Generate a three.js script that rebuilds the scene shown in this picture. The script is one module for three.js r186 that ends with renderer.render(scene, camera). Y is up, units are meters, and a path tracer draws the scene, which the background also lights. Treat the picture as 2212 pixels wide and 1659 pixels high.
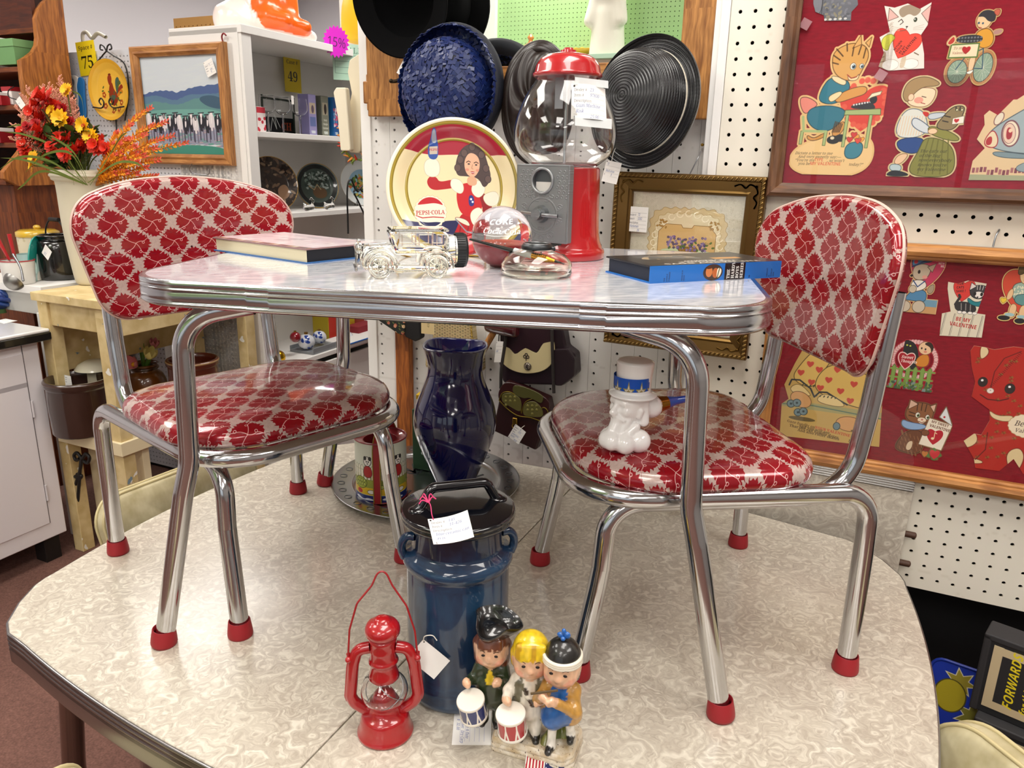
import * as THREE from 'three';
import { mergeGeometries, mergeVertices, toCreasedNormals } from 'three/addons/utils/BufferGeometryUtils.js';
import { RoundedBoxGeometry } from 'three/addons/geometries/RoundedBoxGeometry.js';
import { MarchingCubes } from 'three/addons/objects/MarchingCubes.js';
import { ImprovedNoise } from 'three/addons/math/ImprovedNoise.js';
import { RectAreaLightUniformsLib } from 'three/addons/lights/RectAreaLightUniformsLib.js';

// ---------- camera, light, exposure ----------
const scene = new THREE.Scene();
scene.background = new THREE.Color().setRGB(0.86, 0.94, 1.0);   // bright overcast sky, seen only through the shop window behind us
scene.backgroundIntensity = 0.7;
const F = 1640, W = 2212, H = 1659, EYE = 1.465, PITCH = 16.22 * Math.PI / 180, ROLL = 1.23 * Math.PI / 180;
const camera = new THREE.PerspectiveCamera(2 * Math.atan(H / 2 / F) * 180 / Math.PI, W / H, 0.05, 40);
camera.position.set(0, EYE, 0);
camera.rotation.order = 'YXZ';
camera.rotation.set(-PITCH, 0, ROLL);
camera.updateMatrixWorld(true);
const renderer = new THREE.WebGLRenderer({ antialias: true });
renderer.toneMapping = THREE.LinearToneMapping;
renderer.toneMappingExposure = 1.2;
renderer.shadowMap.enabled = true;
renderer.shadowMap.type = THREE.PCFSoftShadowMap;
RectAreaLightUniformsLib.init();
const LAMP = 6.2, GLOW = 3.6;             // radiance of the ceiling lights and of their glowing faces
const GRID = 25.04 * Math.PI / 180;        // the shop's walls and aisles are turned this far from the view
// [along the wall p, towards the wall q, turned?] of every ceiling light
const CEIL = 2.95, LIGHTS = [[-1.9, 0.9], [-0.2, 0.75], [1.4, 0.6], [-1.9, -1.3], [-0.2, -1.5], [1.4, -1.6], [-1.9, -3.6], [-0.2, -3.7], [1.4, -3.8], [-3.6, 0.9], [-3.6, 3.2], [-1.6, 3.2], [-3.6, 5.2]];
const LW = 0.62, LL = 1.25;

// ---------- helpers: places ----------
const V = (x, y, z) => new THREE.Vector3(x, y, z);
const UT = V(Math.cos(GRID), 0, Math.sin(GRID)), QT = V(Math.sin(GRID), 0, -Math.cos(GRID));
const grid = (p, q, y = 0) => V(0, y, 0).addScaledVector(UT, p).addScaledVector(QT, q);
const cE = camera.matrixWorld.elements, RT = V(cE[0], cE[1], cE[2]), UP = V(cE[4], cE[5], cE[6]), FW = V(-cE[8], -cE[9], -cE[10]);
const ray = (x, y) => FW.clone().addScaledVector(RT, (x - W / 2) / F).addScaledVector(UP, -(y - H / 2) / F);
const hit = (x, y, t) => ray(x, y).multiplyScalar(t).add(camera.position);
const onY = (x, y, Y) => hit(x, y, (Y - EYE) / ray(x, y).y);
const onQ = (x, y, q) => hit(x, y, q / ray(x, y).dot(QT));
const onP = (x, y, p) => hit(x, y, p / ray(x, y).dot(UT));
const onZ = (x, y, z) => hit(x, y, z);
const up = (v) => v.dot(UT), uq = (v) => v.dot(QT);
const toPx = (v) => { const d = v.clone().sub(camera.position), z = d.dot(FW); return [W / 2 + F * d.dot(RT) / z, H / 2 - F * d.dot(UP) / z]; };
// wall coordinates of a point on the wall plane q: [u, y]
const wall = (x, y, q) => { const v = onQ(x, y, q); return [up(v), v.y]; };

// ---------- helpers: naming ----------
const used = {};
const numbered = (n) => { const k = used[n] = (used[n] ?? -1) + 1; return k ? n + '_' + String(k).padStart(3, '0') : n; };
function tag(o, label, category, group) { o.userData.label = label; o.userData.category = category; if (group) o.userData.group = group; return o; }
function thing(name, label, category, pos = [0, 0, 0], turn = 0, group) {
  const o = new THREE.Group(); o.name = numbered(name); scene.add(o);
  if (pos.isVector3) o.position.copy(pos); else o.position.set(...pos);
  o.rotation.order = 'YXZ'; o.rotation.y = turn;
  return tag(o, label, category, group);
}
function part(parent, name, geo, mat, label) {
  const m = new THREE.Mesh(Array.isArray(geo) ? join(geo) : geo, mat);
  m.name = name; m.castShadow = m.receiveShadow = true; parent.add(m);
  if (label) m.userData.label = label;
  return m;
}
function struct(name, geo, mat, pos, turn = 0) {
  const m = part(scene, name, geo, mat); if (pos) m.position.copy(pos); m.rotation.y = turn; m.userData.kind = 'structure'; return m;
}
const ONWALL = -GRID;                    // rotation.y of a thing that faces the camera from the wall: its x runs along +p, its z towards us
const AISLE = -GRID + Math.PI / 2;       // ... of a thing that faces along +p

// ---------- helpers: shapes ----------
let seed = 7; const rnd = () => { seed = (seed * 1664525 + 1013904223) >>> 0; return seed / 4294967296; };
const rr = (a, b) => a + (b - a) * rnd();
function join(list) {
  const gs = list.map((g) => { let n = g.index ? g.toNonIndexed() : g; for (const k of Object.keys(n.attributes)) if (!['position', 'normal', 'uv'].includes(k)) n.deleteAttribute(k); if (!n.attributes.uv) n.setAttribute('uv', new THREE.BufferAttribute(new Float32Array(n.attributes.position.count * 2), 2)); n.clearGroups(); return n; });
  return gs.length === 1 ? gs[0] : mergeGeometries(gs);
}
const mv = (g, x = 0, y = 0, z = 0) => g.translate(x, y, z);
const rot = (g, x = 0, y = 0, z = 0) => { if (x) g.rotateX(x); if (y) g.rotateY(y); if (z) g.rotateZ(z); return g; };
const box = (w, h, d, x = 0, y = 0, z = 0, r = 0.002) => mv(new RoundedBoxGeometry(w, h, d, 2, Math.min(r, w / 2.1, h / 2.1, d / 2.1)), x, y, z);
const bxs = (w, h, d, x = 0, y = 0, z = 0) => mv(new THREE.BoxGeometry(w, h, d), x, y, z);
const sph = (r, x = 0, y = 0, z = 0, sx = 1, sy = 1, sz = 1, n = 20) => mv(new THREE.SphereGeometry(r, n, Math.ceil(n * 0.7)).scale(sx, sy, sz), x, y, z);
const cyl = (a, b, h, x = 0, y = 0, z = 0, n = 24) => mv(new THREE.CylinderGeometry(a, b, h, n), x, y, z);
const tor = (R, r, x = 0, y = 0, z = 0, n = 36, arc = Math.PI * 2) => mv(new THREE.TorusGeometry(R, r, 10, n, arc), x, y, z);
const lathe = (pts, n = 48) => new THREE.LatheGeometry(pts.map((p) => new THREE.Vector2(Math.max(p[0], 1e-5), p[1])), n);
// smooth profile through a few points
const smooth = (pts, n = 40) => new THREE.SplineCurve(pts.map((p) => new THREE.Vector2(...p))).getPoints(n).map((p) => [p.x, p.y]);
class Poly extends THREE.Curve {         // a polyline as a curve, by arc length
  constructor(p, closed) { super(); this.p = closed ? [...p, p[0]] : p; this.l = [0]; for (let i = 1; i < this.p.length; i++) this.l.push(this.l[i - 1] + this.p[i].distanceTo(this.p[i - 1])); }
  getPoint(t, o = V()) { const s = t * this.l.at(-1); let i = 1; while (i < this.l.length - 1 && this.l[i] < s) i++; const a = this.l[i - 1], b = this.l[i]; return o.lerpVectors(this.p[i - 1], this.p[i], b > a ? (s - a) / (b - a) : 0); }
}
// corners rounded to radius r (number or per corner)
function fillet(pts, r, closed = false, n = 8) {
  const out = [], P = pts.map((p) => (p.isVector3 ? p : V(...p))), N = P.length;
  for (let i = 0; i < N; i++) {
    if (!closed && (i === 0 || i === N - 1)) { out.push(P[i].clone()); continue; }
    const a = P[(i + N - 1) % N], b = P[i], c = P[(i + 1) % N], u = a.clone().sub(b), v = c.clone().sub(b), lu = u.length(), lv = v.length();
    u.normalize(); v.normalize();
    const ang = u.angleTo(v), R = Array.isArray(r) ? r[i] : r;
    if (ang > 3.1 || R <= 0) { out.push(b.clone()); continue; }
    const d = Math.min(R / Math.tan(ang / 2), lu * 0.49, lv * 0.49), s = b.clone().addScaledVector(u, d), e = b.clone().addScaledVector(v, d);
    const rr_ = d * Math.tan(ang / 2), cen = b.clone().add(u.clone().add(v).normalize().multiplyScalar(rr_ / Math.sin(ang / 2)));
    const f = s.clone().sub(cen), t = e.clone().sub(cen), w = f.angleTo(t);
    for (let k = 0; k <= n; k++) { const x = k / n; out.push(w < 1e-4 ? s.clone().lerp(e, x) : f.clone().multiplyScalar(Math.sin((1 - x) * w) / Math.sin(w)).addScaledVector(t, Math.sin(x * w) / Math.sin(w)).add(cen)); }
  }
  return out;
}
const tubeP = (pts, r, seg = 64, closed = false, n = 14) => new THREE.TubeGeometry(new Poly(pts.map((p) => (p.isVector3 ? p : V(...p))), closed), seg, r, n, closed);
const tube = (pts, r, seg = 40, closed = false, n = 8) => new THREE.TubeGeometry(new THREE.CatmullRomCurve3(pts.map((p) => (p.isVector3 ? p : V(...p))), closed), seg, r, n, closed);
const rod = (a, b, r, r2 = r, n = 10) => { const A = a.isVector3 ? a : V(...a), B = b.isVector3 ? b : V(...b), d = B.clone().sub(A), L = d.length(), g = new THREE.CylinderGeometry(r2, r, L, n); g.applyQuaternion(new THREE.Quaternion().setFromUnitVectors(V(0, 1, 0), d.normalize())); return g.translate((A.x + B.x) / 2, (A.y + B.y) / 2, (A.z + B.z) / 2); };
const shp = (pts) => new THREE.Shape(pts.map((p) => new THREE.Vector2(p.x ?? p[0], p.y ?? p[1])));
const ext = (pts, d, b = 0, bs = 2) => new THREE.ExtrudeGeometry(pts.isShape ? pts : shp(pts), { depth: d, bevelEnabled: b > 0, bevelThickness: b, bevelSize: b, bevelOffset: -b, bevelSegments: bs, curveSegments: 16 });
const rrect = (w, h, r, n = 6) => fillet([[-w / 2, -h / 2, 0], [w / 2, -h / 2, 0], [w / 2, h / 2, 0], [-w / 2, h / 2, 0]], r, true, n);
const spline = (pts, n = 60, closed = true) => new THREE.CatmullRomCurve3(pts.map((p) => V(p[0], p[1], p[2] ?? 0)), closed, 'centripetal').getPoints(n).slice(0, closed ? -1 : undefined);
// planar uv in metres / s
function uvPlane(g, s = 1, a = 'x', b = 'y') { const P = g.attributes.position, u = new Float32Array(P.count * 2), gx = { x: 'getX', y: 'getY', z: 'getZ' }; for (let i = 0; i < P.count; i++) { u[2 * i] = P[gx[a]](i) / s; u[2 * i + 1] = P[gx[b]](i) / s; } g.setAttribute('uv', new THREE.BufferAttribute(u, 2)); return g; }
function uvFit(g) { g.computeBoundingBox(); const b = g.boundingBox, P = g.attributes.position, u = new Float32Array(P.count * 2); for (let i = 0; i < P.count; i++) { u[2 * i] = (P.getX(i) - b.min.x) / (b.max.x - b.min.x); u[2 * i + 1] = (P.getY(i) - b.min.y) / (b.max.y - b.min.y); } g.setAttribute('uv', new THREE.BufferAttribute(u, 2)); return g; }
// uv by the main direction of each face, the grain (v) along `axis`
function uvBox(g, s = 1, axis = 'y') {
  g = g.index ? g.toNonIndexed() : g; const P = g.attributes.position, N = g.attributes.normal, u = new Float32Array(P.count * 2), ax = 'xyz'.indexOf(axis), o = rnd() * 3;
  for (let i = 0; i < P.count; i += 3) {
    const n = [0, 0, 0]; for (let k = 0; k < 3; k++) { n[0] += Math.abs(N.getX(i + k)); n[1] += Math.abs(N.getY(i + k)); n[2] += Math.abs(N.getZ(i + k)); }
    const m = n.indexOf(Math.max(...n)), rest = [0, 1, 2].filter((k) => k !== m), vA = m === ax ? rest[1] : ax, uA = rest.find((k) => k !== vA);
    for (let k = 0; k < 3; k++) { const p = [P.getX(i + k), P.getY(i + k), P.getZ(i + k)]; u[2 * (i + k)] = p[uA] / s + o; u[2 * (i + k) + 1] = p[vA] / s + o; }
  }
  g.setAttribute('uv', new THREE.BufferAttribute(u, 2)); return g;
}
function grid3(rows, closedU = true) {   // a surface from rows of points, with uv
  const nr = rows.length, nc = rows[0].length, pos = [], uv = [], idx = [];
  rows.forEach((r, i) => { for (let j = 0; j <= (closedU ? nc : nc - 1); j++) { const p = r[j % nc]; pos.push(p[0] ?? p.x, p[1] ?? p.y, p[2] ?? p.z); uv.push(p[3] ?? j / nc, p[4] ?? i / (nr - 1)); } });
  const w = closedU ? nc + 1 : nc;
  for (let i = 0; i < nr - 1; i++) for (let j = 0; j < w - 1; j++) { const a = i * w + j; idx.push(a, a + w, a + 1, a + 1, a + w, a + w + 1); }
  const g = new THREE.BufferGeometry(); g.setAttribute('position', new THREE.Float32BufferAttribute(pos, 3)); g.setAttribute('uv', new THREE.Float32BufferAttribute(uv, 2)); g.setIndex(idx); g.computeVertexNormals();
  if (closedU) { const N = g.attributes.normal; for (let i = 0; i < nr; i++) { const a = i * w, b = a + w - 1, s = V(N.getX(a) + N.getX(b), N.getY(a) + N.getY(b), N.getZ(a) + N.getZ(b)).normalize(); N.setXYZ(a, s.x, s.y, s.z); N.setXYZ(b, s.x, s.y, s.z); } }
  return g;
}
// outline (x, y as x, z) lofted through rings [scale, height, uvScale]; y up
function pillow(out, rings, s) { return grid3(rings.map(([k, h, e = k]) => out.map((p) => [p.x * k, h, p.y * k, p.x * e / s, p.y * e / s]))); }
// outline offset outwards
function offset(out, d) { const n = out.length; return out.map((p, i) => { const a = out[(i + n - 1) % n], b = out[(i + 1) % n], t = V(b.x - a.x, b.y - a.y, 0).normalize(); return V(p.x + t.y * d, p.y - t.x * d, 0); }); }
// a profile [[out, height]...] swept round an outline given counter-clockwise in (x, y) -> (x, -z)
const skirt = (out, prof) => grid3(prof.map(([d, h]) => offset(out, d).map((p) => [p.x, h, -p.y])));
const flat = (out, y, s = 1) => { const g = new THREE.ShapeGeometry(shp(out)); uvPlane(g, s); return g.rotateX(-Math.PI / 2).translate(0, y, 0); };

// smooth union of tapered capsules, meshed; bones: [ax,ay,az, bx,by,bz, ra, rb, colour]; colours by nearest bone
function body(bones, k = 0.004, res = 64, pad = 0.01) {
  const lo = V(1e9, 1e9, 1e9), hi = V(-1e9, -1e9, -1e9);
  for (const b of bones) for (const e of [0, 3]) { const r = Math.max(b[6], b[7]) + pad; lo.min(V(b[e] - r, b[e + 1] - r, b[e + 2] - r)); hi.max(V(b[e] + r, b[e + 1] + r, b[e + 2] + r)); }
  const cen = lo.clone().add(hi).multiplyScalar(0.5), half = Math.max(hi.x - lo.x, hi.y - lo.y, hi.z - lo.z) / 2;
  const dist = (b, x, y, z) => { const dx = b[3] - b[0], dy = b[4] - b[1], dz = b[5] - b[2], l = dx * dx + dy * dy + dz * dz; const t = l < 1e-12 ? 0 : Math.min(1, Math.max(0, ((x - b[0]) * dx + (y - b[1]) * dy + (z - b[2]) * dz) / l)); return Math.hypot(x - b[0] - dx * t, y - b[1] - dy * t, z - b[2] - dz * t) - b[6] - (b[7] - b[6]) * t; };
  const mc = new MarchingCubes(res, new THREE.MeshStandardMaterial(), false, false, 400000); mc.isolation = 0;
  let i = 0;
  for (let z = 0; z < res; z++) for (let y = 0; y < res; y++) for (let x = 0; x < res; x++, i++) {
    const px = cen.x + (x - res / 2) / (res / 2) * half, py = cen.y + (y - res / 2) / (res / 2) * half, pz = cen.z + (z - res / 2) / (res / 2) * half;
    let d = 1; for (const b of bones) { const e = dist(b, px, py, pz); if (b[9]) { const h = Math.max(k - Math.abs(-e - d), 0) / k; d = Math.max(d, -e) + h * h * k * 0.25; continue; } if (e > d + k) continue; const h = Math.max(k - Math.abs(e - d), 0) / k; d = Math.min(d, e) - h * h * k * 0.25; }
    mc.field[i] = -d;
  }
  mc.update();
  const n = mc.count, P = new Float32Array(n * 3), C = new Float32Array(n * 3), col = new THREE.Color();
  for (let v = 0; v < n; v++) {
    const x = mc.positionArray[3 * v] * half + cen.x, y = mc.positionArray[3 * v + 1] * half + cen.y, z = mc.positionArray[3 * v + 2] * half + cen.z;
    P.set([x, y, z], 3 * v);
    let best = 9, c = 0xffffff; for (const b of bones) { if (b[8] === undefined) continue; const e = dist(b, x, y, z); if (e < best) { best = e; c = b[8]; } }
    col.set(c); C.set([col.r, col.g, col.b], 3 * v);
  }
  let g = new THREE.BufferGeometry(); g.setAttribute('position', new THREE.BufferAttribute(P, 3)); g.setAttribute('color', new THREE.BufferAttribute(C, 3));
  g = mergeVertices(g, half * 1e-5); g.computeVertexNormals(); return g;
}

// ---------- helpers: materials ----------
const mat = (c, r = 0.6, o = {}) => new THREE.MeshStandardMaterial({ color: c, roughness: r, ...o });
const phys = (c, r = 0.5, o = {}) => new THREE.MeshPhysicalMaterial({ color: c, roughness: r, ...o });
const metal = (c, r = 0.2, o = {}) => mat(c, r, { metalness: 1, ...o });
const glaze = (c, r = 0.35, o = {}) => phys(c, r, { clearcoat: 1, clearcoatRoughness: 0.04, ...o });
function tex(w, h, draw, o = {}) {
  const c = document.createElement('canvas'); c.width = w; c.height = h; draw(c.getContext('2d'), w, h);
  const t = new THREE.CanvasTexture(c); t.colorSpace = o.data ? THREE.NoColorSpace : THREE.SRGBColorSpace; t.wrapS = t.wrapT = o.clamp ? THREE.ClampToEdgeWrapping : THREE.RepeatWrapping; t.magFilter = THREE.LinearFilter; t.anisotropy = 8; return t;
}
const noise = new ImprovedNoise();
const fbm = (x, y, z = 0, o = 4) => { let s = 0, a = 0.5; for (let i = 0; i < o; i++, x *= 2.03, y *= 2.03, a *= 0.5) s += a * noise.noise(x, y, z + i * 7.1); return s; };
// colour per pixel, tiling by blending two offsets; f(u, v) in 0..1 gives [r, g, b] in sRGB 0..255
function pix(w, h, f, o = {}) {
  return tex(w, h, (c) => { const im = c.createImageData(w, h); for (let y = 0, i = 0; y < h; y++) for (let x = 0; x < w; x++, i += 4) { const v = f(x / w, y / h); im.data[i] = v[0]; im.data[i + 1] = v[1]; im.data[i + 2] = v[2]; im.data[i + 3] = 255; } c.putImageData(im, 0, 0); }, o);
}
const mix = (a, b, t) => a.map((x, i) => x + (b[i] - x) * Math.min(1, Math.max(0, t)));
const wood = (a, b, sd, px = 512, stretch = 14) => pix(px, px, (u, v) => {
  const w = fbm(u * 3 + sd, v * 3, sd, 3) * 0.4, g = fbm((u + w * 0.12) * 40, v * 40 / stretch, sd, 4), ring = Math.sin((u + w * 0.35) * 46 + fbm(u * 4, v * 1.2, sd + 5, 2) * 5);
  const pore = Math.max(0, noise.noise(u * 190, v * 10, sd + 9)) * 0.9;
  return mix(a, b, 0.35 + g * 1.1 + ring * 0.16 + pore * 0.45);
});
// text helpers for canvases
const font = (c, px, fam = 'sans-serif', w = '') => { c.font = `${w} ${px}px ${fam}`; };
function text(c, s, x, y, px, col = '#222', fam = 'sans-serif', w = '', al = 'left', ro = 0, sx = 1) { c.save(); c.translate(x, y); c.rotate(ro); c.scale(sx, 1); font(c, px, fam, w); c.fillStyle = col; c.textAlign = al; c.textBaseline = 'alphabetic'; c.fillText(s, 0, 0); c.restore(); }
function blob(c, pts, fill, stroke, lw = 2, close = true) { c.beginPath(); const n = pts.length; if (close) { let m = [(pts[n - 1][0] + pts[0][0]) / 2, (pts[n - 1][1] + pts[0][1]) / 2]; c.moveTo(...m); for (let i = 0; i < n; i++) { const b = pts[(i + 1) % n]; c.quadraticCurveTo(pts[i][0], pts[i][1], (pts[i][0] + b[0]) / 2, (pts[i][1] + b[1]) / 2); } c.closePath(); } else { c.moveTo(...pts[0]); for (let i = 1; i < n - 1; i++) c.quadraticCurveTo(pts[i][0], pts[i][1], (pts[i][0] + pts[i + 1][0]) / 2, (pts[i][1] + pts[i + 1][1]) / 2); c.lineTo(...pts[n - 1]); } if (fill) { c.fillStyle = fill; c.fill(); } if (stroke) { c.strokeStyle = stroke; c.lineWidth = lw; c.stroke(); } }
function poly(c, pts, fill, stroke, lw = 2) { c.beginPath(); pts.forEach((p, i) => (i ? c.lineTo(...p) : c.moveTo(...p))); c.closePath(); if (fill) { c.fillStyle = fill; c.fill(); } if (stroke) { c.strokeStyle = stroke; c.lineWidth = lw; c.stroke(); } }
function line(c, pts, col, lw = 2) { c.beginPath(); pts.forEach((p, i) => (i ? c.lineTo(...p) : c.moveTo(...p))); c.strokeStyle = col; c.lineWidth = lw; c.lineCap = c.lineJoin = 'round'; c.stroke(); }
function oval(c, x, y, a, b, fill, stroke, lw = 2, ro = 0) { c.beginPath(); c.ellipse(x, y, a, b, ro, 0, 7); if (fill) { c.fillStyle = fill; c.fill(); } if (stroke) { c.strokeStyle = stroke; c.lineWidth = lw; c.stroke(); } }
function heart(c, x, y, s, fill, stroke, lw = 2, ro = 0) { c.save(); c.translate(x, y); c.rotate(ro); c.beginPath(); c.moveTo(0, s * 0.95); c.bezierCurveTo(-s * 1.5, -s * 0.1, -s * 0.8, -s * 1.1, 0, -s * 0.45); c.bezierCurveTo(s * 0.8, -s * 1.1, s * 1.5, -s * 0.1, 0, s * 0.95); if (fill) { c.fillStyle = fill; c.fill(); } if (stroke) { c.strokeStyle = stroke; c.lineWidth = lw; c.stroke(); } c.restore(); }

// ---------- common materials ----------
const CHROME = metal(0xc9c9cb, 0.14), STEEL = metal(0x9fa2a6, 0.3), BRASS = metal(0xb08a3a, 0.3), IRON = mat(0x151414, 0.45), WHITE = mat(0xf2f0ec, 0.5), CREAM = mat(0xe6dcc2, 0.6), BLACK = mat(0x0c0c0d, 0.4), REDRUB = mat(0x9a1420, 0.5), PAPER = mat(0xf4f1ea, 0.8), STRING = mat(0xe9e4d8, 0.9);
const PANE = new THREE.MeshPhysicalMaterial({ color: 0xffffff, roughness: 0.0, transmission: 1, thickness: 0, ior: 1.5 });
const GLASS = new THREE.MeshPhysicalMaterial({ color: 0xffffff, roughness: 0.0, transmission: 1, thickness: 0.01, ior: 1.5 });
const OAKT = wood([196, 138, 74], [118, 70, 26], 3), OAK = mat(0xffffff, 0.5, { map: OAKT }), WALNUT = mat(0xffffff, 0.45, { map: wood([122, 84, 56], [70, 44, 28], 11) }), PALEOAK = mat(0xffffff, 0.45, { map: wood([200, 142, 80], [140, 86, 40], 21) });


// ---------- the room ----------
const RP = [-5.2, 2.6], RQ = [-5.2, 6.2], WT = 0.12;
{
  const cp = (RP[0] + RP[1]) / 2, cq = (RQ[0] + RQ[1]) / 2, wp = RP[1] - RP[0], wq = RQ[1] - RQ[0];
  const carpet = pix(512, 512, (u, v) => { const n = noise.noise(u * 160, v * 160, 1) * 0.5 + noise.noise(u * 60, v * 60, 4) * 0.3 + fbm(u * 6, v * 6, 2, 2) * 0.4; return mix([92, 62, 54], [132, 94, 82], 0.5 + n); });
  const cm = mat(0xffffff, 0.95, { map: carpet });
  struct('floor', uvBox(bxs(wp + 2 * WT, 0.1, wq + 2 * WT, 0, -0.05, 0), 0.8, 'z'), cm, grid(cp, cq), ONWALL);
  const plaster = mat(0xeeecf0, 0.85), far = mat(0xeeedf1, 0.85);
  struct('ceiling', bxs(wp + 2 * WT, 0.1, wq + 2 * WT, 0, CEIL + 0.05, 0), mat(0xeeeeea, 0.9), grid(cp, cq), ONWALL);
  struct('wall_back', bxs(wp + 2 * WT, CEIL, WT, 0, CEIL / 2, 0), far, grid(cp, RQ[1] + WT / 2), ONWALL);
  const wm = mat(0x8d8a88, 0.85), wx0 = -3.2, wx1 = 1.9, wy0 = 0.7, wy1 = 2.5, wc = (wx0 + wx1) / 2 - cp, ww = wx1 - wx0, fw = grid(cp, RQ[0] - WT / 2);
  // the shop window in the wall behind the camera
  struct('wall_front', join([bxs(wp + 2 * WT, wy0, WT, 0, wy0 / 2, 0), bxs(wp + 2 * WT, CEIL - wy1, WT, 0, (CEIL + wy1) / 2, 0), bxs(wx0 - RP[0] + WT, wy1 - wy0, WT, (RP[0] - WT + wx0) / 2 - cp, (wy0 + wy1) / 2, 0), bxs(RP[1] + WT - wx1, wy1 - wy0, WT, (RP[1] + WT + wx1) / 2 - cp, (wy0 + wy1) / 2, 0)]), wm, fw, ONWALL);
  const win = new THREE.Group(); win.name = 'window_1'; win.userData.kind = 'structure'; win.position.copy(fw); win.rotation.y = ONWALL; scene.add(win);
  part(win, 'window_pane', bxs(ww, wy1 - wy0, 0.006, wc, (wy0 + wy1) / 2, 0), PANE); for (let k = 0; k <= 4; k++) part(win, 'mullion', box(0.05, wy1 - wy0, 0.08, wc - ww / 2 + ww * k / 4, (wy0 + wy1) / 2, 0), mat(0x6c6a68, 0.5)); for (const y of [wy0 + 0.02, wy1 - 0.02]) part(win, 'window_rail', box(ww, 0.05, 0.09, wc, y, 0), mat(0x6c6a68, 0.5));
  struct('wall_left', bxs(WT, CEIL, wq, 0, CEIL / 2, 0), plaster, grid(RP[0] - WT / 2, cq), ONWALL);
  struct('wall_right', bxs(WT, CEIL, wq, 0, CEIL / 2, 0), mat(0x9a9794, 0.85), grid(RP[1] + WT / 2, cq), ONWALL);
}
// ceiling lights: a white housing, a glowing diffuser and a light of the same size just below it
{
  const glow = new THREE.MeshStandardMaterial({ color: 0xffffff, emissive: 0xfffaf3, emissiveIntensity: GLOW, roughness: 0.6 });
  LIGHTS.forEach(([p, q], i) => {
    const t = thing('ceiling_light', 'white framed fluorescent troffer recessed in the shop ceiling', 'ceiling light', grid(p, q, CEIL), ONWALL, 'fluorescent ceiling lights');
    const fr = [box(LW + 0.06, 0.05, 0.03, 0, -0.025, LL / 2 + 0.015), box(LW + 0.06, 0.05, 0.03, 0, -0.025, -LL / 2 - 0.015), box(0.03, 0.05, LL, LW / 2 + 0.015, -0.025, 0), box(0.03, 0.05, LL, -LW / 2 - 0.015, -0.025, 0), box(0.012, 0.05, LL, 0, -0.024, 0)];
    part(t, 'frame', fr, WHITE);
    part(t, 'diffuser', bxs(LW, 0.01, LL, 0, -0.02, 0), glow);
    const l = new THREE.RectAreaLight(0xfffaf3, LAMP, LW, LL); l.name = 'lamp'; l.position.set(0, -0.055, 0); l.rotation.x = -Math.PI / 2; t.add(l);
  });
}
// a pegboard sheet in the x-y plane, its front at z = 0, first hole at (ox, oy) from its lower left corner; holes are real
function pegboard(w, h, s, r, ox, oy, th = 0.005, n = 8) {
  const pos = [], xs = [0], ys = [0];
  const quad = (x0, y0, x1, y1) => pos.push(x0, y0, 0, x1, y0, 0, x1, y1, 0, x0, y0, 0, x1, y1, 0, x0, y1, 0);
  const nx = Math.floor((w - ox - s / 2) / s) + 1, ny = Math.floor((h - oy - s / 2) / s) + 1, x0 = ox - s / 2, y0 = oy - s / 2, x1 = x0 + nx * s, y1 = y0 + ny * s;
  if (x0 > 0) quad(0, 0, x0, h); if (x1 < w) quad(x1, 0, w, h); if (y0 > 0) quad(x0, 0, x1, y0); if (y1 < h) quad(x0, y1, x1, h);
  const sq = (k) => { const a = (k / n) * 2 * Math.PI, c = Math.cos(a), d = Math.sin(a), m = Math.max(Math.abs(c), Math.abs(d)); return [c / m * s / 2, d / m * s / 2, c * r, d * r]; };
  const ring = [...Array(n + 1).keys()].map((k) => sq(k % n));
  for (let i = 0; i < nx; i++) for (let j = 0; j < ny; j++) {
    const cx = ox + i * s, cy = oy + j * s;
    for (let k = 0; k < n; k++) {
      const [ax, ay, bx, by] = ring[k], [cx2, cy2, dx, dy] = ring[k + 1];
      pos.push(cx + ax, cy + ay, 0, cx + cx2, cy + cy2, 0, cx + dx, cy + dy, 0, cx + ax, cy + ay, 0, cx + dx, cy + dy, 0, cx + bx, cy + by, 0);
      pos.push(cx + bx, cy + by, 0, cx + dx, cy + dy, 0, cx + dx, cy + dy, -th, cx + bx, cy + by, 0, cx + dx, cy + dy, -th, cx + bx, cy + by, -th);
    }
  }
  const e = (a, b, c, d) => pos.push(a, b, 0, a, b, -th, c, d, -th, a, b, 0, c, d, -th, c, d, 0);
  e(0, 0, w, 0); e(w, 0, w, h); e(w, h, 0, h); e(0, h, 0, 0);
  const g = new THREE.BufferGeometry(); g.setAttribute('position', new THREE.Float32BufferAttribute(pos, 3)); g.computeVertexNormals(); return uvPlane(g, 2.4);
}
const QW = 1.69, QC = 1.6225, SP = 0.02794, DARK = mat(0x17130f, 0.9);
const dirty = (a, b, sd) => pix(512, 512, (u, v) => { const n = fbm(u * 5, v * 5, sd, 4), s = fbm(u * 60, v * 6, sd + 3, 2), sc = Math.abs(noise.noise(u * 9 + fbm(u * 20, v * 20, sd, 2), v * 9, sd + 6)) < 0.006 ? 0.5 : 0; return mix(a, b, 0.3 + n * 0.9 + s * 0.25 + sc); });
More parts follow.
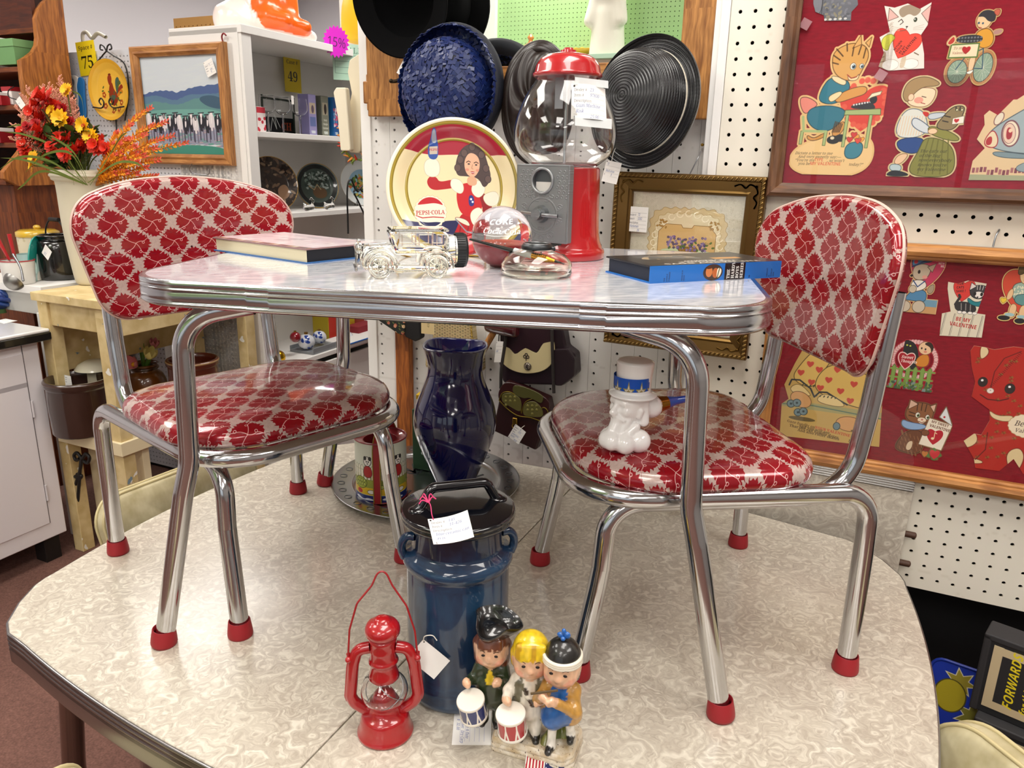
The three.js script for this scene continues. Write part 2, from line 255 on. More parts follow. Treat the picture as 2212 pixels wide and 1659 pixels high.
// white bead-board panel behind the hats: planks two holes wide
{
  const uL = wall(822, 300, QW)[0], yB = 0.62, yT = 2.35, hole = wall(1500.5, 282, QW), g = new THREE.Group();
  g.name = 'wall_panel_white'; g.userData.kind = 'structure'; g.position.copy(grid(0, QW)); g.rotation.y = ONWALL; scene.add(g);
  const m = mat(0xffffff, 0.55, { map: dirty([240, 238, 234], [214, 210, 204], 4) }), fy = (hole[1] - yB) % SP;
  // plank edges fall midway between pairs of holes
  const first = hole[0] - SP * 1.5 - 2 * SP * Math.ceil((hole[0] - SP * 1.5 - uL) / (2 * SP) - 1e-6), geo = pegboard(2 * SP - 0.0014, yT - yB, SP, 0.0034, SP / 2 - 0.0007, fy, 0.006, 8);
  for (let x = first; x < -0.19; x += 2 * SP) { const k = part(g, 'plank', geo, m); k.position.set(x + 0.0007, yB, 0); }
  part(g, 'backing', bxs(first ? -0.17 - first : 1, yT - yB, 0.01, (first - 0.17) / 2, (yB + yT) / 2, -0.025), DARK);
  part(g, 'end_post', box(0.03, yT - yB, 0.07, first - 0.014, (yB + yT) / 2, -0.03), WHITE);
  g.userData.first = first;
}
// cream pegboard in front of it to the right, in a white batten
{
  const [hu, hy] = wall(1599.3, 25.3, QC), u0 = hu - SP * 0.62, u1 = 0.95, yB = 0.638, yT = 2.2;
  const g = new THREE.Group(); g.name = 'wall_panel_cream'; g.userData.kind = 'structure'; g.position.copy(grid(0, QC)); g.rotation.y = ONWALL; scene.add(g);
  const k = part(g, 'pegboard', pegboard(u1 - u0, yT - yB, SP, 0.0036, hu - u0, (hy - yB) % SP, 0.005, 16), mat(0xffffff, 0.5, { map: dirty([242, 236, 221], [226, 218, 200], 8) })); k.position.set(u0, yB, 0);
  part(g, 'backing', bxs(u1 - u0, yT - yB, 0.01, (u0 + u1) / 2, (yB + yT) / 2, -0.028), DARK);
  part(g, 'batten', [box(0.018, yT - 0.62, 0.03, u0 - 0.010, (yT + 0.62) / 2, -0.014), box(0.012, yT - 0.62, 0.05, u0 - 0.026, (yT + 0.62) / 2, -0.036)], WHITE);
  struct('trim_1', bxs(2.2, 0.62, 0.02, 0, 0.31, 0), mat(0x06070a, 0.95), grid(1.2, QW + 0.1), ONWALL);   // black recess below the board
  struct('trim_2', bxs(2.6, 2.3, 0.04, 0, 1.15, 0), mat(0xd8d6d2, 0.8), grid(1.35, QW + 0.14), ONWALL);
}


// ---------- laminates and upholstery ----------
const swirl = pix(1024, 1024, (u, v) => {
  const a = fbm(u * 7, v * 7, 1, 3), b = fbm(u * 7 + 9, v * 7 + 3, 5, 3), x = u * 17 + a * 6.5, y = v * 17 + b * 6.5;
  const n = fbm(x, y, 2, 5), st = 1 - Math.min(1, Math.abs(fbm(x * 1.1 + 4, y * 1.1, 9, 4)) * 5.5), cloud = fbm(u * 3, v * 3, 12, 2);
  let c = mix([206, 198, 182], [176, 165, 150], 0.42 + n * 1.5 + cloud * 0.7);
  c = mix(c, [232, 226, 211], Math.max(0, n * -1.3) + st * 0.24);
  return mix(c, [160, 149, 135], Math.max(0, fbm(x * 2.2, y * 2.2, 14, 3) - 0.12) * 1.8);
});
const swirlMat = phys(0xffffff, 0.3, { map: swirl, clearcoat: 0.6, clearcoatRoughness: 0.16 });
const ice = pix(1024, 1024, (u, v) => {
  const a = fbm(u * 5, v * 5, 31, 2) * 2, d1 = noise.noise((u + v * 0.4) * 26 + a, (v - u * 0.4) * 5 + a, 33), d2 = noise.noise((u - v * 0.7) * 7 + a, (v + u * 0.7) * 30, 37), d3 = noise.noise((u * 0.3 + v) * 34, (v * 0.2 - u) * 9 + a, 41);
  const n = Math.max(d1, d2, d3), f = fbm(u * 60, v * 60, 44, 2);
  return mix([206, 211, 220], [248, 249, 252], n * 1.25 + f * 0.3 + 0.12);
});
const iceMat = phys(0xffffff, 0.16, { map: ice, clearcoat: 0.9, clearcoatRoughness: 0.06 });
const SEATT = tex(512, 548, (c, w, h) => {
  const bg = c.createImageData(w, h); for (let i = 0, y = 0; y < h; y++) for (let x = 0; x < w; x++, i += 4) { const n = (noise.noise(x / 3, y / 40, 3) + noise.noise(x / 30, y / 30, 8)) * 10; bg.data[i] = 196 + n; bg.data[i + 1] = 172 + n; bg.data[i + 2] = 164 + n; bg.data[i + 3] = 255; } c.putImageData(bg, 0, 0);
  const RED = '#930015';
  const leaf = (X, Y) => {
    const P = [], N = 52;
    for (let k = 0; k < N; k++) { const t = k / N * Math.PI * 2, e = 1.45, q = 1 / Math.pow(Math.pow(Math.abs(Math.cos(t)), e) + Math.pow(Math.abs(Math.sin(t)), e), 1 / e), j = (k % 2 ? 1.03 : 0.9) + 0.05 * Math.sin(k * 2.3); P.push([X + Math.cos(t - 0.12) * 203 * q * j, Y + Math.sin(t - 0.12) * 196 * q * j]); }
    poly(c, P, RED);
    for (const [dx, dy, a] of [[-165, -40, 0.4], [165, 40, 3.5], [-70, -150, 0.9], [60, 160, 4.1], [140, -85, 2.5], [-130, 95, -0.6]]) { c.save(); c.translate(X + dx, Y + dy); c.rotate(a); c.beginPath(); c.moveTo(-34, 14); c.quadraticCurveTo(0, -34, 50, -18); c.quadraticCurveTo(4, -6, -34, 14); c.strokeStyle = '#6d1420'; c.lineWidth = 4; c.stroke(); c.fillStyle = RED; c.fill(); c.restore(); }
  };
  const vine = (X, Y) => { c.save(); c.translate(X, Y); c.strokeStyle = '#e8b9b4'; c.lineWidth = 7; c.lineCap = 'round';
    const arm = (cx, cy, x, y, lx, ly) => { c.beginPath(); c.moveTo(0, -12); c.quadraticCurveTo(cx, cy, x, y); c.stroke(); c.beginPath(); c.arc(x + lx, y + ly, 15, 0, 7); c.stroke(); };
    arm(-60, -30, -120, -74, 11, -10); arm(50, -44, 96, -34, 4, 15); arm(-30, 50, -92, 74, -6, 14); arm(40, 24, 62, 98, -14, 5);
    c.beginPath(); c.moveTo(-92, 74); c.bezierCurveTo(-150, 92, -170, 130, -210, 150); c.moveTo(96, -34); c.bezierCurveTo(130, -40, 150, -70, 180, -80); c.moveTo(62, 98); c.quadraticCurveTo(90, 130, 130, 130); c.stroke();
    c.strokeStyle = '#7d2a36'; c.lineWidth = 4; c.beginPath(); c.moveTo(180, -80); c.quadraticCurveTo(220, -80, 250, -128); c.moveTo(130, 130); c.quadraticCurveTo(180, 150, 250, 140); c.stroke(); c.beginPath(); c.arc(-212, 168, 15, 0, 7); c.stroke(); c.restore(); };
  for (const f of [leaf, vine]) for (const X of [-1, 0, 1]) for (const Y of [-1, 0, 1]) { f(128 + X * w, 137 + Y * h); f(128 + 256 + X * w, 137 + 274 + Y * h); }
});
const SEATM = phys(0xffffff, 0.32, { map: SEATT, clearcoat: 1, clearcoatRoughness: 0.06, metalness: 0.2, specularIntensity: 0.5 });
const PATS = 0.070;                     // metres for a repeat

// ---------- the big dining table ----------
const TY = 0.75, TA = -24.5 * Math.PI / 180, tU = V(Math.cos(TA), 0, -Math.sin(TA)), tQ = V(-Math.sin(TA), 0, -Math.cos(TA));
const tC = V(0, 0, 0).addScaledVector(tU, -0.54).addScaledVector(tQ, 1.075);
{
  const t = thing('dining_table', 'large vintage dining table with swirled grey laminate top and ribbed chrome edge', 'table', tC, TA);
  // half of the bowed outline to the right of the seam, then its mirror; counter-clockwise, y pointing to the wall
  const raw = (s) => { const o = []; for (let i = 0; i <= 10; i++) { const x = i / 10 * 0.60; o.push([x, -0.535 + 0.085 * (x / 0.64) ** 2]); } for (let i = -8; i <= 8; i++) { const y = i / 8 * 0.36; o.push([0.715 - 0.045 * (y / 0.4) ** 2, y]); } for (let i = 10; i >= 0; i--) { const x = i / 10 * 0.60; o.push([x, 0.535 - 0.085 * (x / 0.64) ** 2]); } return o.map(([x, y]) => [x * s, y]); };
  const fil = (o) => { const i0 = 10, P = o.map((p) => V(p[0], p[1], 0)), sp = new THREE.CatmullRomCurve3(P, false, 'centripetal'); return sp.getPoints(90); };
  const right = fil(raw(1)), left = fil(raw(-1)).reverse(), gap = 0.0012;
  const full = [...right.slice(1, -1), ...left.slice(1, -1)];
  for (const [h, s] of [[right, 1], [left, -1]]) {
    const o = h.map((p) => V(p.x + s * gap, p.y, 0)).map((p) => V(Math.abs(p.x) < gap ? gap * s : p.x, p.y, 0));
    const top = ext(o, 0.028, 0.0012, 1); uvPlane(top, 0.33); top.rotateX(-Math.PI / 2).translate(0, TY - 0.028, 0);
    part(t, 'tabletop_leaf', top, swirlMat);
  }
  const rib = [[0.0, -0.0015], [0.0035, -0.0005], [0.0045, -0.004], [0.002, -0.0065], [0.005, -0.009], [0.005, -0.0125], [0.002, -0.015], [0.005, -0.0175], [0.005, -0.021], [0.0025, -0.024], [0.005, -0.027], [0.005, -0.05], [0.003, -0.054], [-0.01, -0.054]];
  part(t, 'edge_band', skirt(full, rib.map(([d, h]) => [d, h + TY])), metal(0x9c9a9a, 0.27));
  for (const [x, y] of [[-0.58, -0.36], [0.55, -0.36], [-0.58, 0.36], [0.55, 0.36]]) {
    const l = fillet([[x * 0.6, TY - 0.07, -y], [x * 1.04, TY - 0.075, -y * 1.02], [x * 1.08, 0.4, -y * 1.06], [x * 1.06, 0.02, -y * 1.06]], [0, 0.1, 0.3, 0]);
    part(t, 'leg', tubeP(l, 0.019, 60), metal(0x8e7f78, 0.25));
  }
}

// ---------- the small table standing on it ----------
const SA = -9.3 * Math.PI / 180, sC = V(-0.065, TY, -1.232), STY = 0.558;   // its top is STY above the big one
const sPt = (x, z, y = STY) => V(x, y, z).applyAxisAngle(V(0, 1, 0), SA).add(sC);
const YT = TY + STY;
{
  const t = thing('child_table', 'small chrome child table with pearly grey laminate top standing on the dining table', 'table', sC, SA);
  const w = 0.425, d = 0.315, o = fillet([[-w, -d + 0.018, 0], [-w * 0.5, -d + 0.003, 0], [0, -d, 0], [w * 0.5, -d + 0.003, 0], [w, -d + 0.018, 0], [w + 0.004, 0, 0], [w, d - 0.018, 0], [0, d, 0], [-w, d - 0.018, 0], [-w - 0.004, 0, 0]], [0.1, 0.6, 0.6, 0.6, 0.1, 0.6, 0.1, 0.8, 0.1, 0.6], true, 12);
  const top = ext(offset(o, -0.002), 0.014, 0.001, 1); uvPlane(top, 0.42); top.rotateX(-Math.PI / 2).translate(0, STY - 0.014, 0);
  part(t, 'tabletop', top, iceMat);
  part(t, 'edge_band', skirt(o, [[-0.003, 0.001], [0.003, 0.0008], [0.0055, -0.001], [0.006, -0.006], [0.003, -0.0078], [0.0065, -0.0095], [0.0065, -0.0112], [0.003, -0.013], [0.006, -0.015], [0.006, -0.0245], [0.003, -0.0265], [0.0065, -0.0282], [0.0065, -0.031], [0.003, -0.034], [-0.02, -0.034]].map(([a, h]) => [a, h + STY])), metal(0xc3c4c8, 0.19));
  part(t, 'underside', (() => { const g = ext(offset(o, -0.015), 0.014); return g.rotateX(-Math.PI / 2).translate(0, STY - 0.031, 0); })(), mat(0xb8ae9e, 0.8));
  for (const sx of [-1, 1]) for (const sz of [-1, 1]) {
    const p = fillet([[sx * 0.25, STY - 0.034, sz * 0.26], [sx * 0.342, STY - 0.052, sz * 0.285], [sx * 0.348, 0.30, sz * 0.29], [sx * 0.36, 0.25, sz * 0.295], [sx * 0.408, 0.022, sz * 0.305]], [0, 0.085, 0.1, 0.06, 0]);
    const l = part(t, 'leg', tubeP(p, 0.0142, 70, false, 18), CHROME);
    part(l, 'foot_cap', footCap(sx * 0.412, sz * 0.306, sx * 0.19), REDRUB);
  }
}
function footCap(x, z, lean = 0) { const g = lathe([[0, 0], [0.0182, 0], [0.0192, 0.004], [0.0185, 0.012], [0.0165, 0.027], [0.0148, 0.0275], [0.0142, 0.02]], 24); g.rotateZ(lean * 0.5); return g.translate(x, 0.0005 + Math.abs(Math.sin(lean * 0.5)) * 0.018, z); }

// ---------- the two child chairs ----------
const R2 = 0.0138;
function chair(label, x, z, turn) {
  const t = thing('child_chair', label, 'chair', V(x, TY, z), turn, undefined);
  const sb = fillet([[-0.206, -0.205, 0], [0.206, -0.205, 0], [0.198, 0.135, 0], [-0.198, 0.135, 0]], [0.13, 0.13, 0.08, 0.08], true, 12).map((p) => V(p.x, -p.y, 0)).reverse();
  const seat = pillow(sb, [[0.01, 0.341], [0.35, 0.3405], [0.7, 0.337], [0.88, 0.332], [0.95, 0.3275, 0.955], [0.985, 0.321, 0.99], [1, 0.313, 1.02], [0.998, 0.305, 1.05], [0.985, 0.3, 1.07], [0.9, 0.298, 1.1], [0.01, 0.298, 1.1]], PATS);
  part(t, 'seat', flip(seat), SEATM);
  const bb = fillet([[-0.166, 0.438, 0], [0.166, 0.438, 0], [0.214, 0.632, 0], [0.11, 0.672, 0], [0, 0.680, 0], [-0.11, 0.672, 0], [-0.214, 0.632, 0]], [0.06, 0.06, 0.075, 0.4, 0.4, 0.4, 0.075], true, 10);
  const cy = 0.556, bend = (g) => { const P = g.attributes.position; for (let i = 0; i < P.count; i++) { const X = P.getX(i), Y = P.getY(i), Z = P.getZ(i); P.setXYZ(i, X, Y, Z - 0.196 - (Y - 0.45) * 0.07 + 0.75 * X * X); } g.computeVertexNormals(); return g; };
  const bo = bb.map((p) => V(p.x, p.y - cy, 0)), rings = [[0.01, 0.011], [0.4, 0.011], [0.8, 0.0105], [0.93, 0.009], [0.97, 0.0065, 0.975], [0.993, 0.002, 1], [1, -0.004, 1.02], [0.985, -0.009, 1.03], [0.93, -0.011, 1.0], [0.01, -0.011]];
  const back = bend(grid3(rings.map(([k, h, e = k]) => bo.map((p) => [p.x * k, p.y * k + cy, h, p.x * e / PATS + 0.2, p.y * e / PATS + 0.1]))));
  const b = part(t, 'backrest', back, SEATM);
  part(b, 'piping', bend(tubeP(bb.map((p) => V(p.x * 1.004, (p.y - cy) * 1.004 + cy, -0.003)), 0.0022, 160, true, 6)), mat(0xd9b8ac, 0.45));
  part(t, 'seat_frame', tubeP(fillet([[-0.1925, 0.2, -0.198], [-0.192, 0.288, -0.196], [-0.184, 0.288, 0.212], [0.184, 0.288, 0.212], [0.192, 0.288, -0.196], [0.1925, 0.2, -0.198]], [0, 0.065, 0.1, 0.1, 0.065, 0], false, 12), R2, 150, false, 18), CHROME);
  for (const s of [-1, 1]) {
    part(t, 'back_support', tubeP(fillet([[s * 0.156, 0.17, 0.172], [s * 0.15, 0.267, 0.165], [s * 0.15, 0.263, -0.186], [s * 0.149, 0.4, -0.203], [s * 0.148, 0.56, -0.214 + 0.0]], [0, 0.06, 0.095, 0.2, 0], false, 12), R2, 90, false, 18), CHROME);
    const f = part(t, 'leg', tubeP(fillet([[s * 0.163, 0.02, 0.199], [s * 0.157, 0.145, 0.176], [s * 0.156, 0.172, 0.172]], [0, 0.02, 0]), R2, 20, false, 18), CHROME);
    part(f, 'foot_cap', rot(footCap(0, 0), 0, 0, 0).translate(s * 0.164, 0, 0.2), REDRUB);
    const r = part(t, 'leg', tubeP([V(s * 0.192, 0.02, -0.2), V(s * 0.1925, 0.202, -0.198)], R2, 8, false, 18), CHROME);
    part(r, 'foot_cap', footCap(s * 0.192, -0.2), REDRUB);
  }
  return t;
}
function flip(g) { const i = g.index.array; for (let k = 0; k < i.length; k += 3) { const a = i[k]; i[k] = i[k + 1]; i[k + 1] = a; } g.computeVertexNormals(); return g; }
chair('child chair in red leaf-pattern vinyl left of the small table, its backrest facing us', -0.452, -1.279, 47.8 * Math.PI / 180);
chair('child chair in red leaf-pattern vinyl right of the small table, white decanter on its seat', 0.28, -1.133, -82.1 * Math.PI / 180);


// ---------- price tags: a card with print and handwriting, a hole and a string ----------
const tagTex=(lines,o={})=> tex(128,96,(c,w,h)=>{
  c.fillStyle=o.bg??'#f6f3ee'; c.fillRect(0,0,w,h);
  lines.forEach((l,i)=>{const y=20 + i*15,a=l.split('|'); text(c,a[0],8,y,11,'#44414a','serif'); if (a[1]) text(c,a[1],a[0]?62:14,y - 1,13,'#3a4a86','serif','italic'); if (i < 5) line(c,[[a[0]?58:8,y + 3],[120,y + 3]],'#b9b5b0',1); });
  oval(c,8,6,3,3,'#2a2420');
},{clamp:true });
// a card of size w x h, its front towards local z
function card(t,w,h,texture,bendK=0.1,hole=true){
  const rows=[]; for (let i=0; i <=6; i++){const r=[]; for (let j=0; j <=6; j++){const x=(j / 6 - 0.5)*w,y=(i / 6 - 0.5)*h; r.push([x,y,bendK*(x*x + 0.4*x*y) / w,j / 6,i / 6]); } rows.push(r); }
  const f=grid3(rows,false),b=grid3(rows.map((r)=> r.map((p)=> [p[0],p[1],p[2] - 0.0005,p[3],p[4]])),false);
  part(t,'card_front',f,mat(0xffffff,0.75,{map:texture,side:THREE.DoubleSide }));
  part(t,'card_back',flip(b),mat(0xf1ede6,0.8));
}
function priceTag(label,pos,turn,w,h,lines,o={}){
  const t=thing('price_tag',label,'price tag',pos,turn); t.rotation.x=o.tilt??0; t.rotation.z=o.roll??0;
  card(t,w,h,tagTex(lines,o),o.bend??0.12);
  if (o.string) part(t,'string',tube(o.string,0.0007,16,false,5),o.stringMat??STRING);
  return t;
}
const mpp=(v)=> v.clone().sub(camera.position).dot(FW) / F;     // metres a pixel at a place
const yaw=(v)=> Math.atan2(-v.x,-v.z);                          // turned so that +z looks back at the camera

// ---------- blue glazed milk can ----------
{
  const P=onY(989,1478,TY),t=thing('milk_can_jar','blue glazed ceramic milk can jar with black lid and bar handle','cookie jar',P,0.16);
  const g=glaze(0x1c3f66,0.3),dk=glaze(0x05070f,0.16),r=[[0,0.002],[0.062,0.002],[0.068,0.006],[0.0695,0.014],[0.0695,0.028],[0.0705,0.031],[0.0695,0.034],[0.0695,0.05],[0.0695,0.12],[0.0692,0.185],[0.0688,0.196]];
  const mottle=pix(512,512,(u,v)=>{const n=fbm(u*8,v*14,3,4),d=Math.max(0,1 - v*5),s=fbm(u*70,v*70,8,2); return mix([32,64,94],[8,17,42],0.25 + n*0.8 + d*0.9 + s*0.25); });
  const gm=phys(0xffffff,0.35,{specularIntensity:0.4,map:mottle,clearcoat:1,clearcoatRoughness:0.05 });
  part(t,'body',lathe([...r,[0.0688,0.199],[0.0715,0.2015],[0.074,0.206],[0.0738,0.213],[0.069,0.219],[0.0625,0.223],[0.0602,0.228],[0.0598,0.25],[0.061,0.266]],72),gm);
  for (const s of [-1,1]) part(t,'ear',tube([[s*0.058,0.243,0.012],[s*0.067,0.243,0.01],[s*0.0735,0.235,0.008],[s*0.075,0.222,0.006],[s*0.071,0.21,0.006]],0.0058,24,false,10),gm);
  const lid=part(t,'lid',lathe([[0.0605,0.262],[0.068,0.262],[0.0745,0.2645],[0.0765,0.268],[0.0755,0.2705],[0.0745,0.272],[0.0765,0.2738],[0.0758,0.2775],[0.072,0.2795],[0.05,0.283],[0.025,0.285],[0,0.2855]],72),dk);
  part(lid,'handle',[tubeP(fillet([[-0.058,0.279,0.014],[-0.049,0.286,0.012],[-0.036,0.309,0.008],[0.038,0.309,-0.004],[0.05,0.286,-0.008],[0.058,0.279,-0.01]],[0,0.008,0.012,0.012,0.008,0]),0.0066,70,false,10),sph(0.011,-0.053,0.281,0.013,1.2,0.45,1),sph(0.011,0.054,0.281,-0.009,1.2,0.45,1)],dk);
  const q=onZ(981,1098,P.z*-0.965 + 0.0);
  const k=P.clone().add(V(-0.005,0.287,0.074));
  const pk=mat(0xe0447a,0.8);
  const tg=priceTag('white price tag tied with pink string to the black milk can lid',k.clone().add(V(0.002,-0.003,0.005)),0.1,0.05,0.036,['Dealer #|145','Item #|11-426','Description','|blue ceramic can','|as is','$'],{tilt:-0.95,roll:0.2,bend:0.4,string:[[-0.018,0.016,0.001],[-0.019,0.022,0.006],[-0.018,0.034,0.006],[-0.019,0.044,0.0]],stringMat:pk });
  part(tg,'bow',[[-0.010,0.006],[-0.012,0.001],[0.007,0.008],[0.01,0.003],[-0.006,0.010]].map(([x,y])=> tube([[-0.019,0.042,0],[-0.019 + x*0.6,0.042 + y + 0.003,0.002],[-0.019 + x,0.042 + y,0.0]],0.0009,8,false,5)),pk);
}
// ---------- red lantern ----------
{
  const P=onY(833,1580,TY),t=thing('lantern','small red painted hurricane lantern with clear glass globe','lantern',P,0.08),red=glaze(0xa80712,0.3),rw=glaze(0x9c0813,0.4);
  part(t,'base',lathe([[0,0.001],[0.0345,0.001],[0.0364,0.003],[0.036,0.006],[0.0335,0.0095],[0.0325,0.018],[0.0305,0.0275],[0.0285,0.0325],[0.0215,0.035],[0.0205,0.043],[0.0195,0.0475],[0.0185,0.0495],[0.0145,0.051],[0.0145,0.057],[0.011,0.0625],[0.005,0.066],[0,0.0665]],48),red);
  part(t,'globe',lathe([...smooth([[0.0195,0.0475],[0.0268,0.053],[0.0302,0.064],[0.0275,0.075],[0.019,0.0855]],24),...smooth([[0.0178,0.0855],[0.0263,0.0747],[0.029,0.064],[0.0256,0.0534],[0.0183,0.0475]],24)],44),new THREE.MeshPhysicalMaterial({color:0xffffff,roughness:0.0,transmission:1,thickness:0.001,ior:1.45 }));
  const gd=part(t,'globe_guard',[[-1,0.7],[1,0.7],[-1,-2.4],[1,-2.4]].map(([s,a])=>{const p=[]; for (let k=0; k <=14; k++){const u=k / 14,an=-Math.PI / 2 + a + s*(u - 0.5)*1.7,rr_=0.0205 + 0.0102*Math.sin(u*Math.PI),y=0.049 + u*0.036; p.push([Math.cos(an)*rr_,y,-Math.sin(an)*rr_]); } return tube(p,0.0006,20,false,5); }),STEEL);
  part(t,'chimney',lathe([[0.018,0.083],[0.0192,0.0855],[0.0182,0.088],[0.0188,0.0905],[0.0172,0.094],[0.0162,0.101],[0.0166,0.106],[0.0192,0.109],[0.0178,0.112],[0.0162,0.114],[0.0165,0.124],[0.0175,0.126],[0.0165,0.129],[0.0163,0.137],[0.0175,0.139],[0.0165,0.1415],[0.0140,0.1435],[0.019,0.1455],[0.0217,0.149],[0.0222,0.1535],[0.0212,0.158],[0.0185,0.1622],[0.013,0.1652],[0.0105,0.1662],[0.0098,0.1685],[0.006,0.1705],[0,0.171]],40),red);
  for (const s of [-1,1]){
    const p=fillet([[s*0.016,0.128,0],[s*0.032,0.125,0],[s*0.038,0.104,0],[s*0.0425,0.058,0],[s*0.039,0.047,0],[s*0.018,0.031,0]],[0,0.014,0.05,0.01,0.02,0],false,8);
    part(t,'side_tube',[tubeP(p,0.0076,60,false,12),...[-0.0025,0,0.0025].map((z)=> tubeP(p.slice(8,-8).map((v)=> V(v.x + s*0.0072,v.y,z)),0.001,30,false,5))],red);
    part(t,'hinge_stud',[sph(0.0042,s*0.043,0.113,0.004),cyl(0.003,0.003,0.012,s*0.043,0.113,0)],red);
  }
  part(t,'bail_handle',tubeP(fillet([[-0.044,0.108,0.004],[-0.041,0.152,-0.002],[-0.031,0.187,-0.006],[-0.0125,0.209,-0.01],[-0.006,0.224,-0.012],[0,0.2285,-0.012],[0.006,0.224,-0.012],[0.0125,0.209,-0.01],[0.030,0.182,-0.006],[0.040,0.148,-0.002],[0.044,0.108,0.004]],0.016,false,6),0.0013,120,false,8),rw);
  priceTag('blank white price tag hanging off the right side of the red lantern',P.clone().add(V(0.055,0.098,-0.018)),0.25,0.047,0.031,[],{roll:-0.78,tilt:-0.2,bend:0.1,string:[[-0.021,0.013,0],[-0.026,0.02,0.004],[-0.02,0.028,0.008],[-0.012,0.027,0.01]] });
}
// ---------- cobalt vase, tray and the things on it ----------
const trayC=onY(922,1046,TY);
{
  const t=thing('serving_tray','round silver serving tray with etched rim lying on the dining table','tray',trayC,0.4),st=metal(0xb4b5b7,0.22);
  part(t,'tray_plate',lathe([[0,0.0045],[0.15,0.0045],[0.162,0.0055],[0.1665,0.0115],[0.1705,0.0135],[0.2115,0.0165],[0.2145,0.0155],[0.2115,0.0142],[0.17,0.011],[0.164,0.002],[0.15,0.0012],[0,0.0012]],96),st);
  const etch=[]; for (let k=0; k < 46; k++){const a=k / 46*Math.PI*2,L=0.04 + 0.05*Math.abs(Math.sin(k*2.4)); etch.push(bxs(L,0.0006,0.006).rotateY(0.5*Math.sin(k)).translate(0.055 + L / 2,0.0048,0).rotateY(a)); }
  part(t,'etched_star',etch,metal(0x5f6469,0.4));
  part(t,'rim_engraving',[...Array(30).keys()].map((k)=> tor(0.008,0.0006,0,0,0,14).rotateX(Math.PI / 2).translate(0.192,0.0158,0).rotateY(k / 30*Math.PI*2)),metal(0x75787c,0.4));
}
const vaseC=onY(983,1034,TY + 0.006);
{
  const t=thing('vase','tall cobalt blue glazed vase with scalloped lip standing on the silver tray','vase',vaseC.clone().setY(TY + 0.006)),s=mpp(vaseC.clone().setY(0.92));
  const prof=smooth([[0.048,0],[0.056,0.02],[0.078,0.075],[0.0935,0.13],[0.0905,0.175],[0.076,0.215],[0.063,0.25],[0.061,0.275],[0.067,0.302],[0.0725,0.318]],60),ring=(k,h,n=64,f=0)=> [...Array(n).keys()].map((j)=>{const a=j / n*Math.PI*2,w=0.45*f*Math.max(0,(h - 0.27) / 0.05); const q=k*(1 + 0.03*w*Math.sin(a*3 + 0.6)); return [Math.cos(a)*q,h + 0.005*w*Math.sin(a*3 + 0.6),-Math.sin(a)*q]; });
  const rows=[ring(0.0001,0.001),...prof.map(([r,h])=> ring(r,h,64,1)),ring(0.0705,0.3215,64,1),ring(0.067,0.318,64,1),ring(0.057,0.285),ring(0.056,0.26),ring(0.07,0.2),ring(0.08,0.12),ring(0.0001,0.02)];
  const g=grid3(rows); part(t,'body',flip(g),phys(0x070b4a,0.12,{clearcoat:1,clearcoatRoughness:0.02 }));
}
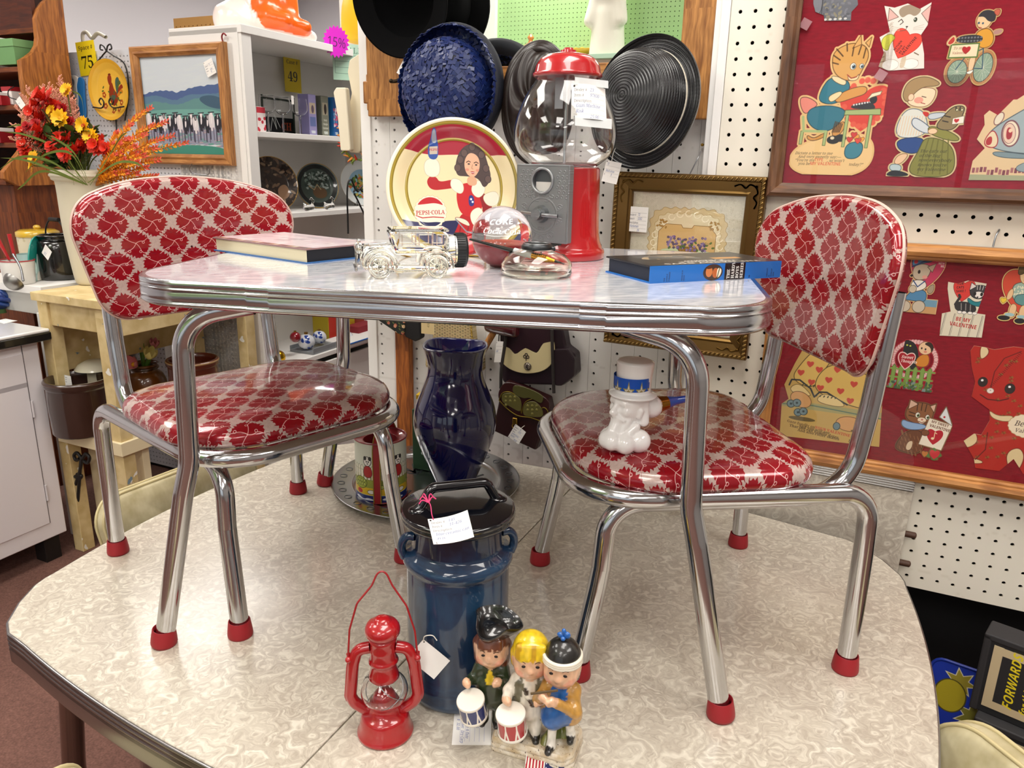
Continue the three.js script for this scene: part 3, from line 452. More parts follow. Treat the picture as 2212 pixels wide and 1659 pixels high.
{
  const P=onY(825,1066,TY + 0.006).setY(TY + 0.0055),r=0.0555,h=0.137,t=thing('tin_pail','lithographed tin canister with red rim and cartoon garden scene on the tray','tin',P,-0.15);
  const art=tex(1024,400,(c,w,hh)=>{
    c.fillStyle='#dfe6d6'; c.fillRect(0,0,w,hh); c.fillStyle='#97a03a'; c.fillRect(0,215,w,130); c.fillStyle='#e3bd1e'; c.fillRect(0,300,w,50); c.fillStyle='#1f2f74'; c.fillRect(0,352,w,48);
    for (let x=0; x < w; x +=26) poly(c,[[x,245],[x,160],[x + 10,146],[x + 20,160],[x + 20,245]],'#f2f0dc','#5a5a3a',2);
    line(c,[[0,180],[w,180]],'#b9b894',4);
    for (let k=0; k < 5; k++){const x=40 + k*205; oval(c,x + 70,270,52,40,'#a8b53a','#3c4a16',4); for (let i=0; i < 8; i++) oval(c,x + 40 + (i % 4)*21,254 + Math.floor(i / 4)*26,10,11,'#bcc757','#4b5a1d',3); oval(c,x + 14,292,16,13,'#bfc95b','#3c4a16',3); oval(c,x + 128,120,27,32,'#f4f2ec','#222',4); oval(c,x + 112,100,11,14,'#1b1b1b'); oval(c,x + 146,100,11,14,'#1b1b1b'); oval(c,x + 122,122,4,6,'#111'); oval(c,x + 136,122,4,6,'#111'); oval(c,x + 129,136,5,4,'#111'); blob(c,[[x + 102,150],[x + 155,150],[x + 163,230],[x + 96,230]],'#b3181f','#3a0d0d',3); oval(c,x + 60,330,24,16,'#c2201f'); oval(c,x + 150,328,26,14,'#f1efe6','#333',3); blob(c,[[x,385],[x + 40,362],[x + 90,385],[x + 130,366],[x + 190,388]],'#e9edf4',null); }
  });
  part(t,'body',lathe([[r,0.003],[r,h]],56),mat(0xffffff,0.3,{map:art }),'tin body printed with a fence, tortoises and animals');
  const rm=glaze(0x8c1720,0.35); part(t,'rim',[tor(r,0.0022,0,0,0,56).rotateX(Math.PI / 2).translate(0,h,0),tor(r,0.002,0,0,0,56).rotateX(Math.PI / 2).translate(0,0.002,0)],rm);
  part(t,'lid',lathe([[r - 0.001,h],[r - 0.004,h - 0.004],[0.038,h - 0.007],[0.036,h - 0.007],[0.035,h - 0.03]],48),glaze(0xa03038,0.4,{side:THREE.DoubleSide }));
  part(t,'inside',cyl(0.035,0.035,0.002,0,h - 0.03,0),mat(0x120808,0.9));
  const hp=[]; for (let k=0; k <=20; k++){const a=k / 20*Math.PI; hp.push([0.004,h - 0.02 + Math.sin(a)*0.05,Math.cos(a)*(r + 0.004)]); }
  const strap=[...hp].map((p)=> p),rows=[[0,0.004,r + 0.0035],...strap,[0,0.05,-r - 0.0035]].map((p)=> [[-0.008 + 0.01,p[1],p[2]],[0.008 + 0.01,p[1],p[2]]]);
  part(t,'handle',grid3(rows,false),mat(0x9f1a20,0.4,{side:THREE.DoubleSide }));
  part(t,'handle_edge',[-0.008,0.008].map((x)=> tube(rows.map((q)=> [x + 0.01,q[0][1],q[0][2]]),0.0012,40,false,5)),mat(0x9a8a2a,0.5));
}
{
  const P=onY(893,1030,TY + 0.006).setY(TY + 0.006).addScaledVector(QT,0.06),t=thing('green_box','narrow green cardboard box with rainbow picture standing behind the cobalt vase','box',P,-0.35);
  part(t,'carton',box(0.06,0.15,0.03,0,0.075,0),mat(0x1f4526,0.6));
  const art=tex(128,256,(c)=>{c.fillStyle='#1f4526'; c.fillRect(0,0,128,256); [['#c8342a',44],['#e0892c',36],['#e8d04a',28],['#cfe3e6',20]].forEach(([k,r])=>{c.beginPath(); c.arc(70,110,r,2.6,5.6); c.strokeStyle=k; c.lineWidth=9; c.stroke(); }); oval(c,72,190,26,10,'#dfe8e2'); });
  part(t,'picture',bxs(0.05,0.13,0.0008,0,0.075,0.0155),mat(0xffffff,0.5,{map:art }));
  for (let k=0; k < 3; k++){const b=thing('matchbox',['lowest of three small yellow boxes stacked on the green box','middle of three small yellow boxes stacked on the green box','topmost of three small yellow boxes stacked on the green box'][k],'box',P.clone().add(V(0.004 - k*0.002,0.151 + k*0.0125,0.002)),-0.35 + k*0.06,'small yellow boxes on the green box'); part(b,'sleeve',box(0.04,0.0115,0.026,0,0.006,0,0.001),mat(0xe6bd16,0.55)); part(b,'tray',bxs(0.038,0.008,0.0268,0,0.006,0.0),mat(0xc79c12,0.7)); }
}
// ---------- white glass head decanter on the right chair ----------
{
  const P=onY(1351,962,TY + 0.337),t=thing('figural_decanter','white glass bearded head decanter in top hat with blue star band','decanter',P.clone().setY(TY + 0.3405),0.0);
  const milk=phys(0xf7f5f3,0.12,{clearcoat:0.6,clearcoatRoughness:0.05 }),s=(a)=> a;
  // the head looks to the left (-x)
  // modelled with the face along z, then turned to the left
  const B=[[0,0.062,-0.001,0,0.056,0,0.0248,0.0235],[0,0.046,0.007,0,0.041,0.011,0.0155,0.013],[-0.012,0.0635,0.0175,0.012,0.0635,0.0175,0.0042,0.0042],[0,0.061,0.022,0,0.0505,0.029,0.0027,0.0043],[-0.003,0.0495,0.0265,0.003,0.0495,0.0265,0.0028,0.0028],[-0.0125,0.052,0.0145,-0.0125,0.052,0.0145,0.0062,0.0062],[0.0125,0.052,0.0145,0.0125,0.052,0.0145,0.0062,0.0062],[-0.001,0.0455,0.0245,-0.0125,0.0395,0.0185,0.0036,0.0026],[0.001,0.0455,0.0245,0.0125,0.0395,0.0185,0.0036,0.0026],[-0.004,0.0395,0.0225,0.004,0.0395,0.0225,0.0026,0.0026],[0,0.034,0.0175,0,0.009,0.036,0.0105,0.0062],[-0.008,0.034,0.0135,-0.005,0.011,0.032,0.0055,0.003],[0.008,0.034,0.0135,0.005,0.011,0.032,0.0055,0.003],[-0.013,0.038,0.01,-0.01,0.018,0.022,0.005,0.003],[0.013,0.038,0.01,0.01,0.018,0.022,0.005,0.003],[-0.0225,0.053,-0.002,-0.0225,0.045,0,0.0046,0.0032],[0.0225,0.053,-0.002,0.0225,0.045,0,0.0046,0.0032],[-0.016,0.062,-0.012,-0.02,0.036,-0.012,0.0085,0.0075],[0.016,0.062,-0.012,0.02,0.036,-0.012,0.0085,0.0075],[-0.006,0.062,-0.019,-0.008,0.032,-0.018,0.008,0.007],[0.006,0.062,-0.019,0.008,0.032,-0.018,0.008,0.007],[0,0.032,-0.002,0,0.004,0.002,0.0165,0.02],[-0.021,0.009,-0.004,0.021,0.009,-0.004,0.0165,0.0165],[-0.016,0.007,0.016,0.016,0.007,0.016,0.0145,0.0145],[-0.004,0.01,0.03,0.004,0.01,0.03,0.0135,0.0135],[-0.02,0.03,0.002,-0.012,0.012,0.022,0.006,0.006],[0.02,0.03,0.002,0.012,0.012,0.022,0.006,0.006],[-0.0085,0.0572,0.0238,-0.0085,0.0572,0.0238,0.0036,0.0036,undefined,1],[0.0085,0.0572,0.0238,0.0085,0.0572,0.0238,0.0036,0.0036,undefined,1],[0,-0.02,0,0,-0.02,0.01,0.021,0.021,undefined,1]];
  part(t,'head',body(B,0.0032,104).rotateY(-0.95),milk);
  const hat=lathe([[0,0.0705],[0.032,0.071],[0.0335,0.0725],[0.0325,0.0745],[0.0265,0.0765],[0.0242,0.079],[0.0245,0.098],[0.0258,0.117],[0.0252,0.1195],[0.0215,0.121],[0,0.1212]],48); hat.translate(0.004,0,0).rotateZ(-0.02);
  part(t,'top_hat',hat,milk);
  const bd=tex(512,64,(c,w,h)=>{c.fillStyle='#0d4fb4'; c.fillRect(0,0,w,h); for (let k=0; k < 9; k++){const X=28 + k*57,p=[]; for (let i=0; i < 10; i++){const a=i*Math.PI / 5 - Math.PI / 2,r=i % 2?9:23; p.push([X + Math.cos(a)*r,33 + Math.sin(a)*r]); } poly(c,p,'#d9d6cc','#9a8c56',3); poly(c,p.map(([x,y])=> [X + (x - X)*0.45,33 + (y - 33)*0.45]),'#8d7a38'); } });
  part(t,'hat_band',lathe([[0.0247,0.0815],[0.0256,0.082],[0.026,0.1]],48).translate(0.004,0,0),mat(0xffffff,0.35,{map:bd }),'blue hat band with silver stars');
  const e=V(0.082,0.056,-0.03);
  part(t,'stem_socket',[rod([0.015,0.05,-0.005],[0.04,0.052,-0.014],0.017,0.0125,20),sph(0.0165,0.034,0.0515,-0.011)],milk);
  part(t,'ferrule',[rod([0.043,0.0525,-0.0155],[0.058,0.0545,-0.021],0.0125,0.0095,20),rod([0.042,0.0525,-0.015],[0.0445,0.053,-0.0158],0.0135,0.0135,20)],metal(0xa8702c,0.18),'polished gold ferrule');
  part(t,'stem',[rod([0.057,0.0545,-0.0205],[0.072,0.056,-0.026],0.0092,0.006,16),rod([0.072,0.056,-0.026],[0.1,0.058,-0.036],0.0058,0.0045,16),sph(0.0048,0.102,0.058,-0.0365,1.6,0.9,1)],glaze(0x0a3c9c,0.3),'blue pipe stem');
}


// ---------- ceramic figurine: three marching children on a rocky base ----------
{
  const P=onY(1162,1590,TY),t=thing('figurine','painted ceramic figurine of three marching children, two with drums, one with flute','figurine',P,0),S=1.0;
  const at=(x,y,h=0.022)=> onY(x,y,TY + h).sub(P);
  const stone=phys(0xffffff,0.35,{clearcoat:0.7,clearcoatRoughness:0.1,map:pix(256,256,(u,v)=>{const n=fbm(u*6,v*6,2,4),d=noise.noise(u*40,v*40,7) > 0.52?0.9:0; return mix(mix([232,222,204],[168,138,92],0.25 + n*1.1),[70,50,34],d); }) });
  const outline=[[1066,1585],[1100,1556],[1190,1546],[1240,1560],[1259,1586],[1240,1640],[1215,1652],[1150,1632],[1060,1606]].map(([x,y])=>{const q=at(x,y,0.012); return V(q.x,-q.z,0); }).reverse();
  const o=fillet(outline,0.008,true,4),area=o.reduce((a,p,i)=>{const n=o[(i + 1) % o.length]; return a + p.x*n.y - n.x*p.y; },0),oo=area < 0?o.reverse():o;
  const bs=skirt(oo,[[-0.002,0],[0.001,0.002],[0.0005,0.006],[-0.0015,0.007],[0.001,0.0085],[0,0.013],[-0.0015,0.014],[0.0004,0.0155],[-0.001,0.02],[-0.003,0.0216]]);
  const top=flat(offset(oo,-0.003),0.0216,0.08); uvPlane(bs,0.08);
  part(t,'base',[bs,top],stone);
  const SK=0xe8b894,mk=(c)=> phys(0xffffff,0.38,{vertexColors:true,clearcoat:0.7,clearcoatRoughness:0.12 }),K=mk();
  const wash=(g,sd)=>{const C=g.attributes.color,Q=g.attributes.position; for (let i=0; i < C.count; i++){const n=0.92 + 0.3*noise.noise(Q.getX(i)*260,Q.getY(i)*130,Q.getZ(i)*260 + sd); C.setXYZ(i,C.getX(i)*n,C.getY(i)*n,C.getZ(i)*n); } return g; };
  const eyeM=mat(0x1a120d,0.3),lipM=mat(0xb9483c,0.5),cheekM=mat(0xe09a7c,0.6);
  function kid(x,y,turn,size,bones,name,label){
    const g=part(t,name,wash(body(bones,0.0045,84,0.004),x),K,label); g.position.copy(at(x,y)).setY(0.0195); g.rotation.y=turn; g.scale.setScalar(size);
    const f=[];
    for (const s of [-1,1]) part(g,'eye',sph(0.0016,s*0.0072 + 0.0005,0.1005,0.0198,1.35,1,0.5,10),eyeM);
    part(g,'mouth',sph(0.0018,0.0004,0.0905,0.0191,1.3,0.55,0.5,10),lipM);
    for (const s of [-1,1]) part(g,'eyebrow',tube([[s*0.0048,0.1045,0.0199],[s*0.0075,0.1058,0.0192],[s*0.0104,0.1046,0.0176]],0.0005,8,false,5),mat(0x5a3820,0.6));
    return g;
  }
  // head, neck, torso, shoulders and the two arms reaching for a drum; feet at 0, looking along z
  const head=(c)=> [[0,0.0985,0.002,0,0.0985,0.002,0.0185,0.0185,SK],[0,0.091,0.005,0,0.092,0.005,0.0135,0.0135,SK],[0,0.0955,0.019,0,0.0945,0.02,0.0022,0.0022,SK],[0,0.075,0,0,0.085,0,0.0062,0.0062,SK],[-0.0085,0.0915,0.0105,-0.0085,0.0915,0.0105,0.0072,0.0072,0xe7a284],[0.0085,0.0915,0.0105,0.0085,0.0915,0.0105,0.0072,0.0072,0xe7a284]];
  const arm=(s,el,ha,c,hand=SK)=> [[s*0.0125,0.0725,0,el[0],el[1],el[2],0.0062,0.0055,c],[el[0],el[1],el[2],ha[0]*0.75 + el[0]*0.25,ha[1]*0.75 + el[1]*0.25,ha[2]*0.75 + el[2]*0.25,0.0055,0.005,c],[ha[0]*0.8 + el[0]*0.2,ha[1]*0.8 + el[1]*0.2,ha[2]*0.8 + el[2]*0.2,...ha,0.0036,0.0042,hand],...[-1,0,1].map((k)=> [ha[0],ha[1] + k*0.0019,ha[2] + 0.001,ha[0] - s*0.0026,ha[1] + k*0.002 - 0.0008,ha[2] + 0.0042,0.0014,0.0012,hand])];
  const legs=(c,shoe=0x1a1613,d=0)=> [[-0.0075,0.004,0.002 - d,-0.008,0.042,0,0.005,0.0072,c],[0.0075,0.004,0.004 + d,0.008,0.042,0,0.005,0.0072,c],[-0.0075,0.003,0.002 - d,-0.0085,0.0025,0.011 - d,0.004,0.0037,shoe],[0.0075,0.003,0.004 + d,0.0085,0.0025,0.013 + d,0.004,0.0037,shoe]];
  // boy with a three-cornered hat
  const GR=0x2c3a20,HB=0x6d3a22;
  const a=kid(1060,1552,-0.12,1.12,[...legs(0x2b2f1c),[0,0.036,-0.002,0,0.07,0,0.0165,0.0115,GR],[-0.008,0.03,0.002,-0.007,0.055,0.004,0.012,0.01,GR],[0.008,0.03,-0.002,0.007,0.055,0.002,0.012,0.01,GR],[-0.0125,0.071,0,0.0125,0.071,0,0.0072,0.0072,GR],[0,0.072,0.0065,0,0.062,0.0095,0.005,0.0045,0xe6c51f],...head(),...arm(-1,[-0.021,0.058,0.006],[-0.0255,0.062,0.018],GR),...arm(1,[0.021,0.054,0.004],[0.009,0.066,0.017],GR),[0,0.107,-0.001,0,0.107,-0.001,0.0182,0.0182,HB],[-0.0155,0.102,-0.003,-0.0145,0.084,-0.001,0.0068,0.0058,HB],[0.0155,0.102,-0.003,0.0145,0.083,-0.001,0.0068,0.0058,HB],[0,0.1,-0.012,0,0.083,-0.01,0.012,0.011,HB],...[-0.01,-0.005,0,0.005,0.01].map((x)=> [x,0.114,0.013,x*1.1,0.1075,0.0178 - Math.abs(x)*0.25,0.003,0.0018,HB])],'drummer','brown-haired child in green coat and black three-cornered hat');
  {
    const rows=[[0.0002,0.0065],[0.012,0.0055],[0.0165,-0.001],[0.0215,0.004],[0.0255,0.009],[0.0268,0.008],[0.0225,0],[0.017,-0.0035],[0.0002,-0.0035]].map(([r,h],k)=> [...Array(48).keys()].map((j)=>{const an=j / 48*Math.PI*2,q=r*(1 + (k > 2 && k < 7?0.16*Math.cos(3*an - 0.6):0.08*Math.cos(3*an - 0.6))); return [Math.cos(an)*q,h + (k > 2 && k < 7?0.004*(1 - Math.cos(3*an - 0.6)):0),-Math.sin(an)*q]; }));
    const hg=part(a,'tricorn_hat',flip(grid3(rows)),glaze(0x0c0b0c,0.3)); hg.position.set(0.003,0.1205,-0.002); hg.rotation.z=-0.12; hg.rotation.x=0.1;
  }
  // blond boy
  const CR=0xe8e0d0,VE=0x6f6a52,BL=0xe9c41c;
  kid(1141,1584,-0.05,1.17,[...legs(0x3a3226),[-0.0075,0.012,0.004,-0.0075,0.024,0.003,0.0056,0.006,0xe8e2d6],[0.0075,0.012,0.005,0.0075,0.024,0.004,0.0056,0.006,0xe8e2d6],[0,0.036,-0.001,0,0.07,0,0.0155,0.0112,CR],[-0.009,0.036,-0.002,-0.0085,0.068,0.0015,0.0105,0.009,VE],[0.009,0.036,-0.002,0.0085,0.068,0.0015,0.0105,0.009,VE],[0.011,0.028,-0.004,0.011,0.045,-0.002,0.011,0.01,0x77705a],[-0.0125,0.072,0,0.0125,0.072,0,0.0068,0.0068,CR],[0,0.076,0.004,0,0.06,0.011,0.0055,0.004,CR],...head(),...arm(-1,[-0.022,0.059,0.004],[-0.0235,0.057,0.017],CR),...arm(1,[0.0225,0.053,0.002],[0.01,0.058,0.017],CR),[0.004,0.05,0.0135,-0.003,0.066,0.012,0.0018,0.0018,0x3a2a1c],[0,0.1065,-0.0015,0,0.1085,-0.0015,0.0192,0.019,BL],[-0.015,0.102,-0.002,-0.0158,0.092,0.0,0.0062,0.0045,BL],[0.015,0.102,-0.002,0.0158,0.092,0,0.0062,0.0045,BL],[0,0.1,-0.012,0,0.088,-0.01,0.013,0.01,BL],...[-0.012,-0.007,-0.002,0.003,0.008,0.013].map((x,k)=> [x,0.118,0.012,x*1.05 - 0.001,0.1075 - (k % 2)*0.0015,0.0182 - Math.abs(x)*0.28,0.0035,0.002,k % 3?BL:0xc99a12])],'drummer','blond child in cream shirt and grey waistcoat');
  // child with bandage, blue dress and tan coat, playing a flute
  const TN=0xc08e3e,BU=0x1a5fa8,BK=0x16130f;
  const c3=kid(1207,1606,-0.3,1.19,[[-0.0065,0.004,0.008,-0.0065,0.03,0.003,0.0045,0.0048,0xeee9df],[0.0105,0.011,-0.008,0.009,0.034,-0.002,0.0045,0.005,0xeee9df],[-0.0065,0.03,0.003,-0.006,0.046,0,0.0052,0.007,SK],[0.009,0.034,-0.002,0.007,0.046,0,0.0052,0.007,SK],[-0.0065,0.003,0.008,-0.0075,0.0025,0.0165,0.004,0.0037,BK],[0.0105,0.009,-0.008,0.012,0.008,0.0005,0.004,0.0036,BK],[0,0.045,0,0,0.07,0,0.0158,0.0112,BU],[-0.006,0.038,0.004,0.004,0.05,0.004,0.0135,0.0125,BU],[0.0085,0.043,-0.004,0.009,0.068,-0.001,0.0135,0.0095,TN],[-0.0105,0.046,-0.004,-0.0095,0.068,-0.001,0.0115,0.0092,TN],[0.013,0.04,-0.001,0.0125,0.055,0.004,0.009,0.008,TN],[-0.0125,0.0715,0,0.0125,0.0715,0,0.0076,0.0076,TN],...head(),...arm(-1,[-0.0215,0.058,0.008],[-0.0135,0.073,0.021],TN),...arm(1,[0.0185,0.055,0.012],[-0.0035,0.0715,0.0235],TN),[0,0.107,-0.0015,0,0.1095,-0.001,0.0186,0.0186,BK],[0,0.1,-0.01,0,0.087,-0.008,0.013,0.0125,BK],[-0.0145,0.098,0.001,-0.0155,0.093,0.003,0.0042,0.003,BK],[0.0145,0.098,0.001,0.0155,0.09,0.003,0.0042,0.003,BK]],'flute_player','child in blue dress and tan coat with white head bandage');
  part(c3,'bandage',[0,1,2].map((k)=> tor(0.0186,0.0021,0,0,0,40).scale(1,1,1).rotateX(Math.PI / 2 + 0.04*(k - 1)).translate(0,0.1055 + k*0.0029,0.0005)),glaze(0xece4d2,0.5));
  part(c3,'hair_ribbon',[sph(0.003,-0.003,0.1325,0,1.3,1.1,0.8,12),sph(0.003,0.0035,0.1335,0,1.2,1.3,0.8,12),sph(0.0028,0,0.1365,0,0.9,1.4,0.8,12),sph(0.0026,0,0.13,0.002,1,1,1,10)],glaze(0x1b62b4,0.35));
  part(c3,'flute',rod([-0.026,0.0735,0.022],[0.0015,0.0855,0.0235],0.0013,0.0013),mat(0x5c4a30,0.4));
  part(t,'grass_tuft',wash(body([[-0.012,0,-0.004,-0.004,0.016,-0.008,0.009,0.004,0x6f7a34],[0.01,0,-0.012,0.012,0.012,-0.012,0.009,0.005,0x7f8238],[0,0,-0.012,0,0.018,-0.012,0.009,0.003,0x5f6a2c],[-0.016,0,0.004,-0.014,0.008,0,0.006,0.004,0x8a8a45]],0.004,40,0.003),3),K).position.copy(at(1204,1600)).setY(0.0195);
  // the drums
  function drum(x,y,h,r,H,col,turn,tx,tz){
    const d=new THREE.Group(); d.name='drum'; t.add(d); d.position.set(x,h,y); d.rotation.set(tx,turn,tz);
    const side=tex(512,96,(c,w,hh)=>{c.fillStyle=col; c.fillRect(0,0,w,hh); c.strokeStyle='#efe9dc'; c.lineWidth=9; for (let k=0; k < 8; k++){const X=k*64; c.beginPath(); c.moveTo(X + 32,0); c.lineTo(X + 32,46); c.moveTo(X,96); c.lineTo(X + 32,44); c.lineTo(X + 64,96); c.stroke(); } });
    part(d,'shell',lathe([[r*0.93,0.002],[r*0.95,0.004],[r*0.95,H - 0.004],[r*0.93,H - 0.002]],40),glazeMap(side));
    part(d,'lower_hoop',lathe([[0,0],[r*0.96,0],[r,0.002],[r,0.004],[r*0.955,0.005]],40),glaze(0xeee8dc,0.45)); part(d,'drumhead',lathe([[r*0.955,H - 0.005],[r,H - 0.004],[r,H - 0.0015],[r*0.96,H],[r*0.9,H - 0.0006],[0,H - 0.0006]],40),glaze(0xeee8dc,0.45));
  }
  const glazeMapO={}; function glazeMap(m){return phys(0xffffff,0.35,{map:m,clearcoat:1,clearcoatRoughness:0.05 }); }
  const K1=at(1060,1552),K2=at(1141,1584);
  drum(K1.x - 0.02,K1.z + 0.026,0.047,0.0178,0.031,'#13286a',0.1,0.18,0.16);
  drum(K2.x - 0.02,K2.z + 0.024,0.044,0.0186,0.033,'#b0101e',0.0,0.14,0.1);
}
{
  const P=onY(1020,1572,TY + 0.001),t=thing('price_card','white price card with blue handwriting lying beneath the blue drum of the figurine','price card',P.setY(TY + 0.0018),0.02); t.rotation.x=-Math.PI / 2;
  card(t,0.05,0.063,tex(256,320,(c,w,h)=>{c.fillStyle='#f8f6f2'; c.fillRect(0,0,w,h); c.translate(w,0); c.rotate(Math.PI / 2); ['145','IZ-426','1ion 1776','Moppets','Drummer & flute','Drummer   Dry Carp','$   32.00'].forEach((s,i)=>{text(c,s,40 + (i===6?40:0),40 + i*32,27,'#4a56a0','serif','italic'); if (i < 6) line(c,[[30,46 + i*32],[290,46 + i*32]],'#b7b9d6',2); }); },{clamp:true }),0,false);
}
{
  const P=onY(1176,1664,TY + 0.004),t=thing('flag','small stars and stripes flag lying by the front of the figurine base','flag',P,-0.12); t.rotation.x=-1.2;
  const im=tex(256,160,(c,w,h)=>{for (let k=0; k < 13; k++){c.fillStyle=k % 2?'#ece4da':'#a81c2c'; c.fillRect(k*w / 13*0.55,0,w / 13*0.55 + 1,h); } c.fillStyle='#e9e2d8'; c.fillStyle='#232c5c'; c.fillRect(w*0.5,0,w*0.5,h); for (let i=0; i < 12; i++) for (let j=0; j < 6; j++) oval(c,w*0.54 + i % 6*22,16 + j*26,4,4,'#e6e6ee'); },{clamp:true });
  const rows=[]; for (let i=0; i <=10; i++){const r=[]; for (let j=0; j <=14; j++) r.push([(j / 14 - 0.5)*0.047,(i / 10 - 0.5)*0.034,0.0018*Math.sin(j*0.9 + i*0.3),j / 14,i / 10]); rows.push(r); }
  part(t,'cloth',grid3(rows,false),mat(0xffffff,0.8,{map:im,side:THREE.DoubleSide }));
  part(t,'hem',tube([[-0.0235,-0.017,0.001],[-0.0235,0,0.001],[-0.0235,0.017,0.001]],0.0007,8),PAPER);
}


// ---------- on the small table ----------
// gumball machine
{
  const P=onY(1211,556,YT).setY(YT),t=thing('gumball_machine','red gumball machine with empty glass globe and ornate grey metal coin plate','gumball machine',P,yaw(P)),red=glaze(0xae0410,0.28),zinc=mat(0x9a9c9e,0.4,{metalness:0.75 });
  part(t,'body',lathe([[0,0.001],[0.073,0.001],[0.0755,0.003],[0.0758,0.012],[0.0745,0.0165],[0.071,0.0185],[0.0705,0.022],[0.067,0.03],[0.0648,0.042],[0.0632,0.07],[0.0622,0.12],[0.0612,0.15],[0.0585,0.1525],[0.05,0.1535],[0,0.1535]],64),red);
  part(t,'globe',lathe([...smooth([[0.052,0.1535],[0.0605,0.158],[0.079,0.176],[0.0862,0.2],[0.083,0.228],[0.0685,0.264],[0.052,0.289],[0.0505,0.296]],40),...smooth([[0.049,0.296],[0.0505,0.289],[0.067,0.264],[0.0815,0.228],[0.0847,0.2],[0.0775,0.1765],[0.0595,0.16],[0.051,0.156]],40)],64),new THREE.MeshPhysicalMaterial({color:0xffffff,roughness:0.02,transmission:1,thickness:0.002,ior:1.45 }));
  const lid=part(t,'lid',lathe([[0,0.293],[0.05,0.293],[0.0545,0.2935],[0.0575,0.2955],[0.0572,0.299],[0.0545,0.301],[0.0525,0.311],[0.0465,0.321],[0.036,0.3275],[0.022,0.3305],[0.0135,0.331]],56),red);
  part(lid,'lock_knob',[cyl(0.0125,0.0135,0.006,0,0.3325,0,28),cyl(0.0075,0.0085,0.004,0,0.337,0,20)],red);
  part(t,'centre_rod',cyl(0.0028,0.0028,0.145,0,0.225,0,14),metal(0xbfc2c4,0.25));
  part(t,'rod_bracket',[bxs(0.012,0.05,0.004,-0.012,0.27,0.006),bxs(0.003,0.05,0.012,-0.018,0.27,0.0)],zinc);
  part(t,'globe_floor',cyl(0.05,0.05,0.003,0,0.1552,0,40),zinc);
  // the coin plate: scrolled relief with a round window and a turning handle
  const a=-0.5,pl=new THREE.Group(); pl.name='coin_plate'; t.add(pl); pl.position.set(Math.sin(a)*0.062,0.094,Math.cos(a)*0.062); pl.rotation.y=a;
  const bmp=tex(512,640,(c,w,h)=>{
    c.fillStyle='#555'; c.fillRect(0,0,w,h); c.strokeStyle='#bbb'; c.lineWidth=7;
    for (let x=40; x < 490; x +=44) for (let y=60; y < 300; y +=40){if (Math.hypot(x - 256,y - 130) < 130) continue; c.beginPath(); c.arc(x + ((y / 40) % 2)*18,y,11,0,7); c.stroke(); }
    const scroll=(X,Y,s,m)=>{c.save(); c.translate(X,Y); c.scale(m,1); c.beginPath(); c.moveTo(0,0); c.bezierCurveTo(s,-s*0.6,s*1.6,s*0.5,s*0.8,s*0.7); c.bezierCurveTo(s*0.3,s*0.75,s*0.3,s*0.2,s*0.75,s*0.25); c.stroke(); c.beginPath(); c.moveTo(0,s*0.3); c.quadraticCurveTo(s*0.5,s*1.1,s*1.5,s); c.stroke(); c.restore(); };
    for (const [X,Y,s] of [[150,250,50],[130,560,60],[60,440,50],[230,590,40],[60,330,40],[190,215,40]]){scroll(X,Y,s,1); scroll(512 - X,Y,s,-1); }
    c.lineWidth=14; c.strokeStyle='#ddd'; c.beginPath(); c.arc(256,420,148,0,7); c.stroke(); c.lineWidth=6; c.strokeStyle='#999'; c.beginPath(); c.arc(256,420,120,0.5,2.6); c.stroke();
    text(c,'25¢',256,540,40,'#bbb','serif','bold','center'); c.lineWidth=9; c.strokeStyle='#bbb'; c.strokeRect(12,12,w - 24,h - 24);
  },{clamp:true,data:true });
  const zb=mat(0xb4b6b8,0.46,{metalness:0.7,bumpMap:bmp,bumpScale:0.004,map:tex(64,64,(c)=>{c.fillStyle='#c8c8c8'; c.fillRect(0,0,64,64); }) });
  const sh=shp(rrect(0.1,0.125,0.003)),hole=new THREE.Path(); hole.absarc(0,0.0365,0.0185,0,7,true); sh.holes.push(hole);
  const face=uvFit(new THREE.ExtrudeGeometry(sh,{depth:0.012,bevelEnabled:true,bevelThickness:0.0015,bevelSize:0.0015,bevelOffset:-0.0015,bevelSegments:2,curveSegments:30 })); part(pl,'relief_face',face.translate(0,-0.0,-0.004),zb);
  part(pl,'window_ring',tor(0.0195,0.0022,0,0.0365,0.0105),zinc); part(pl,'coin_slot',bxs(0.038,0.038,0.003,0,0.0365,0.0015),mat(0x5a5d60,0.5,{metalness:0.5 })); part(pl,'price_label',bxs(0.03,0.015,0.003,0,0.027,0.0025),mat(0xdad6cf,0.7));
  part(pl,'handle_hub',[cyl(0.0125,0.0145,0.01,0,-0.0165,0.014).translate(0,0.0165,-0.014).rotateX(Math.PI / 2).translate(0,-0.0165,0.014),cyl(0.0095,0.0095,0.016).rotateX(Math.PI / 2).translate(0,-0.0165,0.019)],metal(0x8d8f91,0.32));
  part(pl,'turn_handle',[tube([[-0.034,-0.015,0.016],[-0.022,-0.0155,0.019],[0,-0.0165,0.024],[0.022,-0.0175,0.019],[0.034,-0.018,0.016]],0.0034,30,false,10),cyl(0.0085,0.0085,0.006).rotateX(Math.PI / 2).translate(0,-0.0165,0.027)],metal(0x9b9da0,0.28));
  part(t,'chute_door',[box(0.034,0.026,0.012,0,0,0)],mat(0x33302f,0.25)).position.set(Math.sin(a + 0.25)*0.064,0.02,Math.cos(a + 0.25)*0.064);
  const emb=part(t,'chute_emblem',[sph(0.006,0,0,0,1.6,0.6,0.4,12),sph(0.0035,0,0.004,0,1,1,0.5,10)],glaze(0xc2121c,0.4)); emb.position.set(Math.sin(a + 0.2)*0.071,0.022,Math.cos(a + 0.2)*0.071);
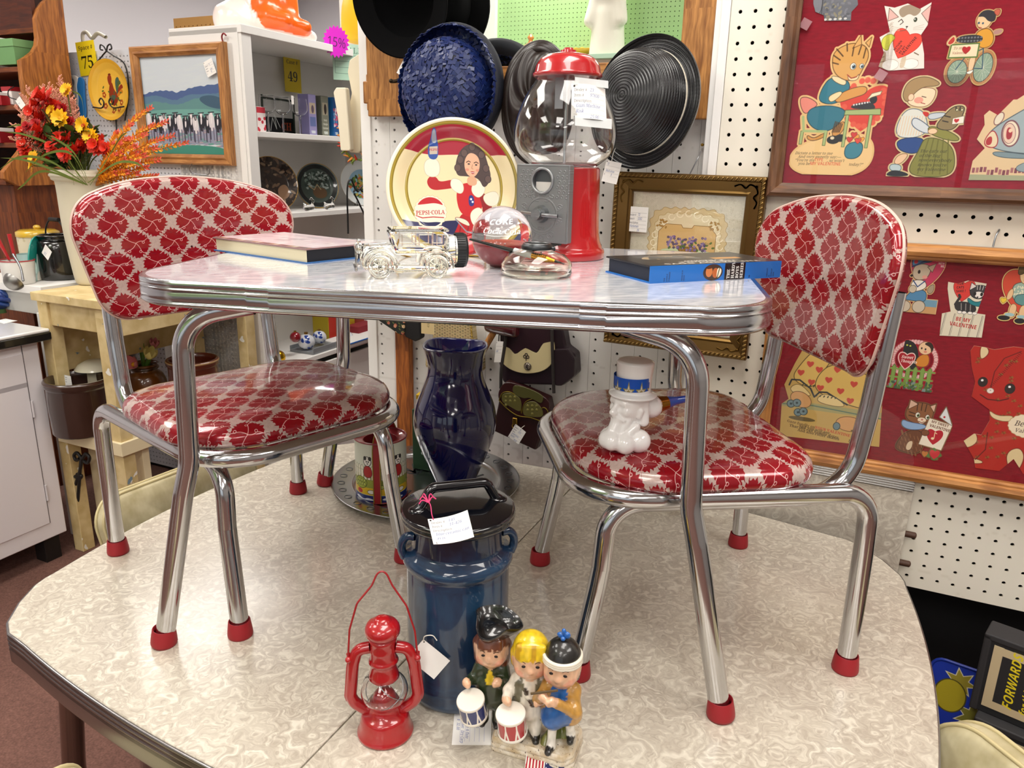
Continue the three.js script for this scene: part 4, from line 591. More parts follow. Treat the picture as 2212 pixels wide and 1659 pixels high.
  const g=priceTag('handwritten white price tag taped on the glass globe of the gumball machine',P.clone().add(V(0.033,0.252,0).applyAxisAngle(V(0,1,0),yaw(P))).add(V(0,0,0.072)),yaw(P) + 0.34,0.058,0.054,['Dealer #|23','Item #|97830','Description','|Gum Machine','|Risk','$|25.00'],{tilt:-0.3,roll:-0.06,bend:-0.5 });
  for (const b of [bxs(0.056,0.012,0.0003,0.003,0.031,-0.0018),bxs(0.062,0.016,0.0003,0.006,-0.031,-0.0028)]) part(g,'tape',b,phys(0xe8eaea,0.25,{transmission:0.6 }));
}
// round tin tray with lady
{
  const P=onY(982,556,YT).setY(YT + 0.001),r=0.1135,t=thing('tin_tray','round tin soda tray with gold rims and lady in red standing on edge','tray',P,yaw(P) + 0.06); t.rotation.x=-0.13;
  const art=tex(1024,1024,(c,w)=>{
    const R=w / 2; c.fillStyle='#ecd9ac'; c.fillRect(0,0,w,w);
    blob(c,[[-60,-60],[1084,-60],[1084,330],[900,262],[760,268],[520,262],[330,275],[120,226],[-60,250]],'#a5122e'); blob(c,[[-60,1084],[-60,700],[150,760],[330,770],[520,745],[760,760],[1084,790],[1084,1084]],'#20204f');
    c.lineWidth=40; c.strokeStyle='#f3ead0'; c.beginPath(); c.arc(R,R,R - 16,0,7); c.stroke();
    for (const [rad,l] of [[R - 40,24],[R - 152,22]]){c.beginPath(); c.arc(R,R,rad,0,7); c.strokeStyle='#8f7a22'; c.lineWidth=l; c.stroke(); c.beginPath(); c.arc(R,R,rad + 3,0,7); c.strokeStyle='#b49b3a'; c.lineWidth=l*0.4; c.stroke(); }
    // bottle cap
    const X=330,Y=690,p=[]; for (let k=0; k < 44; k++){const a=k / 44*Math.PI*2,q=118 + (k % 2?0:9); p.push([X + Math.cos(a)*q,Y + Math.sin(a)*q]); } poly(c,p,'#f0e6cf','#cbb88c',3);
    c.save(); c.beginPath(); c.arc(X,Y,110,0,7); c.clip(); blob(c,[[X - 130,Y - 130],[X + 130,Y - 130],[X + 120,Y - 44],[X + 40,Y - 70],[X - 40,Y - 58],[X - 120,Y - 50]],'#c01a26'); blob(c,[[X - 130,Y + 130],[X - 120,Y + 62],[X - 30,Y + 80],[X + 60,Y + 70],[X + 130,Y + 90],[X + 130,Y + 140]],'#22244f'); c.restore();
    text(c,'PEPSI·COLA',X,Y + 18,44,'#b81824','serif','bold','center',-0.04,0.82); line(c,[[X - 108,Y + 28],[X - 60,Y + 44],[X + 20,Y + 36],[X + 100,Y + 40]],'#b81824',7);
    // lady: skirt, body, arms, fur, head
    blob(c,[[470,1040],[450,940],[540,800],[555,690],[700,690],[745,820],[760,1040]],'#b5121c'); blob(c,[[440,1040],[400,990],[440,880],[520,930],[520,1040]],'#e9d3a6');
    for (const x of [560,620,680]) line(c,[[x,790],[x - 20,900],[x - 26,1030]],'#7d0a14',8);
    blob(c,[[520,560],[560,470],[690,470],[740,560],[710,720],[560,720]],'#c41a22'); blob(c,[[560,500],[440,520],[340,530],[300,470],[330,420],[380,430],[400,470],[520,440]],'#b3161f');
    blob(c,[[690,520],[770,560],[820,700],[790,790],[700,800],[690,740],[740,690]],'#8e1019'); blob(c,[[625,690],[700,640],[740,690],[720,800],[650,790]],'#efe6d2','#c8b894',3); blob(c,[[500,720],[610,740],[640,800],[560,770]],'#e8dcc4','#8a3a2e',4); line(c,[[520,740],[600,830],[670,850]],'#8a929a',9);
    blob(c,[[720,560],[820,520],[860,560],[840,640],[760,640]],'#ece2cd','#b9a987',3); blob(c,[[620,560],[660,560],[668,640],[622,646]],'#2a2f7c'); oval(c,640,590,8,8,'#fff'); oval(c,652,610,8,8,'#fff');
    blob(c,[[285,300],[400,290],[410,430],[290,430]],'#ece4d0','#c9bd9f',4);
    blob(c,[[318,300],[316,210],[340,150],[352,80],[376,80],[384,150],[398,210],[390,305]],'#2c4f9e'); blob(c,[[340,180],[352,90],[374,90],[386,190]],'#9aa2ae'); poly(c,[[328,210],[390,205],[388,262],[330,266]],'#c5b6a4'); text(c,'PEPSI',360,240,24,'#b02030','serif','bold','center',-0.05);
    blob(c,[[490,430],[570,450],[590,520],[560,560],[480,510]],'#efe7d4','#c4b594',3); blob(c,[[650,470],[720,440],[760,520],[700,590],[640,540]],'#efe7d4','#c4b594',3);
    blob(c,[[520,330],[560,220],[650,170],[740,230],[770,330],[800,430],[740,520],[700,430],[600,420],[530,420]],'#4b3a38'); for (const [x,y] of [[540,360],[590,250],[650,205],[720,260],[755,360],[770,440],[560,300]]) oval(c,x,y,24,28,'#5f4a45','#33262a',4);
    blob(c,[[590,300],[630,240],[700,270],[712,360],[670,430],[620,420],[592,370]],'#e3b190'); blob(c,[[610,420],[680,420],[690,490],[610,490]],'#dba783');
    line(c,[[606,318],[622,308],[636,316]],'#4a2c20',6); line(c,[[664,322],[680,314],[696,324]],'#4a2c20',6); oval(c,624,330,9,6,'#3c3030'); oval(c,680,336,9,6,'#3c3030'); line(c,[[652,335],[646,362],[656,366]],'#b98466',5); oval(c,612,372,14,10,'#dc9079'); oval(c,690,376,12,10,'#dc9079'); blob(c,[[630,388],[654,382],[676,392],[654,408]],'#a81822'); line(c,[[638,393],[668,394]],'#f4e8dc',5);
  },{clamp:true });
  const prof=[[0,0.004],[r*0.66,0.004],[r*0.69,0.005],[r*0.705,0.0058],[r*0.72,0.005],[r*0.74,0.005],[r*0.8,0.0105],[r*0.88,0.0145],[r*0.945,0.0165],[r*0.965,0.0182],[r*0.985,0.017],[r*0.998,0.0145],[r,0.013],[r*0.99,0.012],[r*0.93,0.0142],[r*0.8,0.009],[r*0.72,0.002],[0,0.002]];
  const g=lathe(prof,96).rotateX(Math.PI / 2); const pr=uvFit(g); part(t,'tray_disc',pr.translate(0,r,0),phys(0xffffff,0.3,{map:art,clearcoat:0.8,clearcoatRoughness:0.1 }));
  part(t,'easel',[tube([[-0.095,0.03,0.022],[-0.1,0.012,0.02],[-0.09,0.004,-0.002],[-0.02,0.002,-0.03],[0,0.09,-0.014]],0.0015,40),tube([[0.05,0.02,0.024],[0.05,0.003,0.018],[0.03,0.002,-0.005],[-0.02,0.002,-0.03]],0.0015,30)],BRASS);
}
// paperweight ball
{
  const P=onY(1083,578,YT).setY(YT),r=0.0468,t=thing('paperweight','clear glass paperweight ball with red bubbled base and white lettering','paperweight',P.clone().add(V(0,0.0005,0)),yaw(P));
  part(t,'glass_ball',lathe([[0,0.0015],[0.018,0.0015],...[...Array(32).keys()].map((k)=>{const a=-1.17 + k / 31*(1.17 + Math.PI / 2); return [Math.cos(a)*r,r + Math.sin(a)*r]; })],64),GLASS);
  const cr=[]; for (let k=0; k <=14; k++){const a=-1.17 + k / 14*0.95; cr.push([Math.cos(a)*r*0.955,r + Math.sin(a)*r*0.955]); } part(t,'red_base',lathe([[0,0.004],...cr,[r*0.7,r*0.84],[r*0.4,r*0.92],[0,r*0.95]],48),mat(0xa3051c,0.35));
  const bub=[]; let s0=seed; for (let k=0; k < 46; k++){const a=rr(-1.4,1.4),q=r*rr(0.55,0.8),y=r*rr(0.5,0.98); bub.push(sph(rr(0.0006,0.0016),Math.sin(a)*q,y,Math.cos(a)*q,1,1,1,8)); } const bm=part(t,'bubbles',bub,mat(0xf0c8c8,0.15)); bm.userData.kind='stuff';
  const wr=tex(512,256,(c,w,h)=>{c.clearRect(0,0,w,h); text(c,'COKE',240,92,92,'#f5f5f5','sans-serif','bold italic','center',-0.05,1.25); text(c,'is',250,132,34,'#f5f5f5','serif','italic','center'); text(c,'Coca-Cola',250,200,82,'#f5f5f5','serif','italic bold','center',0,1.05); line(c,[[60,215],[180,228],[330,218],[450,190]],'#f5f5f5',7); },{clamp:true });
  const rows=[]; for (let i=0; i <=12; i++){const q=[]; for (let j=0; j <=20; j++){const az=-0.8 + j / 20*1.6,el=0.02 + i / 12*0.72; q.push([Math.sin(az)*Math.cos(el)*r*1.004,r + Math.sin(el)*r*1.004,Math.cos(az)*Math.cos(el)*r*1.004,j / 20,i / 12]); } rows.push(q); }
  part(t,'lettering',grid3(rows,false),mat(0xffffff,0.5,{map:wr,alphaTest:0.5,side:THREE.DoubleSide }));
}
// glass inkwell with pen
{
  const P=onY(1158,597,YT).setY(YT + 0.0005),t=thing('glass_inkwell','low round clear glass inkwell with dark metal lid','inkwell',P,yaw(P)),pew=metal(0x4a4c4e,0.4);
  part(t,'glass_body',lathe([[0,0.001],[0.047,0.001],[0.0505,0.003],[0.0515,0.007],[0.0505,0.0145],[0.0515,0.017],[0.0485,0.024],[0.04,0.033],[0.026,0.0385],[0.02,0.0395],[0.019,0.0375],[0.025,0.0362],[0.038,0.031],[0.0455,0.0225],[0.0482,0.0165],[0.0475,0.007],[0.045,0.0035],[0,0.0032]],64),new THREE.MeshPhysicalMaterial({color:0xfffdf4,roughness:0.0,transmission:1,thickness:0.002,ior:1.4 }));
  const l=part(t,'lid',lathe([[0.021,0.038],[0.0225,0.039],[0.0222,0.043],[0.0205,0.046],[0.019,0.0465],[0.016,0.0455],[0.006,0.0458],[0,0.0462]],40),pew); part(l,'hinge',box(0.008,0.006,0.007,0.0225,0.04,0.004),pew);
  part(t,'lid_rim',tor(0.0185,0.0016).rotateX(Math.PI / 2).translate(0,0.0462,0),metal(0x77797a,0.3));
  const A=hit(1016,517,1.118),B=hit(1219,571,1.062),D=B.clone().sub(A),L=D.length(),pen=thing('dip_pen','black dip pen with gold ferrule resting across the glass inkwell','pen',A); pen.quaternion.setFromUnitVectors(V(1,0,0),D.clone().normalize());
  const seg=(a,b,r1,r2)=> rod([a*L,0,0],[b*L,0,0],r1,r2,14);
  part(pen,'handle',[seg(0,0.5,0.0016,0.0034),sph(0.0017)],mat(0x17150f,0.35)); part(pen,'ferrule',[seg(0.66,0.82,0.0042,0.0045),...[...Array(7).keys()].map((k)=> tor(0.0045,0.0005).rotateY(Math.PI / 2).translate(L*(0.68 + k*0.02),0,0)),seg(0.82,0.9,0.0044,0.002)],metal(0xc08a2c,0.22),'twisted gold ferrule'); part(pen,'nib',seg(0.9,1,0.0022,0.0005),mat(0x1b1712,0.3));
  part(pen,'tape',[seg(0.48,0.67,0.0048,0.0048)],phys(0xdcdfe2,0.3,{transmission:0.35 }));
}
// glass car decanter
{
  const P=onY(886,597,YT).setY(YT),t=thing('glass_car','clear glass vintage car decanter with black screw cap at its rear','decanter',P.clone().add(V(0,0.0005,0)),yaw(P) + 0.12),G=new THREE.MeshPhysicalMaterial({color:0xfffffa,roughness:0.02,transmission:1,thickness:0.01,ior:1.48 });
  const sc=1,prof=(p,d,b)=> ext(p.map(([x,y])=> [x,y]),d - 2*b,b,3).translate(0,0,-d / 2 + b);
  const chas=fillet([[-0.066,0.012,0],[0.05,0.01,0],[0.056,0.03,0],[0.05,0.036,0],[-0.02,0.036,0],[-0.026,0.046,0],[-0.066,0.044,0],[-0.07,0.03,0]],0.006,true,4),cab=fillet([[-0.022,0.034,0],[0.052,0.034,0],[0.053,0.058,0],[0.044,0.0665,0],[-0.024,0.0665,0],[-0.03,0.062,0]],[0.002,0.004,0.012,0.012,0.006,0.003],true,5);
  part(t,'body',prof(chas,0.044,0.004),G); part(t,'cabin',prof(cab,0.05,0.005),G);
  part(t,'roof_edge',box(0.08,0.004,0.053,0.012,0.0655,0,0.002),G);
  for (const [x,w] of [[-0.004,0.018],[0.019,0.018],[0.041,0.013]]) for (const s of [-1,1]) part(t,'window_frame',[box(w,0.0016,0.0016,x,0.06,s*0.0262,0.0007),box(w,0.0016,0.0016,x,0.045,s*0.0262,0.0007),box(0.0016,0.016,0.0016,x - w / 2,0.0525,s*0.0262,0.0007),box(0.0016,0.016,0.0016,x + w / 2,0.0525,s*0.0262,0.0007)],G);
  for (const x of [-0.044,0.034]) for (const s of [-1,1]){
    const wh=part(t,'wheel',[tor(0.0135,0.0032,0,0,0,30),cyl(0.0125,0.0125,0.003).rotateX(Math.PI / 2)],G); wh.position.set(x,0.0168,s*0.0285);
    part(wh,'spokes',[...Array(10).keys()].map((k)=> rod([0,0,s*0.002],[Math.cos(k*0.628)*0.011,Math.sin(k*0.628)*0.011,s*0.002],0.0007,0.0007,6)).concat([sph(0.003,0,0,s*0.002,1,1,0.6,12)]),G);
    const f=[]; for (let k=0; k <=12; k++){const a=-0.15 + k / 12*(Math.PI + 0.1); f.push([x + Math.cos(a)*0.0205,0.0168 + Math.sin(a)*0.0205,s*0.0265]); } if (x < 0) f.unshift([-0.012,0.012,s*0.0265]); part(t,'fender',tube(f,0.0045,40,false,10),G);
  }
  for (const s of [-1,1]){part(t,'running_board',box(0.05,0.003,0.012,-0.006,0.0115,s*0.027),G); part(t,'headlamp',sph(0.0065,-0.07,0.04,s*0.0165,0.9,1,1,16),G); }
  part(t,'grille',[box(0.005,0.03,0.028,-0.0715,0.03,0),...[-0.01,-0.005,0,0.005,0.01].map((z)=> cyl(0.0008,0.0008,0.028,-0.0745,0.03,z,6))],G); part(t,'bonnet_ornament',[sph(0.003,-0.07,0.049,0,1,1.3,1,10)],G); part(t,'bumper',box(0.004,0.006,0.058,-0.076,0.014,0),G);
  part(t,'neck',cyl(0.0205,0.0225,0.014).rotateZ(-Math.PI / 2).translate(0.058,0.036,0),G);
  part(t,'screw_cap',[lathe([[0,0.0075],[0.02,0.0075],[0.0235,0.006],[0.0242,0.003],[0.0242,-0.0085],[0.0225,-0.0085]],48).rotateZ(-Math.PI / 2).translate(0.073,0.036,0),...[...Array(40).keys()].map((k)=> box(0.012,0.0008,0.0014,0.07,0.036 + Math.cos(k*0.157)*0.0243,Math.sin(k*0.157)*0.0243,0.0003))],mat(0x0e0f12,0.45),'black ribbed screw cap');
}
// books
function book(name,label,A,B,C,h,o){      // A-B and B-C are two edges of the lower cover, B nearest
  const ex=B.clone().sub(A),L=ex.length(),D=C.clone().sub(B).length(); ex.normalize();
  const P=A.clone().add(C).multiplyScalar(0.5),t=thing(name,label,'book',P.setY(A.y + 0.0005),Math.atan2(-ex.z,ex.x));
  // local x along A-B; z from B towards the far side is -z
  const th=0.0024,cov=(y,m,nm,f)=> part(t,nm,box(L,th,D,0,y,0,0.001),m);
  cov(th / 2,o.cover,'lower_cover'); cov(h - th / 2,o.upper??o.cover,'upper_cover');
  const inset=(k)=> (o.spine===k?0.001:0.004),xl=-L / 2 + inset('A'),xr=L / 2 - inset('B'),zf=D / 2 - inset('AB'),zb=-D / 2 + 0.004;
  const pb=new THREE.BoxGeometry(xr - xl,h - 2*th,zf - zb).translate((xl + xr) / 2,h / 2,(zf + zb) / 2);
  part(t,'page_block',pb,[o.endB??o.page,o.page,o.page,o.page,o.page,o.page]);
  if (o.spineTex) part(t,'spine',new THREE.BoxGeometry(0.0024,h,D).translate(L / 2 - 0.0008,h / 2,0),[o.spineTex,o.cover,o.cover,o.cover,o.cover,o.cover]);
  part(t,'cover_picture',new THREE.BoxGeometry(L - 0.001,0.0004,D - 0.001).translate(0,h + 0.0001,0),[o.upper??o.cover,o.upper??o.cover,o.top,o.cover,o.upper??o.cover,o.cover]);
  return t;
}
{
  const stripes=(a,b)=> tex(16,128,(c)=>{for (let y=0; y < 128; y +=2){c.fillStyle=y % 4?a:b; c.fillRect(0,y,16,2); } });
  const top1=tex(512,320,(c,w,h)=>{c.fillStyle='#d9c9cc'; c.fillRect(0,0,w,h); for (let k=0; k < 60; k++){c.fillStyle=['#c6b0b6','#e6dadb','#b9a9ae','#d6bcc0'][k % 4]; c.fillRect(rnd()*w,rnd()*h,20 + rnd()*80,10 + rnd()*40); } c.fillStyle='#8b6a6a'; c.fillRect(0,292,w,28); for (let k=0; k < 22; k++){c.fillStyle=['#3b2a26','#a67c4e','#d8c8a8','#6d2b2b'][k % 4]; c.fillRect(k*24,294,18,24); } c.fillStyle='#cbb0b8'; c.fillRect(330,60,120,60); });
  book('hardcover_book','hardcover book with pale picture cover and cream page edges on the left of the table',onY(490,545,YT),onY(697,575,YT),onY(785,552,YT),0.0235,{cover:mat(0x2a5f9a,0.5),page:mat(0xffffff,0.85,{map:stripes('#e9dfc2','#d8cba6') }),endB:mat(0x10131c,0.6),upper:mat(0x8b6a6a,0.5),top:phys(0xffffff,0.35,{map:top1,clearcoat:0.6,clearcoatRoughness:0.1 }) });
  const sp=tex(1024,96,(c,w,h)=>{
    c.fillStyle='#0b66b8'; c.fillRect(0,0,w,h); const up=(s,x,px,col,f='sans-serif')=> s.split('\n').forEach((l,i)=> text(c,l,x + i*(px + 3),88,px,col,f,'bold','left',-Math.PI / 2,0.8));
    up('THE\nJUNGLE\nPYRAMID',110,15,'#0c1c34'); up('FRANKLIN W\nDIXON',240,12,'#0c1c34'); oval(c,470,48,76,46,'#3a2a22'); oval(c,440,44,26,30,'#c8763e'); oval(c,490,52,24,28,'#b8602c'); blob(c,[[410,30],[440,4],[470,26]],'#4e2a16'); blob(c,[[500,20],[540,30],[530,70],[500,84]],'#e6dcc4'); line(c,[[520,24],[506,80]],'#3b4d2c',6);
    c.fillStyle='#0d0d0e'; c.fillRect(562,0,164,h); up('THE\nHARDY\nBOYS\nSERIES',604,32,'#f2f0ea','serif'); up('56',770,17,'#0c1c34'); up('GROSSET\n&\nDUNLAP\n8956',915,15,'#0c1c34');
  },{clamp:true });
  const top2=tex(512,512,(c,w,h)=>{c.fillStyle='#15151a'; c.fillRect(0,0,w,h); c.translate(w,0); c.rotate(Math.PI / 2); for (const [s,y,px] of [['THE HARDY BOYS',70,46],['THE JUNGLE',120,40],['PYRAMID',160,36]]) text(c,s,256,y,px,'#eee7dc','sans-serif','bold','center'); c.fillStyle='#c98c3c'; c.fillRect(80,190,110,70); for (let k=0; k < 26; k++){c.fillStyle=['#5a5f63','#8a7f70','#3a3d40','#b09a78'][k % 4]; blob(c,[[200 + rnd()*260,230 + rnd()*240],[200 + rnd()*260,230 + rnd()*240],[220 + rnd()*240,230 + rnd()*240],[220 + rnd()*240,240 + rnd()*240]],c.fillStyle); } },{clamp:true });
  book('hardcover_book','black and blue hardcover mystery book lying with its printed spine towards us',onY(1303,588,YT),onY(1398,613,YT),onY(1690,601,YT),0.0245,{upper:mat(0x131317,0.4),cover:mat(0x0b66b8,0.45),page:mat(0x1b2233,0.7),spineTex:phys(0xffffff,0.35,{map:sp,clearcoat:0.6 }),top:phys(0xffffff,0.35,{map:top2,clearcoat:0.5,clearcoatRoughness:0.15 }),spine:'B' });
}


// ---------- things on the wall ----------
// a group whose origin is at wall point (px, py) on plane q, facing us
const onWall=(name,label,cat,px,py,q,grp)=>{const v=onQ(px,py,q); return thing(name,label,cat,v,ONWALL,grp); };
const rel=(px,py,q,t)=>{const v=onQ(px,py,q).sub(t.position); return [v.dot(UT),v.y]; };
// oak hall mirror with double hooks
const MQ=1.668;
{
  const t=onWall('hall_mirror','oak framed hall mirror with hook rails hanging behind the hats','mirror',1180,130,MQ),rl=(x,y)=> rel(x,y,MQ,t),th=0.022;
  const beam=(n,x0,y0,x1,y1,ax)=> part(t,n,uvBox(box(x1 - x0,y1 - y0,th,(x0 + x1) / 2,(y0 + y1) / 2,0,0.003),0.22,ax),OAK);
  const [lx0,ly0]=rl(800,252),[lx1]=rl(880,252),[rx0]=rl(1462,240),[rx1,ry0]=rl(1553,258),top=0.55,[,by0]=rl(1120,215),[,by1]=rl(1120,143);
  beam('stile',lx0,ly0,lx1,top,'y'); beam('stile',rx0,ry0,rx1,top,'y'); beam('rail',lx1,by0,rx0,by1,'x'); beam('rail',lx1,top - 0.07,rx0,top,'x');
  part(t,'mirror_glass',bxs(rx0 - lx1 + 0.006,top - 0.07 - by1 + 0.006,0.004,(lx1 + rx0) / 2,(by1 + top - 0.07) / 2,-0.003),metal(0xf4f7f4,0.0));
  for (const [x,y,s] of [[1558,198,1],[797,200,-1]]){const [a,b]=rl(x,y); part(t,'side_block',[box(0.024,0.052,0.018,a,b,0,0.003),box(0.016,0.086,0.014,a - s*0.004,b,0,0.004)].map((g)=> uvBox(g,0.2,'y')),OAK); }
  const hk=(x,y)=>{const [a,b]=rl(x,y); part(t,'coat_hook',[tube([[a,b + 0.03,0.012],[a + 0.004,b + 0.012,0.03],[a,b - 0.002,0.024],[a - 0.002,b - 0.03,0.03],[a - 0.016,b - 0.052,0.045],[a - 0.027,b - 0.054,0.052]],0.0042,30),sph(0.0085,a + 0.001,b + 0.034,0.03,1.3,0.7,1),sph(0.005,a - 0.028,b - 0.053,0.053)],metal(0x3a3026,0.4)); };
  hk(892,128);
}
// hats. Local: crown axis along z (out of the wall), then leaned
function hat(name,label,px,py,q,tilt,pan,cat='hat'){const t=thing(name,label,cat,onQ(px,py,q),ONWALL + pan); t.rotation.x=tilt; return t; }
const LA=(pts,n)=> lathe(pts,n).rotateX(Math.PI / 2);
{// big black hat at the top
  const t=hat('black_hat','large black felt hat with wide brim at the top of the rack',872,-4,1.588,0.2,0.0),m=phys(0x020203,0.9,{specularIntensity:0.25 });
  part(t,'brim',LA([[0.08,0.0],[0.1,0.004],[0.122,0.016],[0.1235,0.022],[0.12,0.019],[0.1,0.009],[0.08,0.005]],64),m);
  part(t,'crown',LA(smooth([[0.083,0],[0.084,-0.016],[0.078,-0.04],[0.055,-0.052],[0.0,-0.055]],30),56),m);
  part(t,'inner_crown',LA(smooth([[0.082,0.002],[0.079,-0.02],[0.05,-0.045],[0,-0.05]],24),48),phys(0x020203,0.9,{specularIntensity:0.2 }));
}
{// blue woven hat: a base with hundreds of straw tiles
  const t=hat('blue_woven_hat','glossy navy blue woven straw hat with rolled brim, left of the gumball machine',984,198,1.575,-0.05,-0.12),base=mat(0x050a1a,0.7); t.scale.setScalar(1.12);
  const cr=smooth([[0,0.082],[0.03,0.081],[0.062,0.076],[0.083,0.062],[0.091,0.036],[0.09,0.004]],40),br=smooth([[0.09,0.004],[0.103,0.0],[0.115,0.008],[0.12,0.024],[0.118,0.034]],24);
  part(t,'crown',LA(cr,56),base); part(t,'brim',LA([...br,...br.map(([r,h])=> [r + 0.003,h - 0.004]).reverse()],64),base);
  const tile=new THREE.BoxGeometry(0.013,0.0078,0.0012).toNonIndexed();{const P=tile.attributes.position; for (let i=0; i < P.count; i++) P.setZ(i,P.getZ(i) - 40*P.getX(i)**2*0.5); tile.computeVertexNormals(); }
  const place=(profile,step,out)=>{const M=[],acc=[]; let s=0; for (let i=1; i < profile.length; i++){const [r0,h0]=profile[i - 1],[r1,h1]=profile[i],d=Math.hypot(r1 - r0,h1 - h0); s +=d; acc.push([s,(r0 + r1) / 2,(h0 + h1) / 2,Math.atan2(h1 - h0,r1 - r0)]); }
    for (let v=step*0.6,row=0; v < s; v +=step,row++){const e=acc.find((a)=> a[0] >=v)??acc.at(-1),n=Math.max(4,Math.round(2*Math.PI*e[1] / 0.0105)); for (let k=0; k < n; k++){const a=(k + (row % 2)*0.5 + rr(-0.15,0.15)) / n*Math.PI*2,m=new THREE.Matrix4().makeTranslation(e[1] + out*Math.sin(-e[3])*0 ,0,e[2]),up_=e[3];
      const ro=new THREE.Matrix4().makeRotationZ(a).multiply(m).multiply(new THREE.Matrix4().makeRotationY(-up_ + (out < 0?Math.PI:0))).multiply(new THREE.Matrix4().makeTranslation(0,0,0.0012 + rnd()*0.0012)).multiply(new THREE.Matrix4().makeRotationFromEuler(new THREE.Euler(rr(-0.28,0.28),rr(-0.28,0.28),((row % 2)?0.65:-0.65) + rr(-0.35,0.35)))); M.push(ro); } } return M; };
  for (const [nm,p,o] of [['crown_straw',cr,1],['brim_straw',br,1]]){const M=place(p,0.0072,o),im=new THREE.InstancedMesh(tile,phys(0x11265c,0.46,{clearcoat:0.1,clearcoatRoughness:0.2 }),M.length),c=new THREE.Color(); M.forEach((m,i)=>{im.setMatrixAt(i,m); im.setColorAt(i,c.setHSL(0.61,0.4,rr(0.6,1))); }); im.name=nm; im.userData.kind='stuff'; im.castShadow=im.receiveShadow=true; t.add(im); }
}
{// black straw hat with concentric braid
  const t=hat('black_straw_hat','shiny black straw hat of concentric braid with cream ribbon',1396,224,1.575,-0.14,-0.36);
  const cr=smooth([[0,0.08],[0.03,0.079],[0.06,0.074],[0.084,0.061],[0.096,0.036],[0.099,0.008]],60),br=smooth([[0.099,0.008],[0.112,0.002],[0.124,0.004],[0.129,0.014]],20);
  const bump=tex(1024,64,(c,w,h)=>{c.fillStyle='#222'; c.fillRect(0,0,w,h); for (let x=0; x < w; x +=10){c.save(); c.translate(x + 5,h / 2); c.rotate(0.5); oval(c,0,0,4,24,'#ddd'); c.restore(); } });
  const ridged=(p,pitch)=>{const o=[]; let s=0; for (let i=1; i < p.length; i++){const a=p[i - 1],b=p[i],d=Math.hypot(b[0] - a[0],b[1] - a[1]),n=Math.max(1,Math.round(d / pitch*6)); for (let k=0; k < n; k++){const u=k / n,q=(s + d*u) / pitch,hh=Math.abs(Math.sin(q*Math.PI))*0.0019,nx=(b[1] - a[1]) / d*-1,ny=(b[0] - a[0]) / d; o.push([a[0] + (b[0] - a[0])*u + nx*hh,a[1] + (b[1] - a[1])*u + ny*hh]); } s +=d; } o.push(p.at(-1)); return o; };
  const bt=bump.clone(); bt.repeat.set(1,30); const m=phys(0x0a0b10,0.27,{clearcoat:0.35,clearcoatRoughness:0.2,bumpMap:bt,bumpScale:0.0009 });
  part(t,'crown',LA(ridged(cr,0.006),90),m); part(t,'brim',LA([...ridged(br,0.006),...br.map(([r,h])=> [r,h - 0.004]).reverse()],90),m);
  part(t,'ribbon',LA([[0.0995,0.013],[0.1008,0.012],[0.1012,0.0085],[0.1005,0.007]],72),mat(0xded6c2,0.6),'cream ribbon round the crown');
}
{// dark brown satin hat behind the machine
  const t=hat('brown_satin_hat','dark brown satin draped hat half hidden behind the gumball machine',1160,225,1.56,0.0,0.2),m=phys(0x1d120d,0.42,{sheen:0.4 });
  const rows=[]; for (let i=0; i <=14; i++){const u=i / 14,r=0.085*Math.sin(Math.min(1,0.06 + u*1.05)*Math.PI / 2),h=0.05*Math.cos(u*Math.PI / 2); rows.push([...Array(64).keys()].map((j)=>{const a=j / 64*Math.PI*2,q=r*(1 + 0.03*Math.sin(a*9 + u*5)*u); return [Math.cos(a)*q*0.72,Math.sin(a)*q*1.25,h + 0.006*Math.sin(a*7 + u*9)]; })); }
  part(t,'crown',grid3(rows),m); part(t,'draped_band',[0,1,2].map((k)=> tube([...Array(24).keys()].map((j)=>{const a=j / 24*Math.PI*2; return [Math.cos(a)*(0.062 + k*0.005),Math.sin(a)*(0.106 + k*0.006),0.006 - k*0.006 + 0.004*Math.sin(a*5 + k)]; }),0.0085,80,true,8)),m);
}
// tags hanging on the hats
{const v=onQ(1321,372,1.55); priceTag('narrow white price tag hanging from the black straw hat',v,ONWALL + 0.3,0.032,0.043,['|72','','|black straw','$|8'],{roll:-0.2,string:[[-0.005,0.02,0],[-0.006,0.035,0],[-0.004,0.05,0.0]] });
  const b=onQ(876,150,1.6); priceTag('small white price tag under the big black hat',b,ONWALL + 0.2,0.03,0.035,['|blue','|hat','|12'],{roll:-0.55,string:[[0.0,0.017,0],[0.004,0.028,0],[0.006,0.038,0]] }); }
